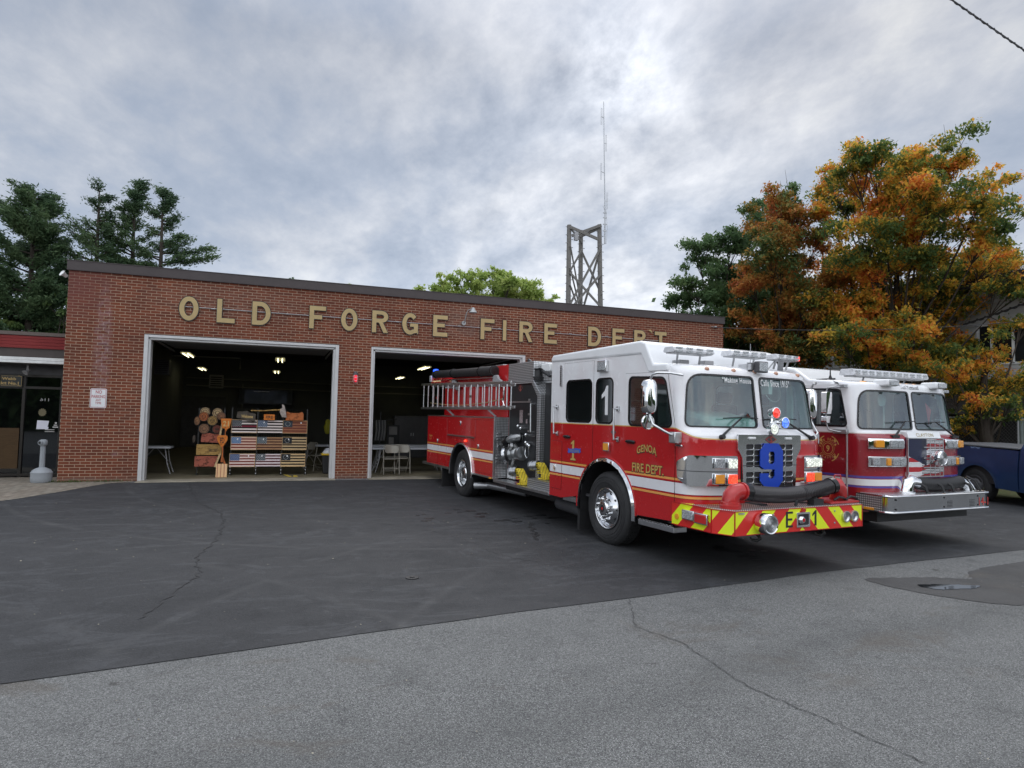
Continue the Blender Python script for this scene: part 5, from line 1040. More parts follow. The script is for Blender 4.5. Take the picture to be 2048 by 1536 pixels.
# ---- brow lights, wipers, trio of lamps, camera light, light bars
for y in (-.80, -.36, .02, .43, .90):
    yy = y; x = fm(s_of_y(yy), vz(2.535), 0)[0]; mb = MB(); mb.sphere((x+.005, yy, 2.535), .034, 12, 8, (.8, 1, .85)); mb.build('roof_marker_light', simple('marker_glass', (.55, .30, .20), .1, coat=.5), e1)
for s, (x0, yb, yt) in ((-1, (1.90, -.80, -.36)), (1, (1.90, .83, .36))):
    mb = MB(); zt = 1.92; xt = 1.83; mb.tube([(1.93, yb, 1.665), (1.90, yb+.06*(-s), 1.70), (xt, yt, zt)], [.022, .016, .009], 8); mb.tube([(xt+.0, yt-.33, zt-.02), (xt+.01, yt, zt), (xt-.02, yt+.30, zt-.01)], .008, 6); mb.tube([(xt, yt, zt), (1.86, yt+s*.22, 1.79)], .005, 5); mb.cyl((1.9, yb, 1.66), (1.96, yb, 1.67), .03, n=10); mb.build('wiper', MT['black'], e1)
mb = MB(); mb.lathe([(.05, 0), (.035, .03), (.03, .1), (.05, .13), (.045, .17), (0, .19)], (2.0, -.01, 1.70), (0, 0, 1), 14); mb.cyl((2.0, -.01, 1.84), (2.0, 0, 1.98), .03, n=10); mb.cyl((2.0, -.01, 1.86), (2.0, .14, 1.86), .03, n=10); mb.build('lamp_post', MT['chrome'], e1)
for y, z, mt in ((0., 1.984, 'led_red'), (.165, 1.86, 'led_blue'), (-.03, 1.775, 'led_white')):
    mb = MB(); mb.lathe([(.04, -.09), (.07, -.06), (.08, .0), (.078, .02), (.066, .022), (.064, .01)], (2.04, y, z), (1, 0, 0), 24); o = mb.build('round_lamp', MT['chrome'], e1); mb = MB(); mb.lathe([(.064, .012), (.04, .022), (0, .026)], (2.04, y, z), (1, 0, 0), 20); mb.build('lens', MT[mt], o)
o = light_box(e1, 'camera_light', (1.75, .06, 2.60), (.08, .19, .15), MT['clear'], MT['dgrey'], 'x', .015); o.rotation_euler = (0, 0, 0); mb = MB(); mb.box(1.5, 1.72, -.10, -.06, 2.56, 2.64); mb.cbox((1.66, 0, 2.6), (.02, .2, .12)); mb.build('bracket', MT['alu'], e1, smooth=0)
lb = simple('light_bar_plastic', (.60, .61, .63), .15, coat=.8, var=.2, vs=16)
def lightbar(par, y0, y1, z, x, dx, yaw=0., tilt=0., hh=.1, red=None):
    yc = (y0+y1)/2; w_ = y1-y0; M_ = Matrix.Translation((x, yc, z)) @ Matrix.Rotation(yaw, 4, 'Z')
    t = empty('light_bar'); t.parent = par
    mb = MB(); mb.add(*[(lambda p: p)(q) for q in ([], [])]); mb.v = []; mb.f = []; mb.m = []
    pr = rrect(-dx/2, dx/2, -hh*.38, hh/2, .03, 3); mb.sheet(pr, fmap=lambda u, v, d: tuple(M_ @ Vector((u*(1-.12*(v > 0)), -w_/2+d, v))), thick=w_); mb.build('clear_cover', lb, t, smooth=40, bevel=.008)
    mb = MB(); k = max(3, int(w_/.16))
    for i in range(k):
        for row in (-.018, .022): mb.add(*(lambda c: ([tuple(M_ @ Vector((dx/2+q[0], c+q[1], row+q[2]))) for q in [(a, b, e) for a in (-.004, .006) for b in (-.055, .055) for e in (-.014, .014)]], [(0, 1, 3, 2), (4, 6, 7, 5), (0, 4, 5, 1), (2, 3, 7, 6), (0, 2, 6, 4), (1, 5, 7, 3)]))(-w_/2+(i+.5)*w_/k))
    mb.split('reflector', MT['clear'], t, smooth=0, bevel=.004, pad=-.001)
    mb = MB(); mb.add([tuple(M_ @ Vector((a, b, e))) for a in (-dx*.4, dx*.4) for b in (-w_*.46, w_*.46) for e in (-hh*.5, -hh*.36)], [(0, 1, 3, 2), (4, 6, 7, 5), (0, 4, 5, 1), (2, 3, 7, 6), (0, 2, 6, 4), (1, 5, 7, 3)])
    for q in (-.28, .28): mb.bar(tuple(M_ @ Vector((0, q*w_, -hh*.45))), tuple(M_ @ Vector((-.08, q*w_+.05, -.16))), .026, .012)
    mb.build('mount', MT['alud'], t, smooth=0)
    if red: mb = MB(); mb.add([tuple(M_ @ Vector((a, w_/2+b, e))) for a in (-dx*.25, dx*.48) for b in (-.04, .006) for e in (-.03, .035)], [(0, 1, 3, 2), (4, 6, 7, 5), (0, 4, 5, 1), (2, 3, 7, 6), (0, 2, 6, 4), (1, 5, 7, 3)]); mb.build('lit_end', MT['led_redhot'], t, smooth=0)
    return t
lightbar(e1, -1.16, -.46, 2.785, 1.32, .22, hh=.085); lightbar(e1, -.12, .56, 2.805, 1.30, .22, hh=.085); lightbar(e1, .70, 1.22, 2.805, 1.32, .22, red=1, yaw=R(6), hh=.085)
mb = MB(); mb.box(1.08, 1.25, -.9, -.74, 2.60, 2.68); mb.box(1.1, 1.2, -.42, -.25, 2.62, 2.70); mb.box(1.05, 1.2, -.6, .9, 2.58, 2.64); mb.split('roof_box', MT['grey'], e1, smooth=0, bevel=.01)
mb = MB(); mb.bar((1.2, .78, 2.62), (1.28, .86, 2.77), .08, .02); mb.bar((1.2, 1.05, 2.62), (1.28, .98, 2.77), .08, .02); mb.tube([(1.15, .5, 2.6), (1.15, .5, 3.0)], .004, 5); mb.split('bar_bracket', MT['alud'], e1)
# ---- front bumper
bz0, bz1 = .545, .828
bp = [(1.50, -1.225), (2.20, -1.225), (2.458, -1.115), (2.458, 1.115), (2.20, 1.225), (1.50, 1.225), (1.50, 1.0), (1.50, -1.0)]
mb = MB(); mb.sheet(bp, fmap=lambda u, v, d: (u, v, bz0+d), thick=bz1-bz0); bm_ = mb.build('front_bumper', chev, e1, smooth=0, bevel=.004)
mb = MB(); mb.sheet([(1.86, -1.21), (2.195, -1.21), (2.445, -1.105), (2.445, 1.105), (2.195, 1.21), (1.86, 1.21), (1.96, .9), (1.96, -.9)], fmap=lambda u, v, d: (u, v, bz1+.002+d), thick=.006); mb.build('tread_plate_top', MT['diamond'], bm_, smooth=0)
mb = MB(); tr = .010
for a, b in zip(bp[:5], bp[1:6]): mb.bar((a[0], a[1]*1.002, bz1-.004), (b[0], b[1]*1.002, bz1-.004), tr); mb.bar((a[0], a[1]*1.002, bz0+.004), (b[0], b[1]*1.002, bz0+.004), tr)
for a in bp[1:5]: mb.box(a[0]-.006, a[0]+.005, a[1]*1.003-.006, a[1]*1.003+.006, bz0, bz1)
mb.build('bumper_edge', RD, bm_, smooth=0)
sr = MB(); sr.lathe([(.09, 0), (.115, .02), (.12, .06), (.12, .15), (.108, .17), (.095, .165), (.09, .155)], (2.456, -.715, .685), (1, 0, 0), 36); o = sr.build('siren', MT['chrome'], bm_)
mb = MB(); mb.lathe([(.096, .156), (.05, .162), (0, .164)], (2.456, -.715, .685), (1, 0, 0), 30); [mb.lathe([(q, .164), (q+.004, .170), (q+.008, .164)], (2.456, -.715, .685), (1, 0, 0), 30) for q in (.02, .035, .055, .07, .084)]; mb.build('siren_grille', MT['alud'], o)
bl = MT['black']; mb = MB(); fb = lambda u, v, d: (2.461, u, v)
mb.sheet([(-.29, .60), (-.17, .60), (-.17, .625), (-.255, .625), (-.255, .683), (-.18, .683), (-.18, .708), (-.255, .708), (-.255, .765), (-.17, .765), (-.17, .79), (-.29, .79)], fmap=fb)
mb.sheet([(.215, .60), (.25, .60), (.25, .79), (.225, .79), (.175, .745), (.175, .715), (.215, .745)], fmap=fb); mb.split('bumper_digit', bl, bm_, smooth=0, fixn=False, pad=-.01)
mb = MB(); mb.sheet(rrect(-.118, .118, .595, .775, .015), [rrect(-.095, .095, .618, .752, .01)], fmap=lambda u, v, d: (2.475-d, u, v), thick=.018); mb.build('receiver_frame', MT['chrome'], bm_, bevel=.004)
mb = MB(); mb.box(2.459, 2.4625, -.1, .1, .61, .76); mb.build('receiver_hole', bl, bm_, smooth=0); mb = MB(); mb.lathe([(0, .05), (.03, .048), (.045, .03), (.05, 0)], (2.46, -.035, .685), (1, 0, 0), 20); mb.build('receiver_cap', MT['chrome'], bm_); mb = MB(); mb.lathe([(0, .053), (.022, .05)], (2.461, -.035, .685), (1, 0, 0), 16); mb.cbox((2.47, 0, .80), (.03, .06, .03)); mb.build('red_cap', RD, bm_)
for y in (.79, .945):
    mb = MB(); mb.lathe([(.06, .03), (.072, .03), (.075, .015), (.072, 0)], (2.458, y, .685), (1, 0, 0), 28); mb.lathe([(.062, .02), (.045, -.005+.008), (.0, .006)], (2.458, y, .685), (1, 0, 0), 28); mb.build('air_horn', MT['alu'], bm_)
light_box(bm_, 'bumper_light', (1.83, -1.24, .70), (.21, .05, .12), MT['clear'], MT['chrome'], 'y', .014, -1); light_box(bm_, 'bumper_light', (2.06, -1.245, .69), (.22, .05, .13), MT['redlens'], MT['chrome'], 'y', .016, -1)
for y in (-.66, .46): mb = MB(); mb.tube([(2.3, y, .56), (2.38, y, .52), (2.41, y, .485), (2.38, y-.02, .455), (2.33, y-.05, .46), (2.32, y-.07, .49)], [.02, .022, .022, .02, .016, .01], 8); mb.build('tow_hook', bl, bm_)
mb = MB(); [mb.lathe([(0, .01), (.013, .006), (.013, 0)], (2.458, y, z), (1, 0, 0), 8) for y in (-.50, .585) for z in (.615, .765)]; [mb.cbox((2.462, y, z), (.01, .09, .018)) for y, z in ((-1.02, .80),)]; mb.split('bumper_bolt', MT['alud'], bm_)
mb = MB(); mb.lathe([(0, .012), (.035, .01), (.036, 0)], (1.60, -1.225, .65), (0, -1, 0), 16); mb.build('marker_reflector', MT['amber'], e1)
mb = MB(); mb.cbox((1.635, -1.235, 1.54), (.11, .03, .022)); mb.cbox((1.66, -1.232, 1.13), (.08, .02, .02)); mb.split('nose_latch', MT['chrome'], e1, bevel=.006)
# suction hose across the bumper
def elbow(par, pts, r, mat, name='hose_elbow'):
    mb = MB(); mb.tube(pts, r, 20); return mb
hm = NM('ribbed_hose'); _q = hm.xyz(); hm.P((.03, .026, .028), .32, 0, .5, .2); hm = hm.m
def hose(par, pts, r, name, rib=.0155, amp=.012, mat=None):
    P = [Vector(p) for p in pts]; o = []; rr = []
    # resample (Catmull-Rom)
    q = []
    for i in range(len(P)-1):
        p0, p1, p2, p3 = P[max(i-1, 0)], P[i], P[i+1], P[min(i+2, len(P)-1)]
        for j in range(20): t = j/20; q.append(.5*((2*p1)+(-p0+p2)*t+(2*p0-5*p1+4*p2-p3)*t*t+(-p0+3*p1-3*p2+p3)*t**3))
    q.append(P[-1]); L_t = 0; acc = [0]
    for a, b in zip(q, q[1:]): L_t += (b-a).length; acc.append(L_t)
    n = int(L_t/rib*4); j = 0
    for i in range(n+1):
        s_ = L_t*i/n
        while j < len(acc)-2 and acc[j+1] < s_: j += 1
        t = (s_-acc[j])/max(1e-9, acc[j+1]-acc[j]); o.append(q[j].lerp(q[j+1], min(1, t))); rr.append(r + amp*.5*math.cos(s_/rib*2*PI))
    mb = MB(); mb.tube(o, rr, 20); return mb.build(name, mat or hm, par, smooth=60)
mb = MB(); mb.lathe([(.125, 0), (.125, .04), (.115, .045), (.112, .075), (.102, .08)], (2.27, -1.0, bz1+.008), (0, 0, 1), 28)
mb.tube([(2.27, -1.0, .87), (2.27, -1.0, .93), (2.27, -.985, .985), (2.27, -.95, 1.02), (2.27, -.89, 1.035), (2.27, -.80, 1.03)], [.10, .10, .10, .098, .095, .095], 22); mb.tube([(2.27, -.83, 1.03), (2.27, -.80, 1.03)], .108, 22); e_ = mb.build('intake_elbow', simple('intake_red', (.42, .012, .012), .35, coat=.4), e1)
hose(e1, [(2.27, -.80, 1.03), (2.28, -.5, .985), (2.29, -.1, .965), (2.28, .3, .985), (2.27, .6, 1.025), (2.27, .80, 1.06)], .092, 'suction_hose', .03, .02)
mb = MB(); mb.tube([(2.27, -.80, 1.03), (2.275, -.72, 1.018)], .108, 20); mb.tube([(2.27, .73, 1.048), (2.27, .80, 1.06)], .108, 20); mb.split('hose_clamp', MT['blackgloss'], e1)
mb = MB(); mb.tube([(2.27, .80, 1.06), (2.27, .88, 1.055), (2.25, .95, 1.0), (2.22, .99, .93), (2.2, 1.0, .86)], [.1, .1, .098, .10, .11], 20); mb.box(2.0, 2.38, .62, 1.18, bz1+.012, bz1+.035); mb.tube([(2.25, .86, 1.14), (2.25, .86, 1.19), (2.25, .98, 1.19), (2.25, 1.0, 1.10)], .008, 6); mb.build('intake_elbow', simple('tray_red', (.46, .03, .03), .4, coat=.3), e1, bevel=.004)
mb = MB(); [mb.tube([(2.33, y, bz1+.05), (2.36, y+.05, .92), (2.33, y+.18, .90), (2.3, y+.28, bz1+.03)], .016, 8) for y in (.75, .98)]; [mb.tube([(2.30, y, .95), (2.37, y, .89), (2.36, y, .84)], .02, 6) for y in (.0, .38)]; mb.box(2.30, 2.40, .28, .46, bz1+.008, .91); mb.split('hold_down_strap', MT['black'], e1)
# ---- chassis, axle, tanks
mb = MB(); mb.box(-8.0, 2.2, -.42, -.30, .55, .85); mb.box(-8, 2.2, .30, .42, .55, .85); mb.cyl((0, -1.0, .525), (0, 1.0, .525), .09, n=12); mb.cyl((-5.694, -1.0, .525), (-5.694, 1.0, .525), .12, n=12); mb.sphere((-5.694, 0, .525), .25, 14, 10); mb.box(-4, -1.7, -.9, .9, .35, .56); mb.box(-.2, 1.6, -.5, .5, .42, .62); mb.build('chassis', MT['black'], e1, bevel=.01)
mb = MB(); mb.tube([(-1.9, -.85, .34), (-.7, -.85, .30), (-.6, -.85, .30)], .11, 14); mb.build('air_tank', MT['dgrey'], e1)
mb = MB(); mb.tube([(-3.4, -.7, .33), (-4.9, -.85, .32), (-5.12, -1.12, .30)], .075, 18, cap=False); mb.tube([(-3.4, -.7, .33), (-4.9, -.85, .32), (-5.11, -1.11, .30)], .068, 18, cap=False); mb.build('exhaust_pipe', MT['alud'], e1, fixn=False)
wheel(e1, 0, -1.175, -1); wheel(e1, 0, 1.175, 1); wheel(e1, -5.694, -1.185, -1, rear=True); wheel(e1, -5.694, 1.185, 1, rear=True)
mb = MB(); [mb.box(-7.05, -7.0, *sorted((s*1.18, s*.6)), .03, .60) for s in (-1, 1)]; mb.split('mud_flap', MT['black'], e1, smooth=0)
# ---- rear body
for s in (-1, 1):
    ar = arc(-5.70, .525, .68, 180, 0, 22); poly = [(-8.1, .60), (-6.385, .60)] + [p for p in ar if p[1] > .6] + [(-5.02, .60), (-3.96, .60), (-3.96, 1.80), (-8.1, 1.80)]
    plate('body_side', poly, [], P1r, e1, side(s, 1.214), .04)
    arr = arc(-5.70, .525, .72, 180, 0, 22)
    d1 = rrect(-8.04, -7.27, .64, 1.755, .01); d2 = [(-7.25, .64), (-6.66, .64), (-6.66, 1.755), (-7.25, 1.755)]; d3 = [(-6.63, 1.16), (-6.33, 1.16)] + [p for p in arc(-5.70, .525, .75, 148, 32, 14)] + [(-5.02, 1.13), (-4.93, 1.13), (-4.93, 1.755), (-6.63, 1.755)]; d4 = [(-4.90, .64), (-4.0, .64), (-4.0, 1.755), (-4.90, 1.755)]
    d3 = [(-6.63, 1.30), (-4.93, 1.30), (-4.93, 1.755), (-6.63, 1.755)]
    for nm, dd, lx, lz in (('locker_door', d1, -7.30, 1.18), ('locker_door', d2, None, 0), ('locker_door', d3, -5.79, 1.66), ('locker_door', d4, -4.74, 1.18)):
        o = plate(nm, dd, [], P1r, e1, side(s, 1.222), .007, bev=.004); outline(dd, 0, .006, DRK, 'door_gap', o, side(s, 1.2155), .002)
        if lx: dlatch(o, lx, lz, s)
    mb = MB(); mb.tube([(-6.57, s*1.232, 1.365), (-4.95, s*1.232, 1.36)], .02, 8); mb.build('rub_strip', simple('brown_rubber', (.10, .05, .045), .6), e1)
    mb = MB(); mb.box(-8.12, -3.95, *sorted((s*1.225, s*.85)), 1.80, 1.825); mb.build('body_top_trim', MT['alu'], e1, smooth=0, bevel=.004)
    mb = MB(); mb.box(-8.1, -6.40, *sorted((s*1.225, s*1.1)), .54, .60); mb.box(-5.03, -3.95, *sorted((s*1.225, s*1.1)), .56, .60); mb.box(-3.965, -3.945, *sorted((s*1.226, s*1.18)), .6, 1.80); mb.split('lower_trim', MT['alu'], e1, smooth=0, bevel=.005)
    mb = MB(); mb.sheet(arc(-5.70, .525, .70, 186, -4, 30) + arc(-5.70, .525, .655, -4, 186, 30), fmap=lambda u, v, d: (u, s*(1.255-d), v), thick=.05); mb.build('fender_trim', MT['chrome'], e1, smooth=35, bevel=.01)
    mb = MB(); k = 20; L1 = arc(-5.70, .525, .66, 186, -6, k); mb.add([(u, s*1.21, v) for u, v in L1] + [(u, s*.5, v) for u, v in L1], [(i, i+1, i+k+2, i+k+1) for i in range(k)]); mb.build('wheel_well', MT['black'], e1, smooth=60)
    for x, mt in ((-6.06, 'redlens'), (-5.45, 'led_redhot')): mb = MB(); mb.cbox((x, s*1.235, 1.27), (.10, .03, .05)); mb.build('fender_light', MT[mt], e1, bevel=.008)
    mb = MB(); mb.cbox((-4.05, s*1.24, .575), (.10, .02, .03)); mb.build('side_reflector', MT['amber'], e1)
mb = MB(); mb.box(-8.1, -6.42, -1.16, 1.16, .62, 1.80); mb.box(-5.0, -3.96, -1.16, 1.16, .62, 1.80); mb.box(-6.42, -5.0, -1.16, 1.16, 1.22, 1.80); mb.build('body_core', RD, e1, smooth=0)
mb = MB(); mb.box(-8.50, -8.1, -1.2, 1.2, .53, .60); mb.build('tailboard', MT['alu'], e1, smooth=0, bevel=.01)
mb = MB(); mb.box(-8.16, -8.11, -1.2, -.95, .65, 1.0); mb.split('tail_lamp', MT['redlens'], e1, bevel=.01)
# upper box, hose bed, front tread plate
ubz = 2.93
mb = MB(); mb.sheet([(-7.75, 1.825), (-4.0, 1.825), (-4.0, ubz), (-4.9, ubz-.01), (-7.75, 2.72)], fmap=lambda u, v, d: (u, -.90+d, v), thick=1.8); mb.build('hose_bed_side', RD, e1, smooth=0, bevel=.01)
mb = MB(); mb.box(-8.55, -7.74, -1.02, -.62, 2.58, 2.86); mb.build('rear_light_tower', RD, e1, smooth=0, bevel=.02)
mb = MB(); mb.cbox((-8.52, -.98, 2.80), (.13, .13, .17)); o = mb.build('rear_warning_light', MT['whitep'], e1, bevel=.01); mb = MB(); mb.cbox((-8.52, -1.05, 2.80), (.09, .015, .13)); mb.build('lens', MT['clear'], o)
mb = MB(); mb.lathe([(0, .19), (.06, .18), (.08, .15), (.08, .0)], (-8.35, -.95, 2.87), (0, 0, 1), 18); mb.build('blue_beacon', simple('lit_blue', (.01, .05, .9), .2, emit=(.02, .1, 1), es=1.8), e1)
mb = MB(); mb.box(-4.0, -2.90, -.905, .905, 2.56, ubz); mb.sheet([(-4.0, 2.50), (-2.96, 2.50), (-2.72, 2.24), (-2.72, .56), (-2.60, .56), (-2.60, 2.28), (-2.90, 2.56), (-4.0, 2.56)], fmap=lambda u, v, d: (u, -.91+d, v), thick=1.82); mb.build('pump_house_frame', MT['diamond'], e1, smooth=0, bevel=.006)
mb = MB(); mb.box(-6.8, -4.3, -.88, .88, ubz, ubz+.02); mb.build('hose_bed_cover', MT['diamond'], e1, smooth=0)
# compartment front face and running board
mb = MB(); mb.box(-3.96, -3.945, -1.18, -.90, .58, 1.80); mb.box(-3.96, -3.945, .90, 1.18, .58, 1.80); mb.split('tread_plate_face', MT['diamond'], e1, smooth=0)
mb = MB()
for z in (1.43, .98): mb.cbox((-3.925, -1.04, z), (.03, .28, .02)); [mb.cbox((-3.93, -1.15+.03, z+dz_), (.02, .10, .02)) for dz_ in (.06, -.06)]
mb.box(-3.94, -3.935, -1.14, -1.05, 1.16, 1.26); mb.split('hinge', MT['alu'], e1, bevel=.004)
mb = MB(); mb.box(-3.95, -1.66, -1.22, 1.22, .505, .56); mb.build('running_board', MT['alu'], e1, smooth=0, bevel=.008)
mb = MB(); mb.box(-2.60, -1.67, -1.15, -.2, .56, .72); mb.build('step_well', MT['diamond'], e1, smooth=0, bevel=.01)
pp = empty('pump_panel'); pp.parent = e1
bkpn = simple('black_panel', (.016, .017, .019), .42, var=.2, vs=4); mb = MB(); mb.box(-3.945, -2.80, -.885, -.82, .60, 2.48); mb.add([(-2.96, -.884, 2.48), (-2.74, -.884, 2.23), (-2.74, -.884, .60), (-2.81, -.884, .6), (-2.81, -.884, 2.48)], [(0, 1, 2, 3, 4)]); mb.box(-2.60, -1.66, -.8, -.75, .72, 2.5); mb.build('panel', bkpn, pp, smooth=0)
mb = MB(); mb.box(-3.93, -2.98, -.905, -.886, 2.125, 2.155); mb.box(-3.93, -3.92, -.895, -.886, .62, 2.1); [mb.box(-3.1, -3.04, -.90, -.886, z, z+.04) for z in (1.88, 1.55, 2.16)]; mb.box(-3.92, -2.82, -.895, -.886, 1.475, 1.482); mb.build('panel_trim', MT['alu'], pp, smooth=0)
mb = MB(); mb.sheet([(-.10, 0), (0, .07), (.10, 0), (0, -.07)], [[(-.09, 0), (0, .062), (.09, 0), (0, -.062)]], fmap=lambda u, v, d: (-3.47+u, -.89, 2.42+v)); put_text(mb, 'S', -3.49, -3.45, 2.37, 2.47, lambda u, v, d: (u, -.891, v), bold=.03); mb.build('maker_emblem', simple('emblem_red2', (.5, .1, .08), .4), pp, smooth=0)
mb = MB(); mb.box(-3.48, -3.34, -.89, -.886, 1.72, 1.98); mb.box(-3.48, -3.36, -.89, -.886, 1.62, 1.66); mb.box(-3.2, -3.14, -.89, -.886, 1.72, 1.8); mb.split('instruction_label', simple('label_print', (.30, .24, .24), .5, var=.7, vs=60), pp, smooth=0)
mb = MB(); mb.tube([(-2.88, -.96, 2.10), (-2.86, -.96, 1.56)], .017, 10); [mb.cyl((-2.87, -.885, z), (-2.87, -.965, z), .015, n=8) for z in (2.10, 1.56)]; mb.build('panel_grab_rail', MT['alu'], pp)
# valves: big intake with its caps
iron = simple('cast_alloy', (.36, .37, .37), .35, .85, var=.2, vs=20); o_ = (-3.42, -.885, 1.09)
mb = MB(); mb.tube([(-3.30, -.86, 1.13), (-3.34, -.98, 1.13)], [.13, .12], 22); mb.sphere((-3.38, -1.0, 1.12), .135, 18, 12); mb.tube([(-3.38, -1.0, 1.12), (-3.50, -1.10, 1.09)], [.115, .11], 22); mb.tube([(-3.38, -1.0, 1.12), (-3.22, -.98, 1.13)], [.10, .11], 22)
mb.tube([(-3.40, -1.02, 1.03), (-3.42, -1.04, .90)], [.05, .04], 12); mb.tube([(-3.43, -1.0, .90), (-3.40, -1.13, .84)], [.034, .04], 12); mb.tube([(-3.34, -1.0, 1.2), (-3.36, -1.06, 1.29)], [.05, .045], 12); mb.build('intake_valve', iron, pp)
mb = MB(); mb.tube([(-3.53, -1.125, 1.085), (-3.575, -1.165, 1.075)], [.142, .142], 28); mb.tube([(-3.20, -.975, 1.13), (-3.15, -.97, 1.13)], .135, 28); mb.tube([(-3.385, -1.09, 1.25), (-3.40, -1.14, 1.265)], [.075, .075], 24); mb.split('valve_cap', MT['alu'], pp)
mb = MB(); mb.tube([(-3.49, -1.09, 1.092), (-3.53, -1.125, 1.085)], .122, 24); mb.tube([(-3.575, -1.165, 1.075), (-3.585, -1.175, 1.073)], .105, 24); mb.tube([(-3.24, -.98, 1.13), (-3.20, -.975, 1.13)], .12, 24); mb.build('cap_gaskets', MT['black'], pp)
for a_ in range(3): an_ = 2.1*a_+.5; q_ = Vector((.66, -.75, 0)); c_ = Vector((-3.55, -1.145, 1.08)); r_v = q_.cross(Vector((0, 0, 1))).normalized()*0 + Vector((.75, -.66, 0))*math.cos(an_) + Vector((0, 0, 1))*math.sin(an_); mb = MB(); mb.tube([c_ + r_v*.13, c_ + r_v*.185], .016, 8); mb.build('cap_lug', MT['chrome'], pp)
mb = MB(); mb.tube([(-3.38, -.88, 1.44), (-3.40, -.98, 1.43), (-3.50, -1.03, 1.41), (-3.62, -1.05, 1.36)], [.07, .075, .075, .075], 18); mb.build('discharge_elbow', iron, pp)
mb = MB(); mb.tube([(-3.60, -1.045, 1.37), (-3.72, -1.065, 1.31)], [.10, .095], 24); mb.tube([(-3.40, -1.141, 1.265), (-3.402, -1.147, 1.267)], .06, 20); mb.tube([(-3.38, -.90, 1.44), (-3.385, -.93, 1.44)], .09, 20); mb.split('hose_cap', MT['blackgloss'], pp)
mb = MB(); put_text(mb, 'S', -3.42, -3.38, 1.235, 1.30, lambda u, v, d: (u, -1.152, v), bold=.02); mb.build('cap_mark', MT['whitep'], pp, smooth=0, fixn=False)
mb = MB()
for x, z in ((-3.28, 1.62), (-3.05, 1.35), (-3.4, 1.66), (-3.05, 1.50)): mb.tube([(x, -.88, z), (x, -.95, z)], .02, 8); mb.sphere((x, -.96, z), .032, 10, 6)
for k in range(3): mb.sphere((-3.08+k*.06, -.93, 1.33-.02*k), .035, 10, 6)
mb.tube([(-3.1, -.93, 1.27), (-3.12, -.93, 1.12), (-3.05, -.93, 1.05), (-2.97, -.93, 1.12), (-2.98, -.93, 1.27)], .009, 6); mb.split('gauge', MT['chrome'], pp)
mb = MB(); [mb.cbox((-3.87+k*.09, -.90, .65), (.05, .05, .13)) for k in range(4)]; mb.split('drain_valve', MT['whitep'], pp, bevel=.006); mb = MB(); mb.cbox((-3.45, -.90, .66), (.12, .05, .14)); mb.cbox((-3.30, -.90, .66), (.08, .04, .1)); mb.split('drain_label', MT['redlens'], pp, bevel=.006)
mb = MB(); mb.cbox((-2.72, -.60, 2.80), (.34, .3, .16)); mb.cbox((-2.35, -.6, 2.80), (.25, .3, .2)); mb.cyl((-2.2, -.6, 2.4), (-2.2, -.6, 2.7), .04, n=10); mb.box(-2.9, -1.7, -.65, -.55, 2.50, 2.54); mb.build('deck_gun_base', MT['whitep'], e1, bevel=.02)
mb = MB(); mb.tube([(-3.35, -.78, 2.98), (-2.95, -.77, 2.80), (-2.5, -.76, 2.62)], [.035, .03, .03], 10); mb.build('deck_gun', MT['black'], e1)
mb = MB(); mb.lathe([(.10, 0), (.11, .06), (.08, .08), (.07, .2), (.11, .22)], (-2.9, -.8, 2.56), (0, 0, 1), 18); mb.build('hose_reel_hub', MT['black'], e1)
# ladders on the passenger side
def ladder(x0, x1, z0, z1, y, n, tilt=0., th=.055, nm='ladder'):
    t = empty(nm); t.parent = e1; mb = MB(); f = lambda x: tilt*(x1-x)/(x1-x0)
    for z, q in ((z0, 0), (z1, 1)): mb.bar((x0, y, z+f(x0)*q), (x1, y, z+f(x1)*q), .032, th)
    mb.split('rail', MT['alu'], t, smooth=0, bevel=.006); mb = MB()
    for k in range(n): x = x0+(k+.5)*(x1-x0)/n; mb.cyl((x, y, z0), (x, y, z1+f(x)), .014, n=8)
    mb.split('rung', MT['alu'], t); return t
ladder(-8.44, -3.05, 2.0, 2.50, -1.30, 15, .13); ladder(-8.05, -3.15, 2.03, 2.46, -1.16, 14, .12, nm='inner_ladder'); 
mb = MB(); mb.tube([(-7.9, -1.23, 2.14), (-6.9, -1.23, 2.09), (-5.6, -1.23, 2.07), (-4.4, -1.23, 2.12), (-3.5, -1.23, 2.20)], .009, 6); mb.build('halyard_rope', simple('rope_tan', (.32, .24, .12), .8), e1)
mb = MB(); mb.tube([(-3.55, -1.26, 2.44), (-3.42, -1.28, 2.42), (-3.40, -1.28, 2.3), (-3.46, -1.28, 2.15), (-3.38, -1.28, 2.05)], .014, 8); [mb.cbox((x, -1.33, 2.26), (.05, .03, .05)) for x in (-7.2, -5.0)]; mb.split('ladder_hook', MT['chrome'], e1)
for x in (-7.0, -4.55): mb = MB(); mb.sheet(rpoly([(0, .0), (.35, -.10), (.50, -.05), (.42, .05), (.30, .08), (.22, .17), (.02, .16)], .03, 2), fmap=lambda u, v, d: (x+u, -1.02+d, 2.55+v), thick=.05); mb.bar((x+.2, -1.0, 1.83), (x+.1, -1.14, 1.98), .12, .03); mb.bar((x+.3, -1.04, 2.5), (x+.3, -1.28, 2.5), .06, .03); mb.build('ladder_bracket', MT['grey'], e1, bevel=.01)
mb = MB(); mb.bar((-8.0, -1.0, 2.745), (-4.5, -1.0, 2.665), .10, .012); mb.build('tube_tray', MT['alu'], e1, smooth=0)
mb = MB(); mb.tube([(-8.27, -1.0, 2.905), (-5.2, -1.0, 2.83), (-5.18, -1.0, 2.83), (-4.48, -1.0, 2.812)], [.098, .098, .108, .108], 26); mb.build('hard_suction_tube', MT['black'], e1)
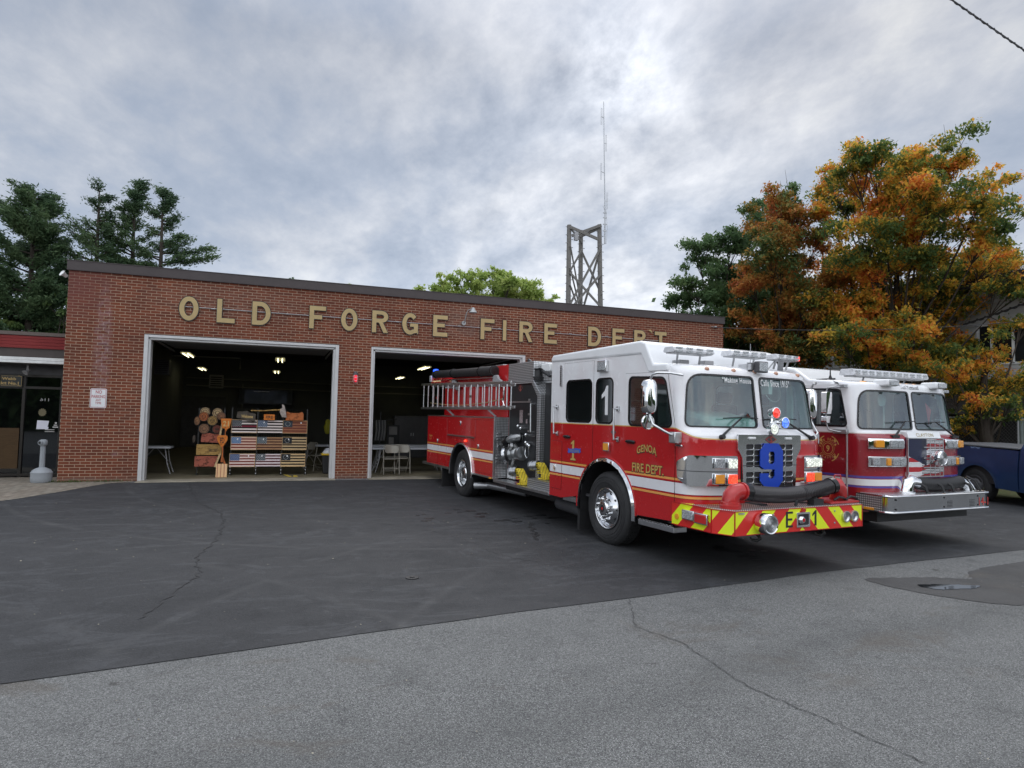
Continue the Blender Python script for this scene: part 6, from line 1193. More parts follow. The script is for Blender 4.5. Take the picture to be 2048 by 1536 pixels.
mb = MB(); [mb.tube([(x, -1.0, z), (x+.02, -1.0, z)], .118, 24) for x, z in ((-4.52, 2.813), (-5.2, 2.83), (-8.1, 2.90), (-6.9, 2.87))]; mb.tube([(-4.478, -1.0, 2.812), (-4.474, -1.0, 2.812)], .085, 24); mb.split('tube_coupling', MT['blackgloss'], e1)
# ---- lettering on the cab
ol = simple('letter_shade', (.03, .012, .01), .5); sd1 = lambda u, v, d: (u, -1.2262-d, v)
def archw(x0, x1, h): return lambda u, v: (u, v + h*(1-((u-(x0+x1)/2)/((x1-x0)/2))**2))
for tx, x0, x1, z0, z1, wp in (('GENOA', .765, 1.185, 1.375, 1.475, archw(.765, 1.185, .045)), ('FIRE DEPT.', .665, 1.33, 1.135, 1.255, None)):
    mb = MB(); put_text(mb, tx, x0-.008, x1+.01, z0-.014, z1+.004, lambda u, v, d: (u, -1.2258, v), bold=.05, warp=wp); mb.mi = 1; put_text(mb, tx, x0, x1, z0, z1, lambda u, v, d: (u, -1.2270, v), bold=.015, warp=wp); mb.build('door_lettering', [ol, MT['gold']], e1, smooth=0, fixn=False)
mb = MB(); q = [(-.03, 0), (-.085, 0), (-.085, .02), (-.06, .03), (-.035, .035), (-.035, .27), (-.08, .25), (-.08, .275), (-.01, .32), (.02, .32), (.02, .035), (.045, .03), (.07, .02), (.07, 0)]
mb.sheet([(u-.885, v+1.17) for u, v in ring(q, .008)], fmap=lambda u, v, d: (u, -1.2264, v)); mb.mi = 1; mb.sheet([(u-.885, v+1.17) for u, v in q], fmap=lambda u, v, d: (u, -1.2274, v)); mb.build('door_number', [ol, MT['gold']], e1, smooth=0, fixn=False)
mb = MB(); mb.sheet([(-1.06, 1.30), (-1.03, 1.275), (-.97, 1.29), (-.87, 1.285), (-.77, 1.30), (-.70, 1.295), (-.655, 1.32), (-.68, 1.345), (-.655, 1.375), (-.72, 1.365), (-.8, 1.37), (-.9, 1.355), (-1.0, 1.35), (-1.055, 1.36), (-1.035, 1.33)], fmap=lambda u, v, d: (u, -1.2284, v)); mb.mi = 1; put_text(mb, 'ENGINE', -.99, -.71, 1.30, 1.345, lambda u, v, d: (u, -1.2294, v), bold=.01); mb.build('blue_ribbon', [simple('ribbon_blue', (.02, .09, .5), .4), simple('ribbon_words', (.3, .25, .15), .4)], e1, smooth=0, fixn=False)
mb = MB(); mb.sheet([(-.115, 1.905), (-.075, 1.905)] + [(.0, 1.905), (.0, 2.345), (-.045, 2.345), (-.085, 2.255), (-.135, 2.215), (-.135, 2.15), (-.075, 2.19), (-.075, 1.905)][0:1] + [(.02, 1.905), (.02, 2.35), (-.04, 2.35), (-.08, 2.26), (-.145, 2.215), (-.145, 2.155), (-.065, 2.20), (-.065, 1.905)][1:], fmap=lambda u, v, d: (u, -1.214, v)) if 0 else mb.sheet([(-.04, 1.91), (.035, 1.91), (.035, 2.35), (-.01, 2.35), (-.055, 2.27), (-.13, 2.215), (-.13, 2.155), (-.04, 2.20)], fmap=lambda u, v, d: (u, -1.214, v)); mb.build('window_number', MT['whitep'], e1, smooth=0, fixn=False)
mb = MB(); mb.sheet([(.12, 1.66), (.19, 1.71), (.26, 1.66), (.19, 1.61)], fmap=lambda u, v, d: (u, -1.2165, v)); mb.build('maker_badge', MT['dgrey'], e1, smooth=0)
mb = MB(); put_text(mb, 'Engine\nCo. 1', -7.92, -7.72, 1.20, 1.33, lambda u, v, d: (u, -1.2226, v), bold=0); mb.build('body_script', MT['gold'], e1, smooth=0)
# yellow hoses on the running board (things of their own)
yel = NM('yellow_hose'); _q = yel.xyz(); yel.P(yel.mix(yel.M('GREATER_THAN', yel.M('FRACT', yel.M('MULTIPLY', yel.M('ADD', _q[0], _q[1]), 16.)), .86), (.66, .50, .03), (.06, .05, .02)), .6); yel = yel.m
def world(p): return _mm @ Vector(p)
for i, (p, lb_) in enumerate((((-3.05, -1.10, .565), 'folded yellow hose with metal coupling on the running board'), ((-2.45, -.98, .722), 'folded yellow hose with coupling on the step behind the first')) ):
    t = empty('fire_hose', world(p), 0, lb_, 'fire hose', 'yellow hoses on the near engine'); t.rotation_euler = _mm.to_euler()
    mb = MB()
    for k in range(5):
        pth = [(.0, .27-.042*k), (.09+.015*k, .285-.045*k), (.19+.015*k, .22-.035*k), (.25+.02*k, .10-.008*k), (.24+.028*k, .014), (.12+.03*k, .012+.002*k)]
        for (xa, za), (xb, zb) in zip(pth, pth[1:]): mb.bar((xa, -.02+.012*k, za), (xb, -.02+.012*k, zb), .15, .022)
    mb.tube([(.02, -.02, .24), (.10, -.02, .25), (.16, .0, .20)], [.06, .05, .03], 10); mb.build('hose_folds', yel, t, smooth=50, bevel=.006)
    mb = MB(); c0 = Vector((.02, -.03, .24)); c1 = Vector((-.14, -.09, .22)); mb.tube([c0, c1], [.085, .085], 20, cap=False); mb.tube([c0, c1], [.072, .072], 20, cap=False); mb.tube([c1*.6+c0*.4, c1*.7+c0*.3], .10, 20); mb.tube([c1, c1+(c1-c0)*.04], .098, 20, cap=False); mb.disc(c0*.8+c1*.2, c1-c0, .08, 20); mb.build('coupling', MT['alu'], t, fixn=False)

# ================================================================ second engine
e2 = empty('fire_engine', (14.245, -9.866, -.24), 0, 'farther dark red fire engine with polished bumper marked 14-1 and flag painted grille', 'fire engine', 'fire engines parked on the driveway')
h2 = .0826688; F2 = Vector((math.sin(h2), -math.cos(h2), 0)); L2 = U0.cross(F2); F2 = F2*math.cos(.007)-U0*math.sin(.007); U2_ = L2.cross(F2)*-1 if 0 else F2.cross(L2)
m2 = Matrix((F2, L2, U2_)).transposed().to_4x4(); m2.translation = e2.location; e2.matrix_world = m2
# local origin = bumper front; nose shell shifted so that its centre front is x = -.28
N2 = nose(-.30-1.945, -.0, 1.); K0 = -.30-1.945
def n2(u, v, d):
    x, y, z = N2(u, v, d)
    if z > 2.40: z = 2.40 + (z-2.40)*.8
    return x, y, z
X0 = 1.55+K0     # -.695: side plane ends here
pn2 = [wpane(1.16, 1.08, .05, .05, 1.80, 2.40, g) for g in (-1, 1)]
mb = MB(); mb.sheet([(-SL/2, 0), (SL/2, 0), (SL/2, 2.40), (-SL/2, 2.40)], [ring(p, .012) for p in pn2], fmap=n2, step=.07, thick=.03, rows=[a[0] for a in PROF[1:-1]]); mb.build('cab_front', P2, e2, smooth=50)
for p in pn2:
    g = MB(); g.sheet(ring(p, .004), fmap=lambda u, v, d: n2(u, v, .008), step=.08); o = g.build('windscreen', MT['wglass'], e2, smooth=180); k = MB(); k.sheet(ring(p, .018), [ring(p, -.014)], fmap=lambda u, v, d: n2(u, v, -.006+d), step=.07, thick=.02); k.build('rubber_seal', GSK, o, smooth=40)
for s in (-1, 1):
    f2s = side(s, 1.215); wd_ = rpoly([(-1.62, 1.84), (-.70-.02, 1.835), (-.85, 2.41), (-1.62, 2.43)], .06, 4); wr = rrect(-2.9, -2.1, 1.84, 2.43, .06); ar = arc(-2.25, .525, .72, 180, 0, 22)
    plate('cab_side', [(-3.9, .55), (-2.97, .55)] + [p for p in ar if p[1] > .55] + [(-1.53, .55), (X0, .55), (X0, 1.77), (X0-.16, 2.42), (-.90, 2.50), (-3.9, 2.52)], [wd_, wr], P2, e2, f2s, .03)
    for w_ in (wd_, wr): o = plate('side_window', ring(w_, -.004), [], MT['dglass'], e2, side(s, 1.21), 0, smooth=0); outline(w_, -.012, .02, GSK, 'window_seal', o, side(s, 1.221), .012)
    mb = MB(); mb.tube([(X0+.0, s*1.225, 2.40) if 0 else (X0-.01, s*1.232, 1.84), (X0-.01, s*1.232, .62)], .013, 8); mb.build('corner_grab_rail', MT['alu'], e2)
    mb = MB(); mb.sheet(arc(-2.25, .525, .75, 180, 0, 26) + arc(-2.25, .525, .70, 0, 180, 26), fmap=lambda u, v, d: (u, s*(1.24-d), v), thick=.04); mb.build('fender_trim', MT['chrome'], e2, smooth=35)
    mb = MB(); mb.box(-1.55, -.9, *sorted((s*1.21, s*1.0)), .45, .52); mb.build('step', MT['alu'], e2, smooth=0)
    mr = MB(); mr.tube([(-.72, s*1.2, 2.44), (-.8, s*1.36, 2.45), (-.9, s*1.42, 2.43), (-.93, s*1.42, 2.36), (-.93, s*1.42, 1.88), (-.9, s*1.4, 1.77), (-.8, s*1.30, 1.74), (-.75, s*1.22, 1.74)], .014, 8); mr.cbox((-.80, s*1.25, 1.745), (.24, .06, .07)); mr.cbox((-.76, s*1.27, 2.46), (.14, .08, .05)); mr.build('mirror_arm', MT['black'] if 0 else MT['alud'], e2, bevel=.01)
    mb = MB(); mb.sheet(rrect(-.065, .065, -.175, .175, .03), fmap=lambda u, v, d: (-.97+d, s*1.42+u, 2.19+v), thick=.10); mb.sheet(rrect(-.065, .065, -.055, .055, .03), fmap=lambda u, v, d: (-.97+d, s*1.42+u, 1.93+v), thick=.10); mb.split('mirror_housing', MT['chrome'], e2, bevel=.025, seg=3, pad=-.01)
wheel(e2, -2.25, -1.175, -1); wheel(e2, -2.25, 1.175, 1); wheel(e2, -7.3, -1.185, -1, rear=True); wheel(e2, -7.3, 1.185, 1, rear=True)
mb = MB(); mb.sheet([(-3.92, 2.50), (-.95, 2.48), (-1.0, 2.56), (-1.45, 2.60), (-1.75, 2.80), (-1.9, 2.83), (-3.92, 2.80)], fmap=lambda u, v, d: (u, -1.2+d, v), thick=2.4); mb.build('raised_roof', MT['white'], e2, smooth=35, bevel=.04, seg=3)
mb = MB(); mb.box(-3.8, -1.2, -1.1, 1.1, .62, .7); mb.box(-3.93, -3.90, -1.18, 1.18, .56, 2.5); mb.sheet([(-1.0, 1.2), (-.55, 1.2), (-.56, 1.68), (-.66, 1.76), (-.9, 1.80), (-1.05, 1.7)], fmap=lambda u, v, d: (u, -1.1+d, v), thick=2.2); mb.box(-2.5, -2.45, -1.14, 1.14, 1.2, 2.44); mb.box(-3.6, -1.0, -1.1, 1.1, 2.42, 2.46); mb.build('cab_lining', MT['mint'], e2, smooth=0)
for y in (-.75, .75): mb = MB(); mb.box(-1.95, -1.4, y-.24, y+.24, 1.1, 1.28); mb.box(-2.0, -1.86, y-.24, y+.24, 1.28, 2.12); mb.build('seat', MT['seat'], e2, bevel=.04)
mb = MB(); mb.box(-8.6, -4.2, -1.2, 1.2, .62, 2.2); mb.box(-8.4, -4.3, -1.0, 1.0, 2.2, 2.75); mb.build('rear_body', truck_paint('second_body_paint', RED2, 9., B2), e2, smooth=0, bevel=.01)
mb = MB(); mb.box(-4.2, -3.92, -1.1, 1.1, .6, 2.4); mb.build('pump_module', MT['diamond'], e2, smooth=0); mb = MB(); mb.box(-8.5, -.6, -.42, .42, .5, .8); mb.build('chassis', MT['black'], e2, smooth=0)
# grille with painted flag
gm_ = NM('flag_painted_grille'); x = gm_.xyz(); sl_ = gm_.M('GREATER_THAN', gm_.M('FRACT', gm_.M('MULTIPLY', x[2], 38.)), .42)
wv = gm_.M('ADD', gm_.M('ADD', x[2], gm_.M('MULTIPLY', x[1], -.10)), gm_.M('MULTIPLY', gm_.noise(2.5, 1), .12)); stp = gm_.M('GREATER_THAN', gm_.M('FRACT', gm_.M('MULTIPLY', wv, 6.5)), .5)
cf = gm_.mix(stp, (.50, .02, .03), (.80, .80, .82)); star = gm_.n('ShaderNodeTexVoronoi', {'Scale': 1., 'Randomness': .3}); gm_.L.new(gm_.map((1, 7, 6)), star.inputs[0])
cn = gm_.mix(gm_.M('LESS_THAN', star.outputs[0], .13), (.012, .018, .06), (.6, .62, .66)); can = gm_.M('MULTIPLY', gm_.M('LESS_THAN', x[1], .02), gm_.M('GREATER_THAN', x[2], gm_.M('ADD', 1.24, gm_.M('MULTIPLY', x[1], -.35))))
cc = gm_.mix(can, cf, cn); cc = gm_.mix(gm_.M('MULTIPLY', gm_.M('SUBTRACT', 1., sl_), gm_.M('GREATER_THAN', x[1], -.1)), cc, (.03, .03, .03)); gm_.P(cc, .25, .3, .5, .4); gm_.bump(sl_, .5, .006)
xg2 = -.262
g2 = plate('grille', rrect(-.43, .43, 1.07, 1.665, .02), [], gm_.m, e2, lambda u, v, d: (xg2-d, u, v), .05, smooth=30); mb = MB(); mb.sheet(rrect(-.44, .44, 1.06, 1.675, .02), [rrect(-.425, .425, 1.075, 1.66, .02)], fmap=lambda u, v, d: (xg2+.006-d, u, v), thick=.03)
for y in (.1, .22, .34): mb.box(xg2-.003, xg2+.004, y, y+.012, 1.08, 1.655)
for z in (1.2, 1.35, 1.52): mb.box(xg2-.003, xg2+.0045, -.05, .425, z, z+.014)
mb.build('grille_frame', MT['alu'], g2, smooth=0)
mb = MB(); mb.sheet(rrect(-.40, .40, 1.672, 1.765, .01), fmap=lambda u, v, d: (-.272-.35*(v-1.672)-d, u, v), thick=.10); mb.build('name_band', MT['white'], e2, smooth=0)
mb = MB(); put_text(mb, 'CLAYTON', -.20, .22, 1.69, 1.745, lambda u, v, d: (-.269-.35*(v-1.672), u, v), bold=.01, spacing=1.1); mb.mi = 0; mb.build('name_lettering', simple('name_gold', (.36, .28, .12), .4), e2, smooth=0, fixn=False)
mb = MB(); put_text(mb, '\u201cNo Mistakes\u201d', s_of_y(-.22), s_of_y(.30), vz(2.46), vz(2.54), lambda u, v, d: n2(u, v, -.004), bold=0); mb.build('brow_lettering', MT['dgrey'], e2, smooth=0, fixn=False)
mb = MB(); mb.lathe([(.09, 0), (.11, .03), (.12, .05), (.12, .13), (.10, .15), (.09, .14)], (xg2, .20, 1.36), (1, 0, 0), 30); o = mb.build('siren', MT['chrome'], e2); mb = MB(); mb.lathe([(.095, .14), (.05, .145), (0, .147)], (xg2, .20, 1.36), (1, 0, 0), 24); [mb.lathe([(q, .146), (q+.005, .154), (q+.01, .146)], (xg2, .20, 1.36), (1, 0, 0), 24) for q in (.02, .04, .06, .08)]; mb.build('siren_grille', MT['alud'], o)
for s in (-1, 1):
    for zc, lst in ((1.575, ((.60, 'clear'), (.74, 'clear'), (.98, 'amber'))), (1.30, ((.56, 'clear'), (.70, 'clear'), (.83, 'amber'), (1.03, 'clear')))):
        y0 = min(l[0] for l in lst)-.09; y1 = 1.12
        mb = MB(); mb.sheet([(s_of_y(y0), vz(zc-.075)), (s_of_y(y1), vz(zc-.075)), (s_of_y(y1), vz(zc+.08)), (s_of_y(y0), vz(zc+.08))], fmap=lambda u, v, d: n2(s*u, v, d-.05), step=.06, thick=.05); ho = mb.build('lamp_cluster', MT['chrome'], e2, smooth=45, bevel=.01)
        for yy, mt in lst:
            p = n2(s*s_of_y(yy), vz(zc), -.06); w_ = .13 if mt == 'clear' else (.16 if zc > 1.5 else .07); ya_ = math.atan2(p[1]-0, 2.2)*.45; k = MB(); k.cbox((0, 0, 0), (.03, w_, .115), Matrix.Translation(p) @ Matrix.Rotation(ya_, 4, 'Z')); k.build('headlamp' if mt == 'clear' else 'turn_signal', MT[mt], ho, bevel=.012, seg=3)
for y in (-.52, .68):
    mb = MB(); mb.prism([(-.62, 2.46), (-.30, 2.50), (-.30, 2.58), (-.62, 2.58)], y-.02, y+.20) if 0 else mb.box(-.70, -.42, y-.14, y+.12, 2.475, 2.585); o = mb.build('brow_scene_light', MT['white'], e2, bevel=.03, seg=3); mb = MB(); mb.box(-.42, -.40, y-.115, y+.10, 2.49, 2.57); mb.build('lens', MT['clear'], o, bevel=.006)
    
t = lightbar(e2, -.92, .95, 2.70, -.95, .28, hh=.12)
mb = MB(); [mb.sphere((-.72, y, 2.53), .06, 12, 6, (1, 1.6, .5)) for y in (-.85, .02, .2, .38)]; mb.split('roof_marker_light', MT['amber'], e2)
mb = MB(); mb.tube([(-1.15, -1.05, 2.5), (-1.15, -1.05, 2.62), (-1.15, -1.05, 2.66), (-1.15, -1.05, 2.80)], [.03, .025, .012, .006], 8); mb.tube([(-1.7, -1.0, 2.60), (-1.1, -1.0, 2.60)], .015, 6); mb.build('antenna', MT['black'], e2)
for s, yb, yt in ((-1, -.62, -.30), (1, .86, .45)): mb = MB(); mb.tube([(-.33, yb, 1.70), (-.39, yt, 1.93)], [.018, .01], 8); mb.tube([(-.39, yt-.25, 1.92), (-.38, yt+.22, 1.93)], .008, 6); mb.cbox((-.34, yb, 1.69), (.05, .16, .04)); mb.build('wiper', MT['black'], e2)
mb = MB(); mb.sheet([(-.07, .12), (.09, 0), (.02, -.25)], fmap=lambda u, v, d: (-.62, .62+u, 2.13+v)); mb.build('hanging_pennant', MT['redlens'], e2, smooth=0)
mb = MB(); mb.sphere((-1.0, .0, 2.28), .11, 14, 8, (.3, 1, 1)); mb.cyl((-1.0, .05, 2.2), (-1.0, .05, 1.8), .012, n=6); mb.build('cab_fan', MT['whitep'], e2)
# gold seal on the door
mb = MB(); cx_2, cz_2 = -1.06, 1.465; cf2 = lambda u, v, d: (u, -1.2165-d, v)
for r0, r1, a0, a1 in ((.20, .215, 20, 70), (.20, .215, 110, 160), (.20, .215, 200, 250), (.20, .215, 290, 340), (.085, .092, 0, 359.9), (.112, .117, 0, 359.9)):
    o_ = arc(cx_2, cz_2, r1, a0, a1, 24); i_ = arc(cx_2, cz_2, r0, a1, a0, 24); mb.sheet(o_ + i_, fmap=cf2)
for a in (0, 90, 180, 270): c = (cx_2+.185*math.cos(R(a+45)), cz_2+.185*math.sin(R(a+45))); mb.sheet(arc(c[0], c[1], .025, 0, 345, 12), fmap=cf2)
for i, chh in enumerate('FIRE DEPT.'):
    if chh == ' ': continue
    a = R(165 - i*15.5); ct, sn_ = math.cos(a-PI/2), math.sin(a-PI/2); put_text(mb, chh, -.013, .013, -.018, .018, lambda u, v, d: (cx_2+.150*math.cos(a)+u*ct-v*sn_, -1.2168, cz_2+.150*math.sin(a)+u*sn_+v*ct), bold=.01)
for i, chh in enumerate('CLAYTON'):
    a = R(215 + i*18); ct, sn_ = math.cos(a+PI/2), math.sin(a+PI/2); put_text(mb, chh, -.013, .013, -.018, .018, lambda u, v, d: (cx_2+.150*math.cos(a)+u*ct-v*sn_, -1.2168, cz_2+.150*math.sin(a)+u*sn_+v*ct), bold=.01)
put_text(mb, '9', cx_2-.03, cx_2+.03, cz_2-.05, cz_2+.05, lambda u, v, d: (u, -1.2168, v), bold=.02); mb.build('door_seal', MT['gold'], e2, smooth=0, fixn=False)
# polished bumper
b0, b1 = .575, .822; cr = lambda s: [(-.40, s*1.225), (-.10, s*1.225)]
bpoly = [(-.55, -1.225), (-.12, -1.225), (-.02, -1.18), (.0, -1.05)] + [(.0, 1.05), (-.02, 1.18), (-.10, 1.225), (-.55, 1.225)]
pol = simple('polished_steel', (.55, .56, .58), .12, 1., var=.08, vs=1.5); mb = MB(); mb.sheet(rpoly(bpoly, [0, .05, .05, .05, .05, .05, .05, 0], 4), fmap=lambda u, v, d: (u, v, b0+d), thick=b1-b0); bb = mb.build('front_bumper', pol, e2, smooth=35)
mb = MB(); q = rpoly(bpoly, [0, .05, .05, .05, .05, .05, .05, 0], 4)[1:-1]
for z in (b0+.005, b1-.005): mb.tube([(x*1.0+.006, y*1.006, z) for x, y in q], .018, 8)
mb.split('bumper_rail', MT['chrome'], bb)
mb = MB(); mb.box(-.55, -.13, -1.236, -1.226, b0+.02, b1-.02); mb.sheet([(-.5, -1.2), (-.08, -1.2), (-.03, -1.0), (-.03, 1.0), (-.08, 1.2), (-.5, 1.2)], fmap=lambda u, v, d: (u, v, b1+.002+d), thick=.006); mb.split('tread_plate', MT['diamond'], bb, smooth=0)
mb = MB(); mb.cbox((-.33, -1.245, b0+.035), (.16, .02, .04)); mb.build('side_marker', MT['amber'], bb, bevel=.005)
mb = MB(); put_text(mb, '14-1', .90, 1.14, .62, .745, lambda u, v, d: (.0035, u, v), bold=.0); mb.build('bumper_number', simple('number_red', (.6, .05, .04), .4), bb, smooth=0, fixn=False)
mb = MB()
for k in range(5): mb.box(.002, .005, .10, .22, .62+k*.022, .628+k*.022); mb.box(.002, .005, .66, .78, .62+k*.022, .628+k*.022)
[mb.lathe([(0, .008), (.014, .004), (.014, 0)], (.001, y, z), (1, 0, 0), 8) for y in (-1.1, .02, .87) for z in (.63, .77)]; mb.split('vent_slot', MT['blackgloss'], bb, smooth=0)
mb = MB(); mb.tube([(-.25, -.52, .82), (-.25, -.52, .90), (-.25, -.50, .97), (-.25, -.43, 1.0), (-.25, -.28, .98)], [.12, .115, .112, .108, .10], 20); mb.lathe([(.14, 0), (.14, .03), (.12, .035)], (-.25, -.52, .826), (0, 0, 1), 24); mb.tube([(-.25, .82, .96), (-.25, .92, .95), (-.25, 1.0, .90), (-.25, 1.03, .84)], [.1, .1, .1, .11], 18); mb.split('intake_elbow', MT['chrome'], e2)
hose(e2, [(-.25, -.28, .98), (-.24, .05, .945), (-.24, .4, .94), (-.25, .82, .965)], .098, 'suction_hose', .05, .004, MT['black'])
mb = MB(); [mb.tube([(-.22, y, 1.0), (-.1, y+.03, .93), (-.08, y+.05, .84)], .02, 6) for y in (-.3, .1, .35, .8)]; mb.tube([(-.2, .92, 1.06), (-.12, 1.0, 1.0), (-.1, 1.12, .84)], .018, 6); mb.split('hold_down_strap', MT['black'], e2)
mb = MB(); mb.box(-.55, -.33, -.46, .46, .55, 1.07); mb.box(-.6, -.3, -1.1, 1.1, .4, .58); mb.build('lower_nose_gap', MT['black'], e2, smooth=0)
# ---------------------------------------------------------------- wooden tower with mast
tw = empty('wooden_tower', (20.3, 17, -.1), 0, 'weathered log tower with cross braces and a tall thin mast behind the roof', 'tower')
lg = woodm('weathered_log', (.13, .125, .118), (.22, .21, .195), 8, .3, 0, (6, 6, .6))
posts = [((.06, 0), (-.06, 0), 13.15), ((1.28, 1.9), (1.22, 1.9), 13.4), ((2.30, .3), (2.02, .3), 13.45)]
posts = [((.0, 0), (-.05, 0), 13.18), ((1.52, 1.5), (1.45, 1.5), 13.45), ((2.40, .15), (2.02, .15), 13.5)]
for (xb, yb), (xt, yt), zt in posts: mb = MB(); mb.tube([(xb, yb, 0), ((xb+xt)/2, yb, zt/2), (xt, yt, zt)], [.17, .155, .13], 12); mb.build('log_post', lg, tw)
mb = MB(); rnd = random.Random(2)
for (xb, yb), (xt, yt), zt in posts:
    for k in range(22): z = 8+k*.24; s_ = (-1)**k; mb.cbox((xb+(xt-xb)*z/zt+s_*.19, yb-.05, z), (.09, .03, .03))
mb.split('climbing_cleat', lg, tw, smooth=0)
mb = MB(); P0, P1_, P2_ = [Vector((p[0][0], p[0][1], 0)) for p in posts]
def at_(p, z): q = posts[p]; t = z/q[2]; return Vector((q[0][0]+(q[1][0]-q[0][0])*t, q[0][1], z))
for a, za, b, zb in ((0, 12.95, 1, 12.6), (0, 11.9, 1, 8.6), (1, 12.2, 0, 10.4), (0, 10.3, 2, 8.4), (2, 12.1, 0, 8.4), (1, 12.0, 2, 9.2), (2, 12.2, 1, 8.2), (2, 10.5, 0, 8.1), (0, 9.6, 1, 8.0), (0, 10.6, 1, 8.1)):
    p, q = at_(a, za), at_(b, zb); p.y -= .2; q.y -= .2; mb.bar(p, q, .05, .13)
mb.split('cross_brace', lg, tw, smooth=0)
mb = MB(); p, q = at_(0, 12.98), Vector((1.75, -.2, 12.5)); p.y -= .24; mb.bar(p, q, .08, .17); p, q = at_(1, 13.2), at_(2, 13.4); p.y -= .26; q.y -= .26; p.x -= .75; p.z -= .25; mb.bar(p, q, .08, .17); mb.bar(p+Vector((.5, .1, -.02)), q+Vector((0, .1, -.12)), .08, .14); mb.split('top_beam', lg, tw, smooth=0)
mb = MB(); mb.box(.20, .42, -.3, -.12, 12.25, 12.75); mb.build('junction_box', MT['grey'], tw, smooth=0)
mst = MB(); mst.tube([(2.30, -.05, 12.3), (2.28, -.05, 14.4), (2.20, -.05, 17), (2.10, -.05, 21.05)], [.045, .035, .03, .02], 8); mst.build('mast', MT['alud'], tw)
mb = MB()
for x, z in ((1.97, 20.1), (2.30, 18.5), (1.99, 16.7), (2.42, 14.95)):
    h = .5; mb.tube([(x-.035, -.05, z-h), (x-.035, -.05, z+h), (x+.035, -.05, z+h), (x+.035, -.05, z-h)], .012, 5, closed=True); xm = 2.30-(z-12.3)/8.7*.2; mb.bar((x, -.05, z), (xm, -.05, z-.05), .035)
for z in (13.1, 13.5, 13.9, 14.2): mb.cbox((2.28, -.05, z), (.22, .06, .05))
mb.tube([(2.28, -.05, 14.3), (2.15, -.05, 14.6), (2.28, -.05, 14.7)], .012, 5); mb.tube([(2.36, -.1, 12.3), (2.42, -.1, 13.3), (2.33, -.1, 14.4)], .015, 5); mb.split('antenna_dipole', MT['alud'], tw)

# ---------------------------------------------------------------- trees
def leafmat(name, cols, cs=.5, tr=.35, rough=.6):
    """cols: ramp over patch noise; every leaf varies a little"""
    m = NM(name); nz = m.noise(cs, 3, .6); g = m.n('ShaderNodeNewGeometry'); rpi = g.outputs['Random Per Island']
    f = m.M('ADD', nz, m.M('MULTIPLY', m.M('SUBTRACT', rpi, .5), .16)); c = m.ramp(f, cols)
    c = m.mix(m.ramp(rpi, [(0., .0), (1., .28)]), c, m.mix(.5, c, (.0, .0, .0)), 'MIX')
    d = m.n('ShaderNodeBsdfPrincipled', {'Base Color': c, 'Roughness': rough, 'Specular IOR Level': .25}); t = m.n('ShaderNodeBsdfTranslucent', {'Color': c}); s = m.n('ShaderNodeMixShader', {0: tr})
    m.L.new(d.outputs[0], s.inputs[1]); m.L.new(t.outputs[0], s.inputs[2]); m.L.new(s.outputs[0], m.out.inputs[0]); return m.m
LB = 1.45
bark = woodm('bark', (.03, .025, .02), (.065, .053, .042), 9, .3, 0, (4, 4, .8))
def leaf(V, F, c, s, rnd, flat=.5):
    n = Vector((rnd.gauss(0, flat), rnd.gauss(0, flat), 1)).normalized(); a = n.cross(Vector((rnd.gauss(0, 1), rnd.gauss(0, 1), .1))).normalized(); b = n.cross(a)
    k = len(V); w_ = s*rnd.uniform(.5, .75); dr = Vector((0, 0, -s*.25))
    V += [c - a*s*.6, c + b*w_*.55 - a*.1*s, c + a*s*.75 + dr, c - b*w_*.55 - a*.1*s]; F.append((k, k+1, k+2, k+3))
def maple(name, base, H, clumps, mat, seed, label, nl=230, ls=.17, twigs=0):
    """clumps: (dx,dy,z,rx,rz) ; limbs run to each clump"""
    rnd = random.Random(seed); t = empty(name, base, 0, label, 'tree', 'trees in autumn colour at the right'); V = []; F = []
    tr = MB(); top = Vector((0, 0, H*.8)); tr.tube([(0, 0, -.1), (.05, 0, H*.2), (-.08, .05, H*.45), (.05, 0, H*.8)], [.24, .2, .14, .04], 10)
    for (dx, dy, z, rx, rz) in clumps:
        c = Vector((dx, dy, z)); st_ = Vector((0, 0, max(H*.12, z*.45 - rnd.uniform(0, .5)))); md = st_.lerp(c, .55) + Vector((rnd.gauss(0, .15), rnd.gauss(0, .15), -.1)); tr.tube([st_, md, c], [.045, .03, .01], 5)
        sub = [(c + Vector((rnd.gauss(0, rx*.42), rnd.gauss(0, rx*.42), rnd.gauss(0, rz*.42))), rnd.uniform(.22, .5)*rx) for _ in range(int(7+rx*5))]
        for (p, r) in sub:
            tr.tube([md.lerp(c, .6), p], [.016, .006], 3)
            for _ in range(int(nl*r*r*3.9)):
                q = Vector((rnd.gauss(0, .45), rnd.gauss(0, .45), rnd.gauss(0, .26)))
                if q.length > 1.15: continue
                leaf(V, F, p + Vector((q.x*r, q.y*r, q.z*r - .12*r*(q.x*q.x+q.y*q.y))), ls*.66*rnd.uniform(.5, 1.35), rnd, .95)
    for _ in range(twigs):
        a = rnd.choice(clumps); p = Vector((a[0]+rnd.gauss(0, a[3]*.5), a[1], a[2]+a[4]*.6)); tr.tube([p, p+Vector((rnd.gauss(0, .15), 0, rnd.uniform(.5, .9)))], [.01, .004], 3)
    tr.build('trunk', bark, t); mb = MB(); mb.v = [tuple(v) for v in V]; mb.f = F; mb.m = [0]*len(F); mb.build('crown', mat, t, smooth=0, fixn=False); return t, len(F)
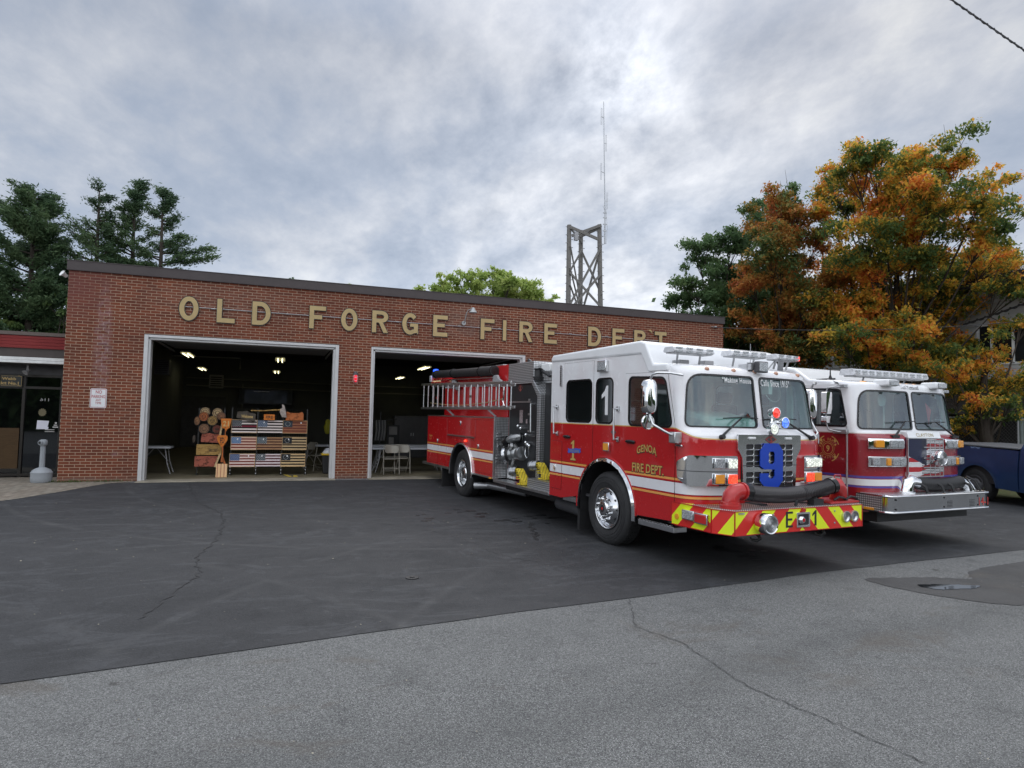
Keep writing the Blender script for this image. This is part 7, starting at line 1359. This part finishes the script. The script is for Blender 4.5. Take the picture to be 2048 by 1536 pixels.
# placement helper used only to turn measured directions into real positions at their own distances
def at(px, py, Z):
    d = _f*1279.34 + _R*(px-1024) - _U*(py-768); return Vector((4.618, -16.923, 1.611)) + d*(Z/1279.34)
def clumps_from(lst, base, spread, seed):
    rnd = random.Random(seed); o = []
    for px, py, r in lst:
        Z = base[3] + rnd.uniform(-spread, spread); p = at(px, py, Z); rr = r/1279.34*Z; o.append((p.x-base[0], p.y-base[1], p.z-base[2], rr, rr*.75))
    return o
G1 = (.08, .135, .045); G2 = (.16, .22, .055); O1 = (.78, .36, .06); O2 = (.78, .25, .06); R1 = (.30, .065, .03)
OR = leafmat('orange_maple_leaves', [(.36, G1), (.45, G2), (.49, (.30, .28, .05)), (.52, (.72, .50, .07)), (.58, (.80, .42, .07)), (.65, O2), (.75, (.55, .14, .05))], .62, .6)
BRN = leafmat('russet_maple_leaves', [(.36, G1), (.44, (.14, .16, .045)), (.49, (.36, .23, .055)), (.57, (.52, .22, .055)), (.68, (.46, .13, .05))], .6, .45)
GRN = leafmat('dark_maple_leaves', [(.35, (.075, .135, .06)), (.55, (.12, .20, .08)), (.7, (.18, .26, .10))], .8, .5)
b = at(1800, 900, 23); b.z = -.1
big = [(1700, 330, 55), (1750, 310, 60), (1820, 330, 65), (1880, 320, 60), (1870, 390, 80), (1760, 400, 90), (1690, 400, 60), (1660, 360, 40), (1650, 430, 45), (1720, 470, 80), (1800, 480, 90), (1890, 470, 90), (1960, 400, 60), (1975, 470, 70), (1985, 360, 38), (1700, 550, 80), (1790, 570, 90), (1880, 560, 90), (1960, 550, 80), (2020, 590, 70), (1990, 510, 60), (1700, 620, 70), (1770, 650, 80), (1850, 640, 90), (1930, 640, 80), (1680, 680, 55), (1740, 690, 60), (1820, 700, 70), (1900, 720, 60), (1890, 340, 60), (1715, 300, 35), (2030, 540, 40), (2040, 420, 30), (1780, 350, 60), (1840, 430, 80), (1750, 520, 70), (1790, 620, 60), (1830, 600, 65), (1860, 680, 60), (1790, 690, 60), (1720, 720, 50), (1760, 720, 50), (1870, 600, 60), (1690, 640, 50), (1730, 660, 55), (1770, 690, 55), (1820, 730, 50), (1860, 725, 45), (1810, 660, 60), (1840, 690, 55), (1880, 690, 50), (1930, 700, 50), (1750, 610, 60)]
mt_, k1 = maple('maple_tree', tuple(b), 11.5, clumps_from(big, (b.x, b.y, b.z, 22.6), 2.4, 4), OR, 5, 'tallest maple with orange and green leaves behind the farther engine', 330, .155, 14)
b = at(1975, 980, 19.5); b.z = -.1
low = [(1900, 790, 45), (1950, 770, 50), (2010, 760, 50), (1960, 810, 45), (2010, 820, 40), (1920, 850, 45), (1965, 720, 55), (2045, 650, 38), (1900, 730, 50), (2000, 790, 55), (1875, 860, 35), (2060, 750, 50)]
mt_, k2 = maple('maple_tree', tuple(b), 5.2, clumps_from(low, (b.x, b.y, b.z, 19.5), 1.0, 6), OR, 9, 'low spreading orange maple boughs in front of the grey siding house', 330, .135)
b = at(1560, 900, 25); b.z = -.1
brn = [(1560, 400, 45), (1540, 430, 55), (1590, 430, 55), (1600, 500, 70), (1540, 510, 70), (1500, 560, 55), (1570, 580, 80), (1640, 560, 60), (1530, 640, 70), (1610, 650, 80), (1660, 640, 60), (1500, 650, 50), (1640, 700, 60), (1480, 620, 40), (1570, 460, 60), (1640, 480, 40), (1620, 600, 60), (1560, 690, 60)]
mt_, k3 = maple('maple_tree', tuple(b), 9.5, clumps_from(brn, (b.x, b.y, b.z, 25), 1.6, 8), BRN, 12, 'russet and green maple between the dark green and the orange one', 330, .16, 5)
b = at(1430, 900, 27); b.z = -.1
drk = [(1430, 480, 45), (1400, 510, 45), (1460, 500, 50), (1390, 560, 50), (1440, 570, 70), (1480, 560, 50), (1375, 600, 40), (1420, 640, 60), (1480, 640, 60), (1380, 650, 40), (1500, 600, 60), (1500, 470, 45), (1520, 420, 45), (1570, 400, 40), (1450, 690, 60), (1520, 680, 60), (1580, 680, 60), (1640, 690, 50), (1530, 560, 60), (1600, 620, 60), (1540, 620, 60), (1480, 710, 50), (1560, 720, 50)]
mt_, k4 = maple('maple_tree', tuple(b), 8.5, clumps_from(drk, (b.x, b.y, b.z, 27), 1.8, 10), GRN, 14, 'dark green broadleaf tree at the right end of the brick wall', 380, .17)
b = at(980, 620, 50); b.z = -.1
grl = [(880, 570, 28), (920, 565, 30), (950, 560, 32), (985, 552, 35), (1020, 560, 35), (1055, 575, 35), (1080, 592, 25), (900, 590, 35), (960, 590, 40), (1010, 590, 40), (1060, 600, 40), (860, 600, 30)]
LGN = leafmat('bright_green_leaves', [(.35, (.25, .36, .09)), (.55, (.40, .50, .14)), (.7, (.5, .55, .18))], .5, .5)
mt_, k5 = maple('broadleaf_tree', tuple(b), 11, clumps_from(grl, (b.x, b.y, b.z, 50), 2.5, 12), LGN, 16, 'bright green treetop showing over the middle of the station roof', 90, .34)
mt_['group'] = 'treetops behind the station'
for px, py, lb_, sd in ((586, 562, 'tiny dark treetop left of centre over the roof edge', 3), (700, 570, 'tiny pale treetop over the roof edge left of the bright green tree', 4)):
    b = at(px, 600, 48); b.z = -.1; t_, k_ = maple('broadleaf_tree', tuple(b), 10.4, clumps_from([(px, py, 10), (px-4, py+14, 14), (px+8, py+16, 12)], (b.x, b.y, b.z, 48), .5, sd), GRN if sd == 3 else LGN, sd, lb_, 120, .22); t_['group'] = 'treetops behind the station'
# pines
PN = leafmat('pine_needles', [(.35, (.045, .085, .045)), (.5, (.075, .13, .06)), (.65, (.12, .18, .08))], .5, .35)
def pine(base, H, limbs, seed, label, den=1., ls=.30, mat=None, trunk=.22):
    """limbs: (height, reach, azimuth, rise)"""
    rnd = random.Random(seed); t = empty('pine_tree', tuple(base), 0, label, 'tree', 'white pines behind the left of the station'); tr = MB(); V = []; F = []
    tr.tube([(0, 0, 0), (.1, 0, H*.5), (0, 0, H)], [trunk, trunk*.7, .03], 8)
    for (h, L_, az, rise) in limbs:
        p0 = Vector((0, 0, h)); d = Vector((math.cos(az), math.sin(az), 0)); pts = [p0, p0 + d*L_*.5 + Vector((0, 0, rise*.25*L_)), p0 + d*L_ + Vector((0, 0, rise*1.1*L_))]; tr.tube(pts, [.055, .035, .01], 5)
        n = max(4, int(L_*5))
        for i in range(n):
            u = .28 + .75*(i+rnd.random())/n; u = min(u, 1.02); q = pts[0].lerp(pts[1], u*2) if u < .5 else pts[1].lerp(pts[2], u*2-1); w_ = L_*.26*(1.25-u)+.18
            for s_ in (-1, 0, 1):
                sd = Vector((-d.y, d.x, 0))*s_*rnd.uniform(.3, 1.)*w_ + d*rnd.uniform(0, .3); e = q + sd + Vector((0, 0, rnd.uniform(-.02, .25)*w_))
                if s_: tr.tube([q, e], [.012, .005], 3)
                for _ in range(int(26*den)):
                    c = q.lerp(e, rnd.uniform(.2, 1.05)) + Vector((rnd.gauss(0, .14), rnd.gauss(0, .14), rnd.gauss(0, .085))); k = len(V); a = Vector((rnd.gauss(0, 1)+d.x, rnd.gauss(0, 1)+d.y, rnd.uniform(.1, 1.1))).normalized(); b_ = a.cross(Vector((rnd.gauss(0, 1), rnd.gauss(0, 1), rnd.gauss(0, 1)))).normalized(); s2 = ls*.8*rnd.uniform(.5, 1.1); V.extend([c-a*s2*.4, c+b_*s2*.15, c+a*s2*.6, c-b_*s2*.15]); F.append((k, k+1, k+2, k+3))
    tr.build('trunk', bark, t); mb = MB(); mb.v = [tuple(v) for v in V]; mb.f = F; mb.m = [0]*len(F); mb.build('crown', mat or PN, t, smooth=0, fixn=False); return len(F)
def ring_limbs(seed, h0, h1, n, reach, rise, top=.3, lean=None, gap=0.):
    rnd = random.Random(seed); o = []
    for i in range(n):
        u = i/(n-1); h = h0 + (h1-h0)*u
        if rnd.random() < gap: continue
        L_ = (reach*(1-u)**.65 + top)*rnd.uniform(.6, 1.12); az = rnd.uniform(0, 2*PI)
        if lean: L_ *= 1 + lean[1]*math.cos(az-lean[0])
        o.append((h, max(.4, L_), az, rise*rnd.uniform(.4, 1.5)+.45*u))
    return o
kp = 0
b = Vector((-7.7, 22, -.1)); kp += pine(b, 12.8, ring_limbs(1, 1.5, 12.7, 118, 3.7, .2, .45, (2.8, .2), .05), 1, 'bulky white pine with long left boughs behind the annex', 1.3)
b = Vector((-10.6, 23, -.1)); kp += pine(b, 10.0, ring_limbs(21, 1.2, 9.6, 60, 3.4, .1, .5), 21, 'lower pine at the far left edge behind the annex', 1.0)
b = Vector((-4.85, 22, -.1)); kp += pine(b, 13.3, ring_limbs(2, 7.0, 13.3, 36, 1.7, .35, .15, (2.9, .3), .12), 2, 'thin sparse white pine second from the left', .8, .26)
b = Vector((-3.4, 23, -.1)); kp += pine(b, 14.2, ring_limbs(3, 6.5, 14.2, 52, 1.9, .38, .15, (2.8, .15), .08), 3, 'white pine with a bushy top third from the left', 1., .28)
b = Vector((-1.85, 22, -.1)); kp += pine(b, 13.6, ring_limbs(4, 7.0, 13.6, 44, 1.9, .34, .15, None, .1) + [(9.8, 2.6, -.1, .18), (10.3, 2.4, .1, .22), (9.0, 2.9, -.2, .02), (9.2, 2.2, .3, .05), (8.6, 2.6, .1, .0)], 4, 'rightmost white pine with long boughs reaching right', .95, .28)
b = at(120, 650, 33); b.z = -.1
bsh = [(110, 640, 25), (60, 650, 28), (20, 655, 28), (130, 615, 22), (120, 670, 30), (30, 680, 30), (80, 680, 30), (128, 590, 18)]
SHG = leafmat('shrub_leaves', [(.35, (.08, .14, .05)), (.55, (.13, .20, .065)), (.7, (.2, .26, .08))], .9, .4)
t_, k6 = maple('broadleaf_tree', tuple(b), 6.0, clumps_from(bsh, (b.x, b.y, b.z, 33), 1.2, 2), SHG, 22, 'mid green bush crowns behind the annex roof', 260, .2); t_['group'] = 'bushes behind the annex'
b = at(205, 620, 36); b.z = -.1
YLW = leafmat('yellow_green_leaves', [(.35, (.09, .11, .03)), (.55, (.20, .18, .035)), (.7, (.30, .22, .04))], .9, .3)
t_, k7 = maple('broadleaf_tree', tuple(b), 9.5, clumps_from([(205, 515, 13), (195, 530, 14), (240, 540, 14), (180, 545, 14), (275, 545, 12)], (b.x, b.y, b.z, 36), .6, 2), YLW, 23, 'small yellowing crown between the pines above the brown roof edge', 260, .2); t_['group'] = 'bushes behind the annex'
print('LEAVES', k1, k2, k3, k4, k5, kp)
# distant dark wood closing the view under the maples
mb = MB(); rnd = random.Random(77); V = []; F = []
for i in range(9000):
    x = rnd.uniform(19, 60); y = 10 + rnd.uniform(-1.5, 1.5) + (x-19)*.05; z = abs(rnd.gauss(0, 2.2)); leaf(V, F, Vector((x, y, z)), .42, rnd, 1.)
mb.v = [tuple(v) for v in V]; mb.f = F; mb.m = [0]*len(F); tag(mb.build('undergrowth', GRN, smooth=0, fixn=False), 'dark undergrowth filling the space below the autumn trees', 'undergrowth', kind='stuff')

# ---------------------------------------------------------------- house with grey siding on the right
sid = NM('grey_clapboard'); x = sid.xyz(); fr = sid.M('FRACT', sid.M('MULTIPLY', x[2], 1/.155)); sid.P(sid.mix(sid.ramp(sid.noise(2, 4), [(.3, 0.), (.7, .3)]), (.46, .46, .455), (.38, .38, .375)), .6); sid.bump(fr, .0, .02); sid = sid.m
bd2 = empty('siding_house', (28, 0, -.1), 0, 'two storey house with light grey siding partly hidden by the orange maple', 'house')
mb = MB()
def lap(x, y0, y1, z0, z1, mb, th=.02, wf=-1):
    n = int((z1-z0)/.155)
    for k in range(n): z = z0+k*.155; mb.add([(x, y0, z+.155), (x-th, y0, z), (x, y0, z), (x, y1, z+.155), (x-th, y1, z), (x, y1, z)], [(0, 1, 4, 3), (1, 2, 5, 4), (0, 2, 1), (3, 4, 5)])
W0 = 0.
for y0, y1, z0, z1 in ((-9, 9, 3.45, 3.95), (-1.2+.0, 9, 3.95, 5.35), (-9, 9, 5.35, 6.6)): lap(W0, y0, y1, z0, z1, mb)
mb.box(.001, .2, -9, 9, 3.4, 6.6); mb.build('siding_wall', sid, bd2, smooth=0)
mb = MB()
for y0, y1 in ((-1.62, -1.25), (-2.3, -1.70), (-3.2, -2.4), (-5, -3.4)): mb.box(-.035, -.01, y0, y1, 3.98, 5.3)
mb.split('window_pane', MT['dglass'] if 0 else simple('dark_pane', (.015, .017, .02), .1), bd2, smooth=0)
mb = MB(); [mb.box(-.06, .0, y, y+.08, 3.93, 5.36) for y in (-1.24, -1.70, -2.4, -3.3)]; mb.box(-.06, 0, -9, -1.16, 5.3, 5.38); mb.box(-.06, 0, -9, -1.16, 3.9, 3.97); mb.build('window_frame', MT['whitep'], bd2, smooth=0)
mb = MB(); lap(-.3, -9, 9, 2.2, 3.35, mb); mb.box(-.29, .2, -9, 9, 2.2, 3.4); mb.build('lower_band', simple('dark_siding', (.075, .07, .07), .6), bd2, smooth=0)
mb = MB(); mb.box(1.5, 1.7, -9, 9, 0, 3.4); mb.box(-.25, -.1, -7, -6.8, 0, 2.2); mb.box(-.25, -.1, 2, 2.2, 0, 2.2); mb.build('porch_wall', simple('porch_dark', (.02, .018, .017), .8), bd2, smooth=0)
mb = MB(); mb.box(-.6, 3, -9.5, 9.5, 6.6, 6.95); mb.add([(-.6, -9.5, 6.96), (-.6, 9.5, 6.96), (5, 9.5, 8.3), (5, -9.5, 8.3)], [(0, 1, 2, 3)]); mb.build('roof', simple('dark_roof', (.03, .028, .028), .7), bd2, smooth=0)
# chain link fence
fe = empty('chain_link_fence', (24.15, -2.6, 0), 0, 'dark chain link fence with a top rail behind the blue pickup', 'fence')
fa, fb_ = Vector((0, 0, 0)), Vector((4.6, -1.65, 0)); fd_ = (fb_-fa); FL = fd_.length; fd_.normalize()
mb = MB(); z0, z1 = .0, 1.93; n = int(FL/.11)
for k in range(-18, n):
    for s_ in (1, -1):
        a = k*.11; h = z1-z0; a0, a1 = (a, a+h) if s_ > 0 else (a+h, a); t0, t1 = 0., 1.
        def cl_(a0, a1):
            lo, hi = 0., 1.
            for b0 in (0, FL):
                if (a0-b0)*(a1-b0) < 0:
                    t = (b0-a0)/(a1-a0)
                    if (b0 == 0) == (a1 > a0): lo = max(lo, t)
                    else: hi = min(hi, t)
            mid = a0+(a1-a0)*(lo+hi)/2; return (lo, hi) if 0 <= mid <= FL else (0, 0)
        lo, hi = cl_(a0, a1)
        if hi-lo > .02: mb.cyl(fa+fd_*(a0+(a1-a0)*lo)+Vector((0, 0, z0+h*lo)), fa+fd_*(a0+(a1-a0)*hi)+Vector((0, 0, z0+h*hi)), .006, n=3)
mb.build('wire_mesh', simple('dark_wire', (.05, .05, .05), .5, .3), fe)
mb = MB(); mb.cyl(fa+Vector((0, 0, 1.92)), fb_+Vector((0, 0, 1.96)), .024, n=8); mb.build('top_rail', MT['alud'], fe); 
for k in (0, 2.4): mb = MB(); mb.cyl(fa+fd_*k-Vector((0, 0, .2)), fa+fd_*k+Vector((0, 0, 1.95)), .03, n=8); mb.build('post', MT['alud'], fe)
mb = MB(); p = fa+fd_*4.75-fd_*2.4*.0; p = Vector((2.35, -.85, 0)); mb.cyl(p-Vector((0, 0, .2)), p+Vector((0, 0, 2.02)), .085, n=14); mb.lathe([(.10, 0), (.10, .03), (.07, .08), (.03, .11), (0, .115)], p+Vector((0, 0, 2.02)), (0, 0, 1), 14); mb.build('corner_post', simple('grey_green_post', (.16, .19, .18), .5, .3), fe)

# ---------------------------------------------------------------- blue pickup
pk = empty('pickup_truck', (21.98, -5.95, -.235), 0, 'dark blue pickup truck parked beside the chain link fence', 'pickup truck')
hp = -.17; F3 = Vector((math.sin(hp), -math.cos(hp), 0)); L3 = U0.cross(F3); tl = .03; F3 = F3*math.cos(tl)-U0*math.sin(tl); mp_ = Matrix((F3, L3, F3.cross(L3))).transposed().to_4x4(); mp_.translation = pk.location; pk.matrix_world = mp_
blu = simple('blue_car_paint', (.012, .036, .105), .22, .2, coat=.9, var=.08)
# local: x forward, origin below the rear axle; passenger side y=-1
ar = arc(0, .42, .50, 180, 0, 18)
for s in (-1, 1):
    def ps(u, v, d, s=s):
        b_ = .0 + .035*math.sin(max(0, min(1, (v-.4)/.95))*PI) + (.03*math.exp(-((math.hypot(u, v-.42)-.56)/.12)**2)); return (u, s*(.97+b_-d), v)
    plate('bed_side', [(-1.15, .5), (-.5, .45)] + [p for p in ar if p[1] > .45] + [(.5, .42), (1.06, .40), (1.06, 1.36), (-1.15, 1.38), (-1.2, 1.2)], [], blu, pk, ps, .03, step=.09, smooth=60)
    plate('cab_side', [(1.085, .40), (3.4, .38), (3.4, 1.30), (3.1, 1.40), (2.55, 1.86), (1.45, 1.90), (1.22, 1.82), (1.10, 1.42)], [rpoly([(1.66, 1.36), (2.0, 1.35), (2.0, 1.80), (1.74, 1.80)], .05, 3), rpoly([(2.1, 1.35), (3.0, 1.33), (2.5, 1.78), (2.1, 1.80)], .05, 3)], blu, pk, lambda u, v, d: (u, s*(.97+.035*math.sin(max(0, min(1, (v-.4)/.95))*PI)-max(0, v-1.35)*.32-d), v), .03, step=.09, smooth=60)
    mb = MB(); mb.box(1.35, 3.1, *sorted((s*.80, s*.82)), 1.3, 1.84); mb.build('side_glass', MT['dglass'], pk, smooth=0)
    mb = MB(); mb.box(1.30, 1.46, *sorted((s*1.03, s*1.0)), 1.06, 1.09); mb.build('door_handle', MT['alud'], pk, bevel=.01)
    plate('front_fender', [(3.42, .42), (3.65, .42)] + [p for p in arc(4.15, .42, .5, 180, 0, 14) if p[1] > .43] + [(4.65, .42), (4.95, .5), (4.98, 1.05), (4.8, 1.2), (3.42, 1.3)], [], blu, pk, lambda u, v, d: (u, s*(.98-d), v), .03)
    for x in (-.12, 4.15): wheel(pk, x, s*.93, s, .42, r=.42, rimm=MT['dgrey'])
mb = MB(); mb.box(-1.12, 1.04, -.93, .93, .5, 1.30); mb.box(1.1, 4.9, -.93, .93, .45, 1.2); mb.box(1.3, 2.6, -.7, .7, 1.2, 1.84); mb.build('body_core', MT['black'], pk, smooth=0)
mb = MB(); mb.box(-1.15, 1.07, -.98, .98, 1.385, 1.425); mb.build('bed_cover', simple('tonneau_grey', (.12, .125, .135), .45), pk, bevel=.012)
mb = MB(); mb.box(1.25, 2.6, -.82, .82, 1.84, 1.90); mb.sheet([(3.3, 1.2), (4.95, 1.12), (4.95, 1.0), (3.3, 1.0)], fmap=lambda u, v, d: (u, -.95+d, v), thick=1.9); mb.build('roof_and_hood', blu, pk, bevel=.03)
mb = MB(); mb.add([(3.25, -.86, 1.28), (3.25, .86, 1.28), (2.58, .74, 1.86), (2.58, -.74, 1.86)], [(0, 1, 2, 3)]); mb.build('windscreen', MT['dglass'], pk, smooth=0); mb = MB(); mb.box(4.95, 5.1, -.95, .95, .42, .72); mb.build('front_bumper', MT['chrome'], pk, bevel=.03); mb = MB(); mb.box(-1.35, -1.16, -.95, .95, .5, .72); mb.build('rear_bumper', MT['chrome'], pk, bevel=.03)
# ---------------------------------------------------------------- cables
ck_ = simple('cable_black', (.03, .03, .032), .6)
def cable(a, b, sag, r, label, n=24, tw=0):
    a, b = Vector(a), Vector(b); mb = MB(); P = [a.lerp(b, i/n) - Vector((0, 0, sag*4*(i/n)*(1-i/n))) for i in range(n+1)]; mb.tube(P, r, 6)
    if tw:
        k = n*8; mb.tube([a.lerp(b, i/k) - Vector((0, 0, sag*4*(i/k)*(1-i/k))) + Vector((math.cos(i*.9), 0, math.sin(i*.9)))*r*1.6 for i in range(k+1)], r*.8, 5)
    tag(mb.build('overhead_cable', ck_), label, 'cable', 'overhead cables')
cable((17.5, -.06, 4.64), tuple(at(2300, 612, 20)), .35, .012, 'thin cable running from the wire bracket to the right edge')
cable(tuple(at(1760, 690, 26)), tuple(at(2200, 545, 19)), .25, .028, 'thick dark cable rising to the right through the maple', tw=1)
cable(tuple(at(1760, 712, 26)), tuple(at(2250, 590, 19)), .3, .014, 'second dark cable just under the thick one in the maple')
cable(tuple(at(1780, -88, 10)), tuple(at(2250, 238, 10)), .02, .012, 'twisted overhead cable crossing the top right corner', 30, tw=1)

# woods across the street behind the photographer, seen only in chrome and glass
mb = MB(); rnd = random.Random(5); V = []; F = []
for i in range(13000):
    x = rnd.uniform(-60, 75); h = 5 + 4*noise.noise((x*.13, 0, 0)) + 2*noise.noise((x*.6, 3, 0)); leaf(V, F, Vector((x, -46 + rnd.uniform(-2, 2), rnd.uniform(-.2, 1)*max(1, h))), 1.5, rnd, 1.2)
mb.v = [tuple(v) for v in V]; mb.f = F; mb.m = [0]*len(F); tag(mb.build('woods', GRN, smooth=0, fixn=False), 'belt of trees across the street reflected in the chrome', 'woods', kind='stuff')
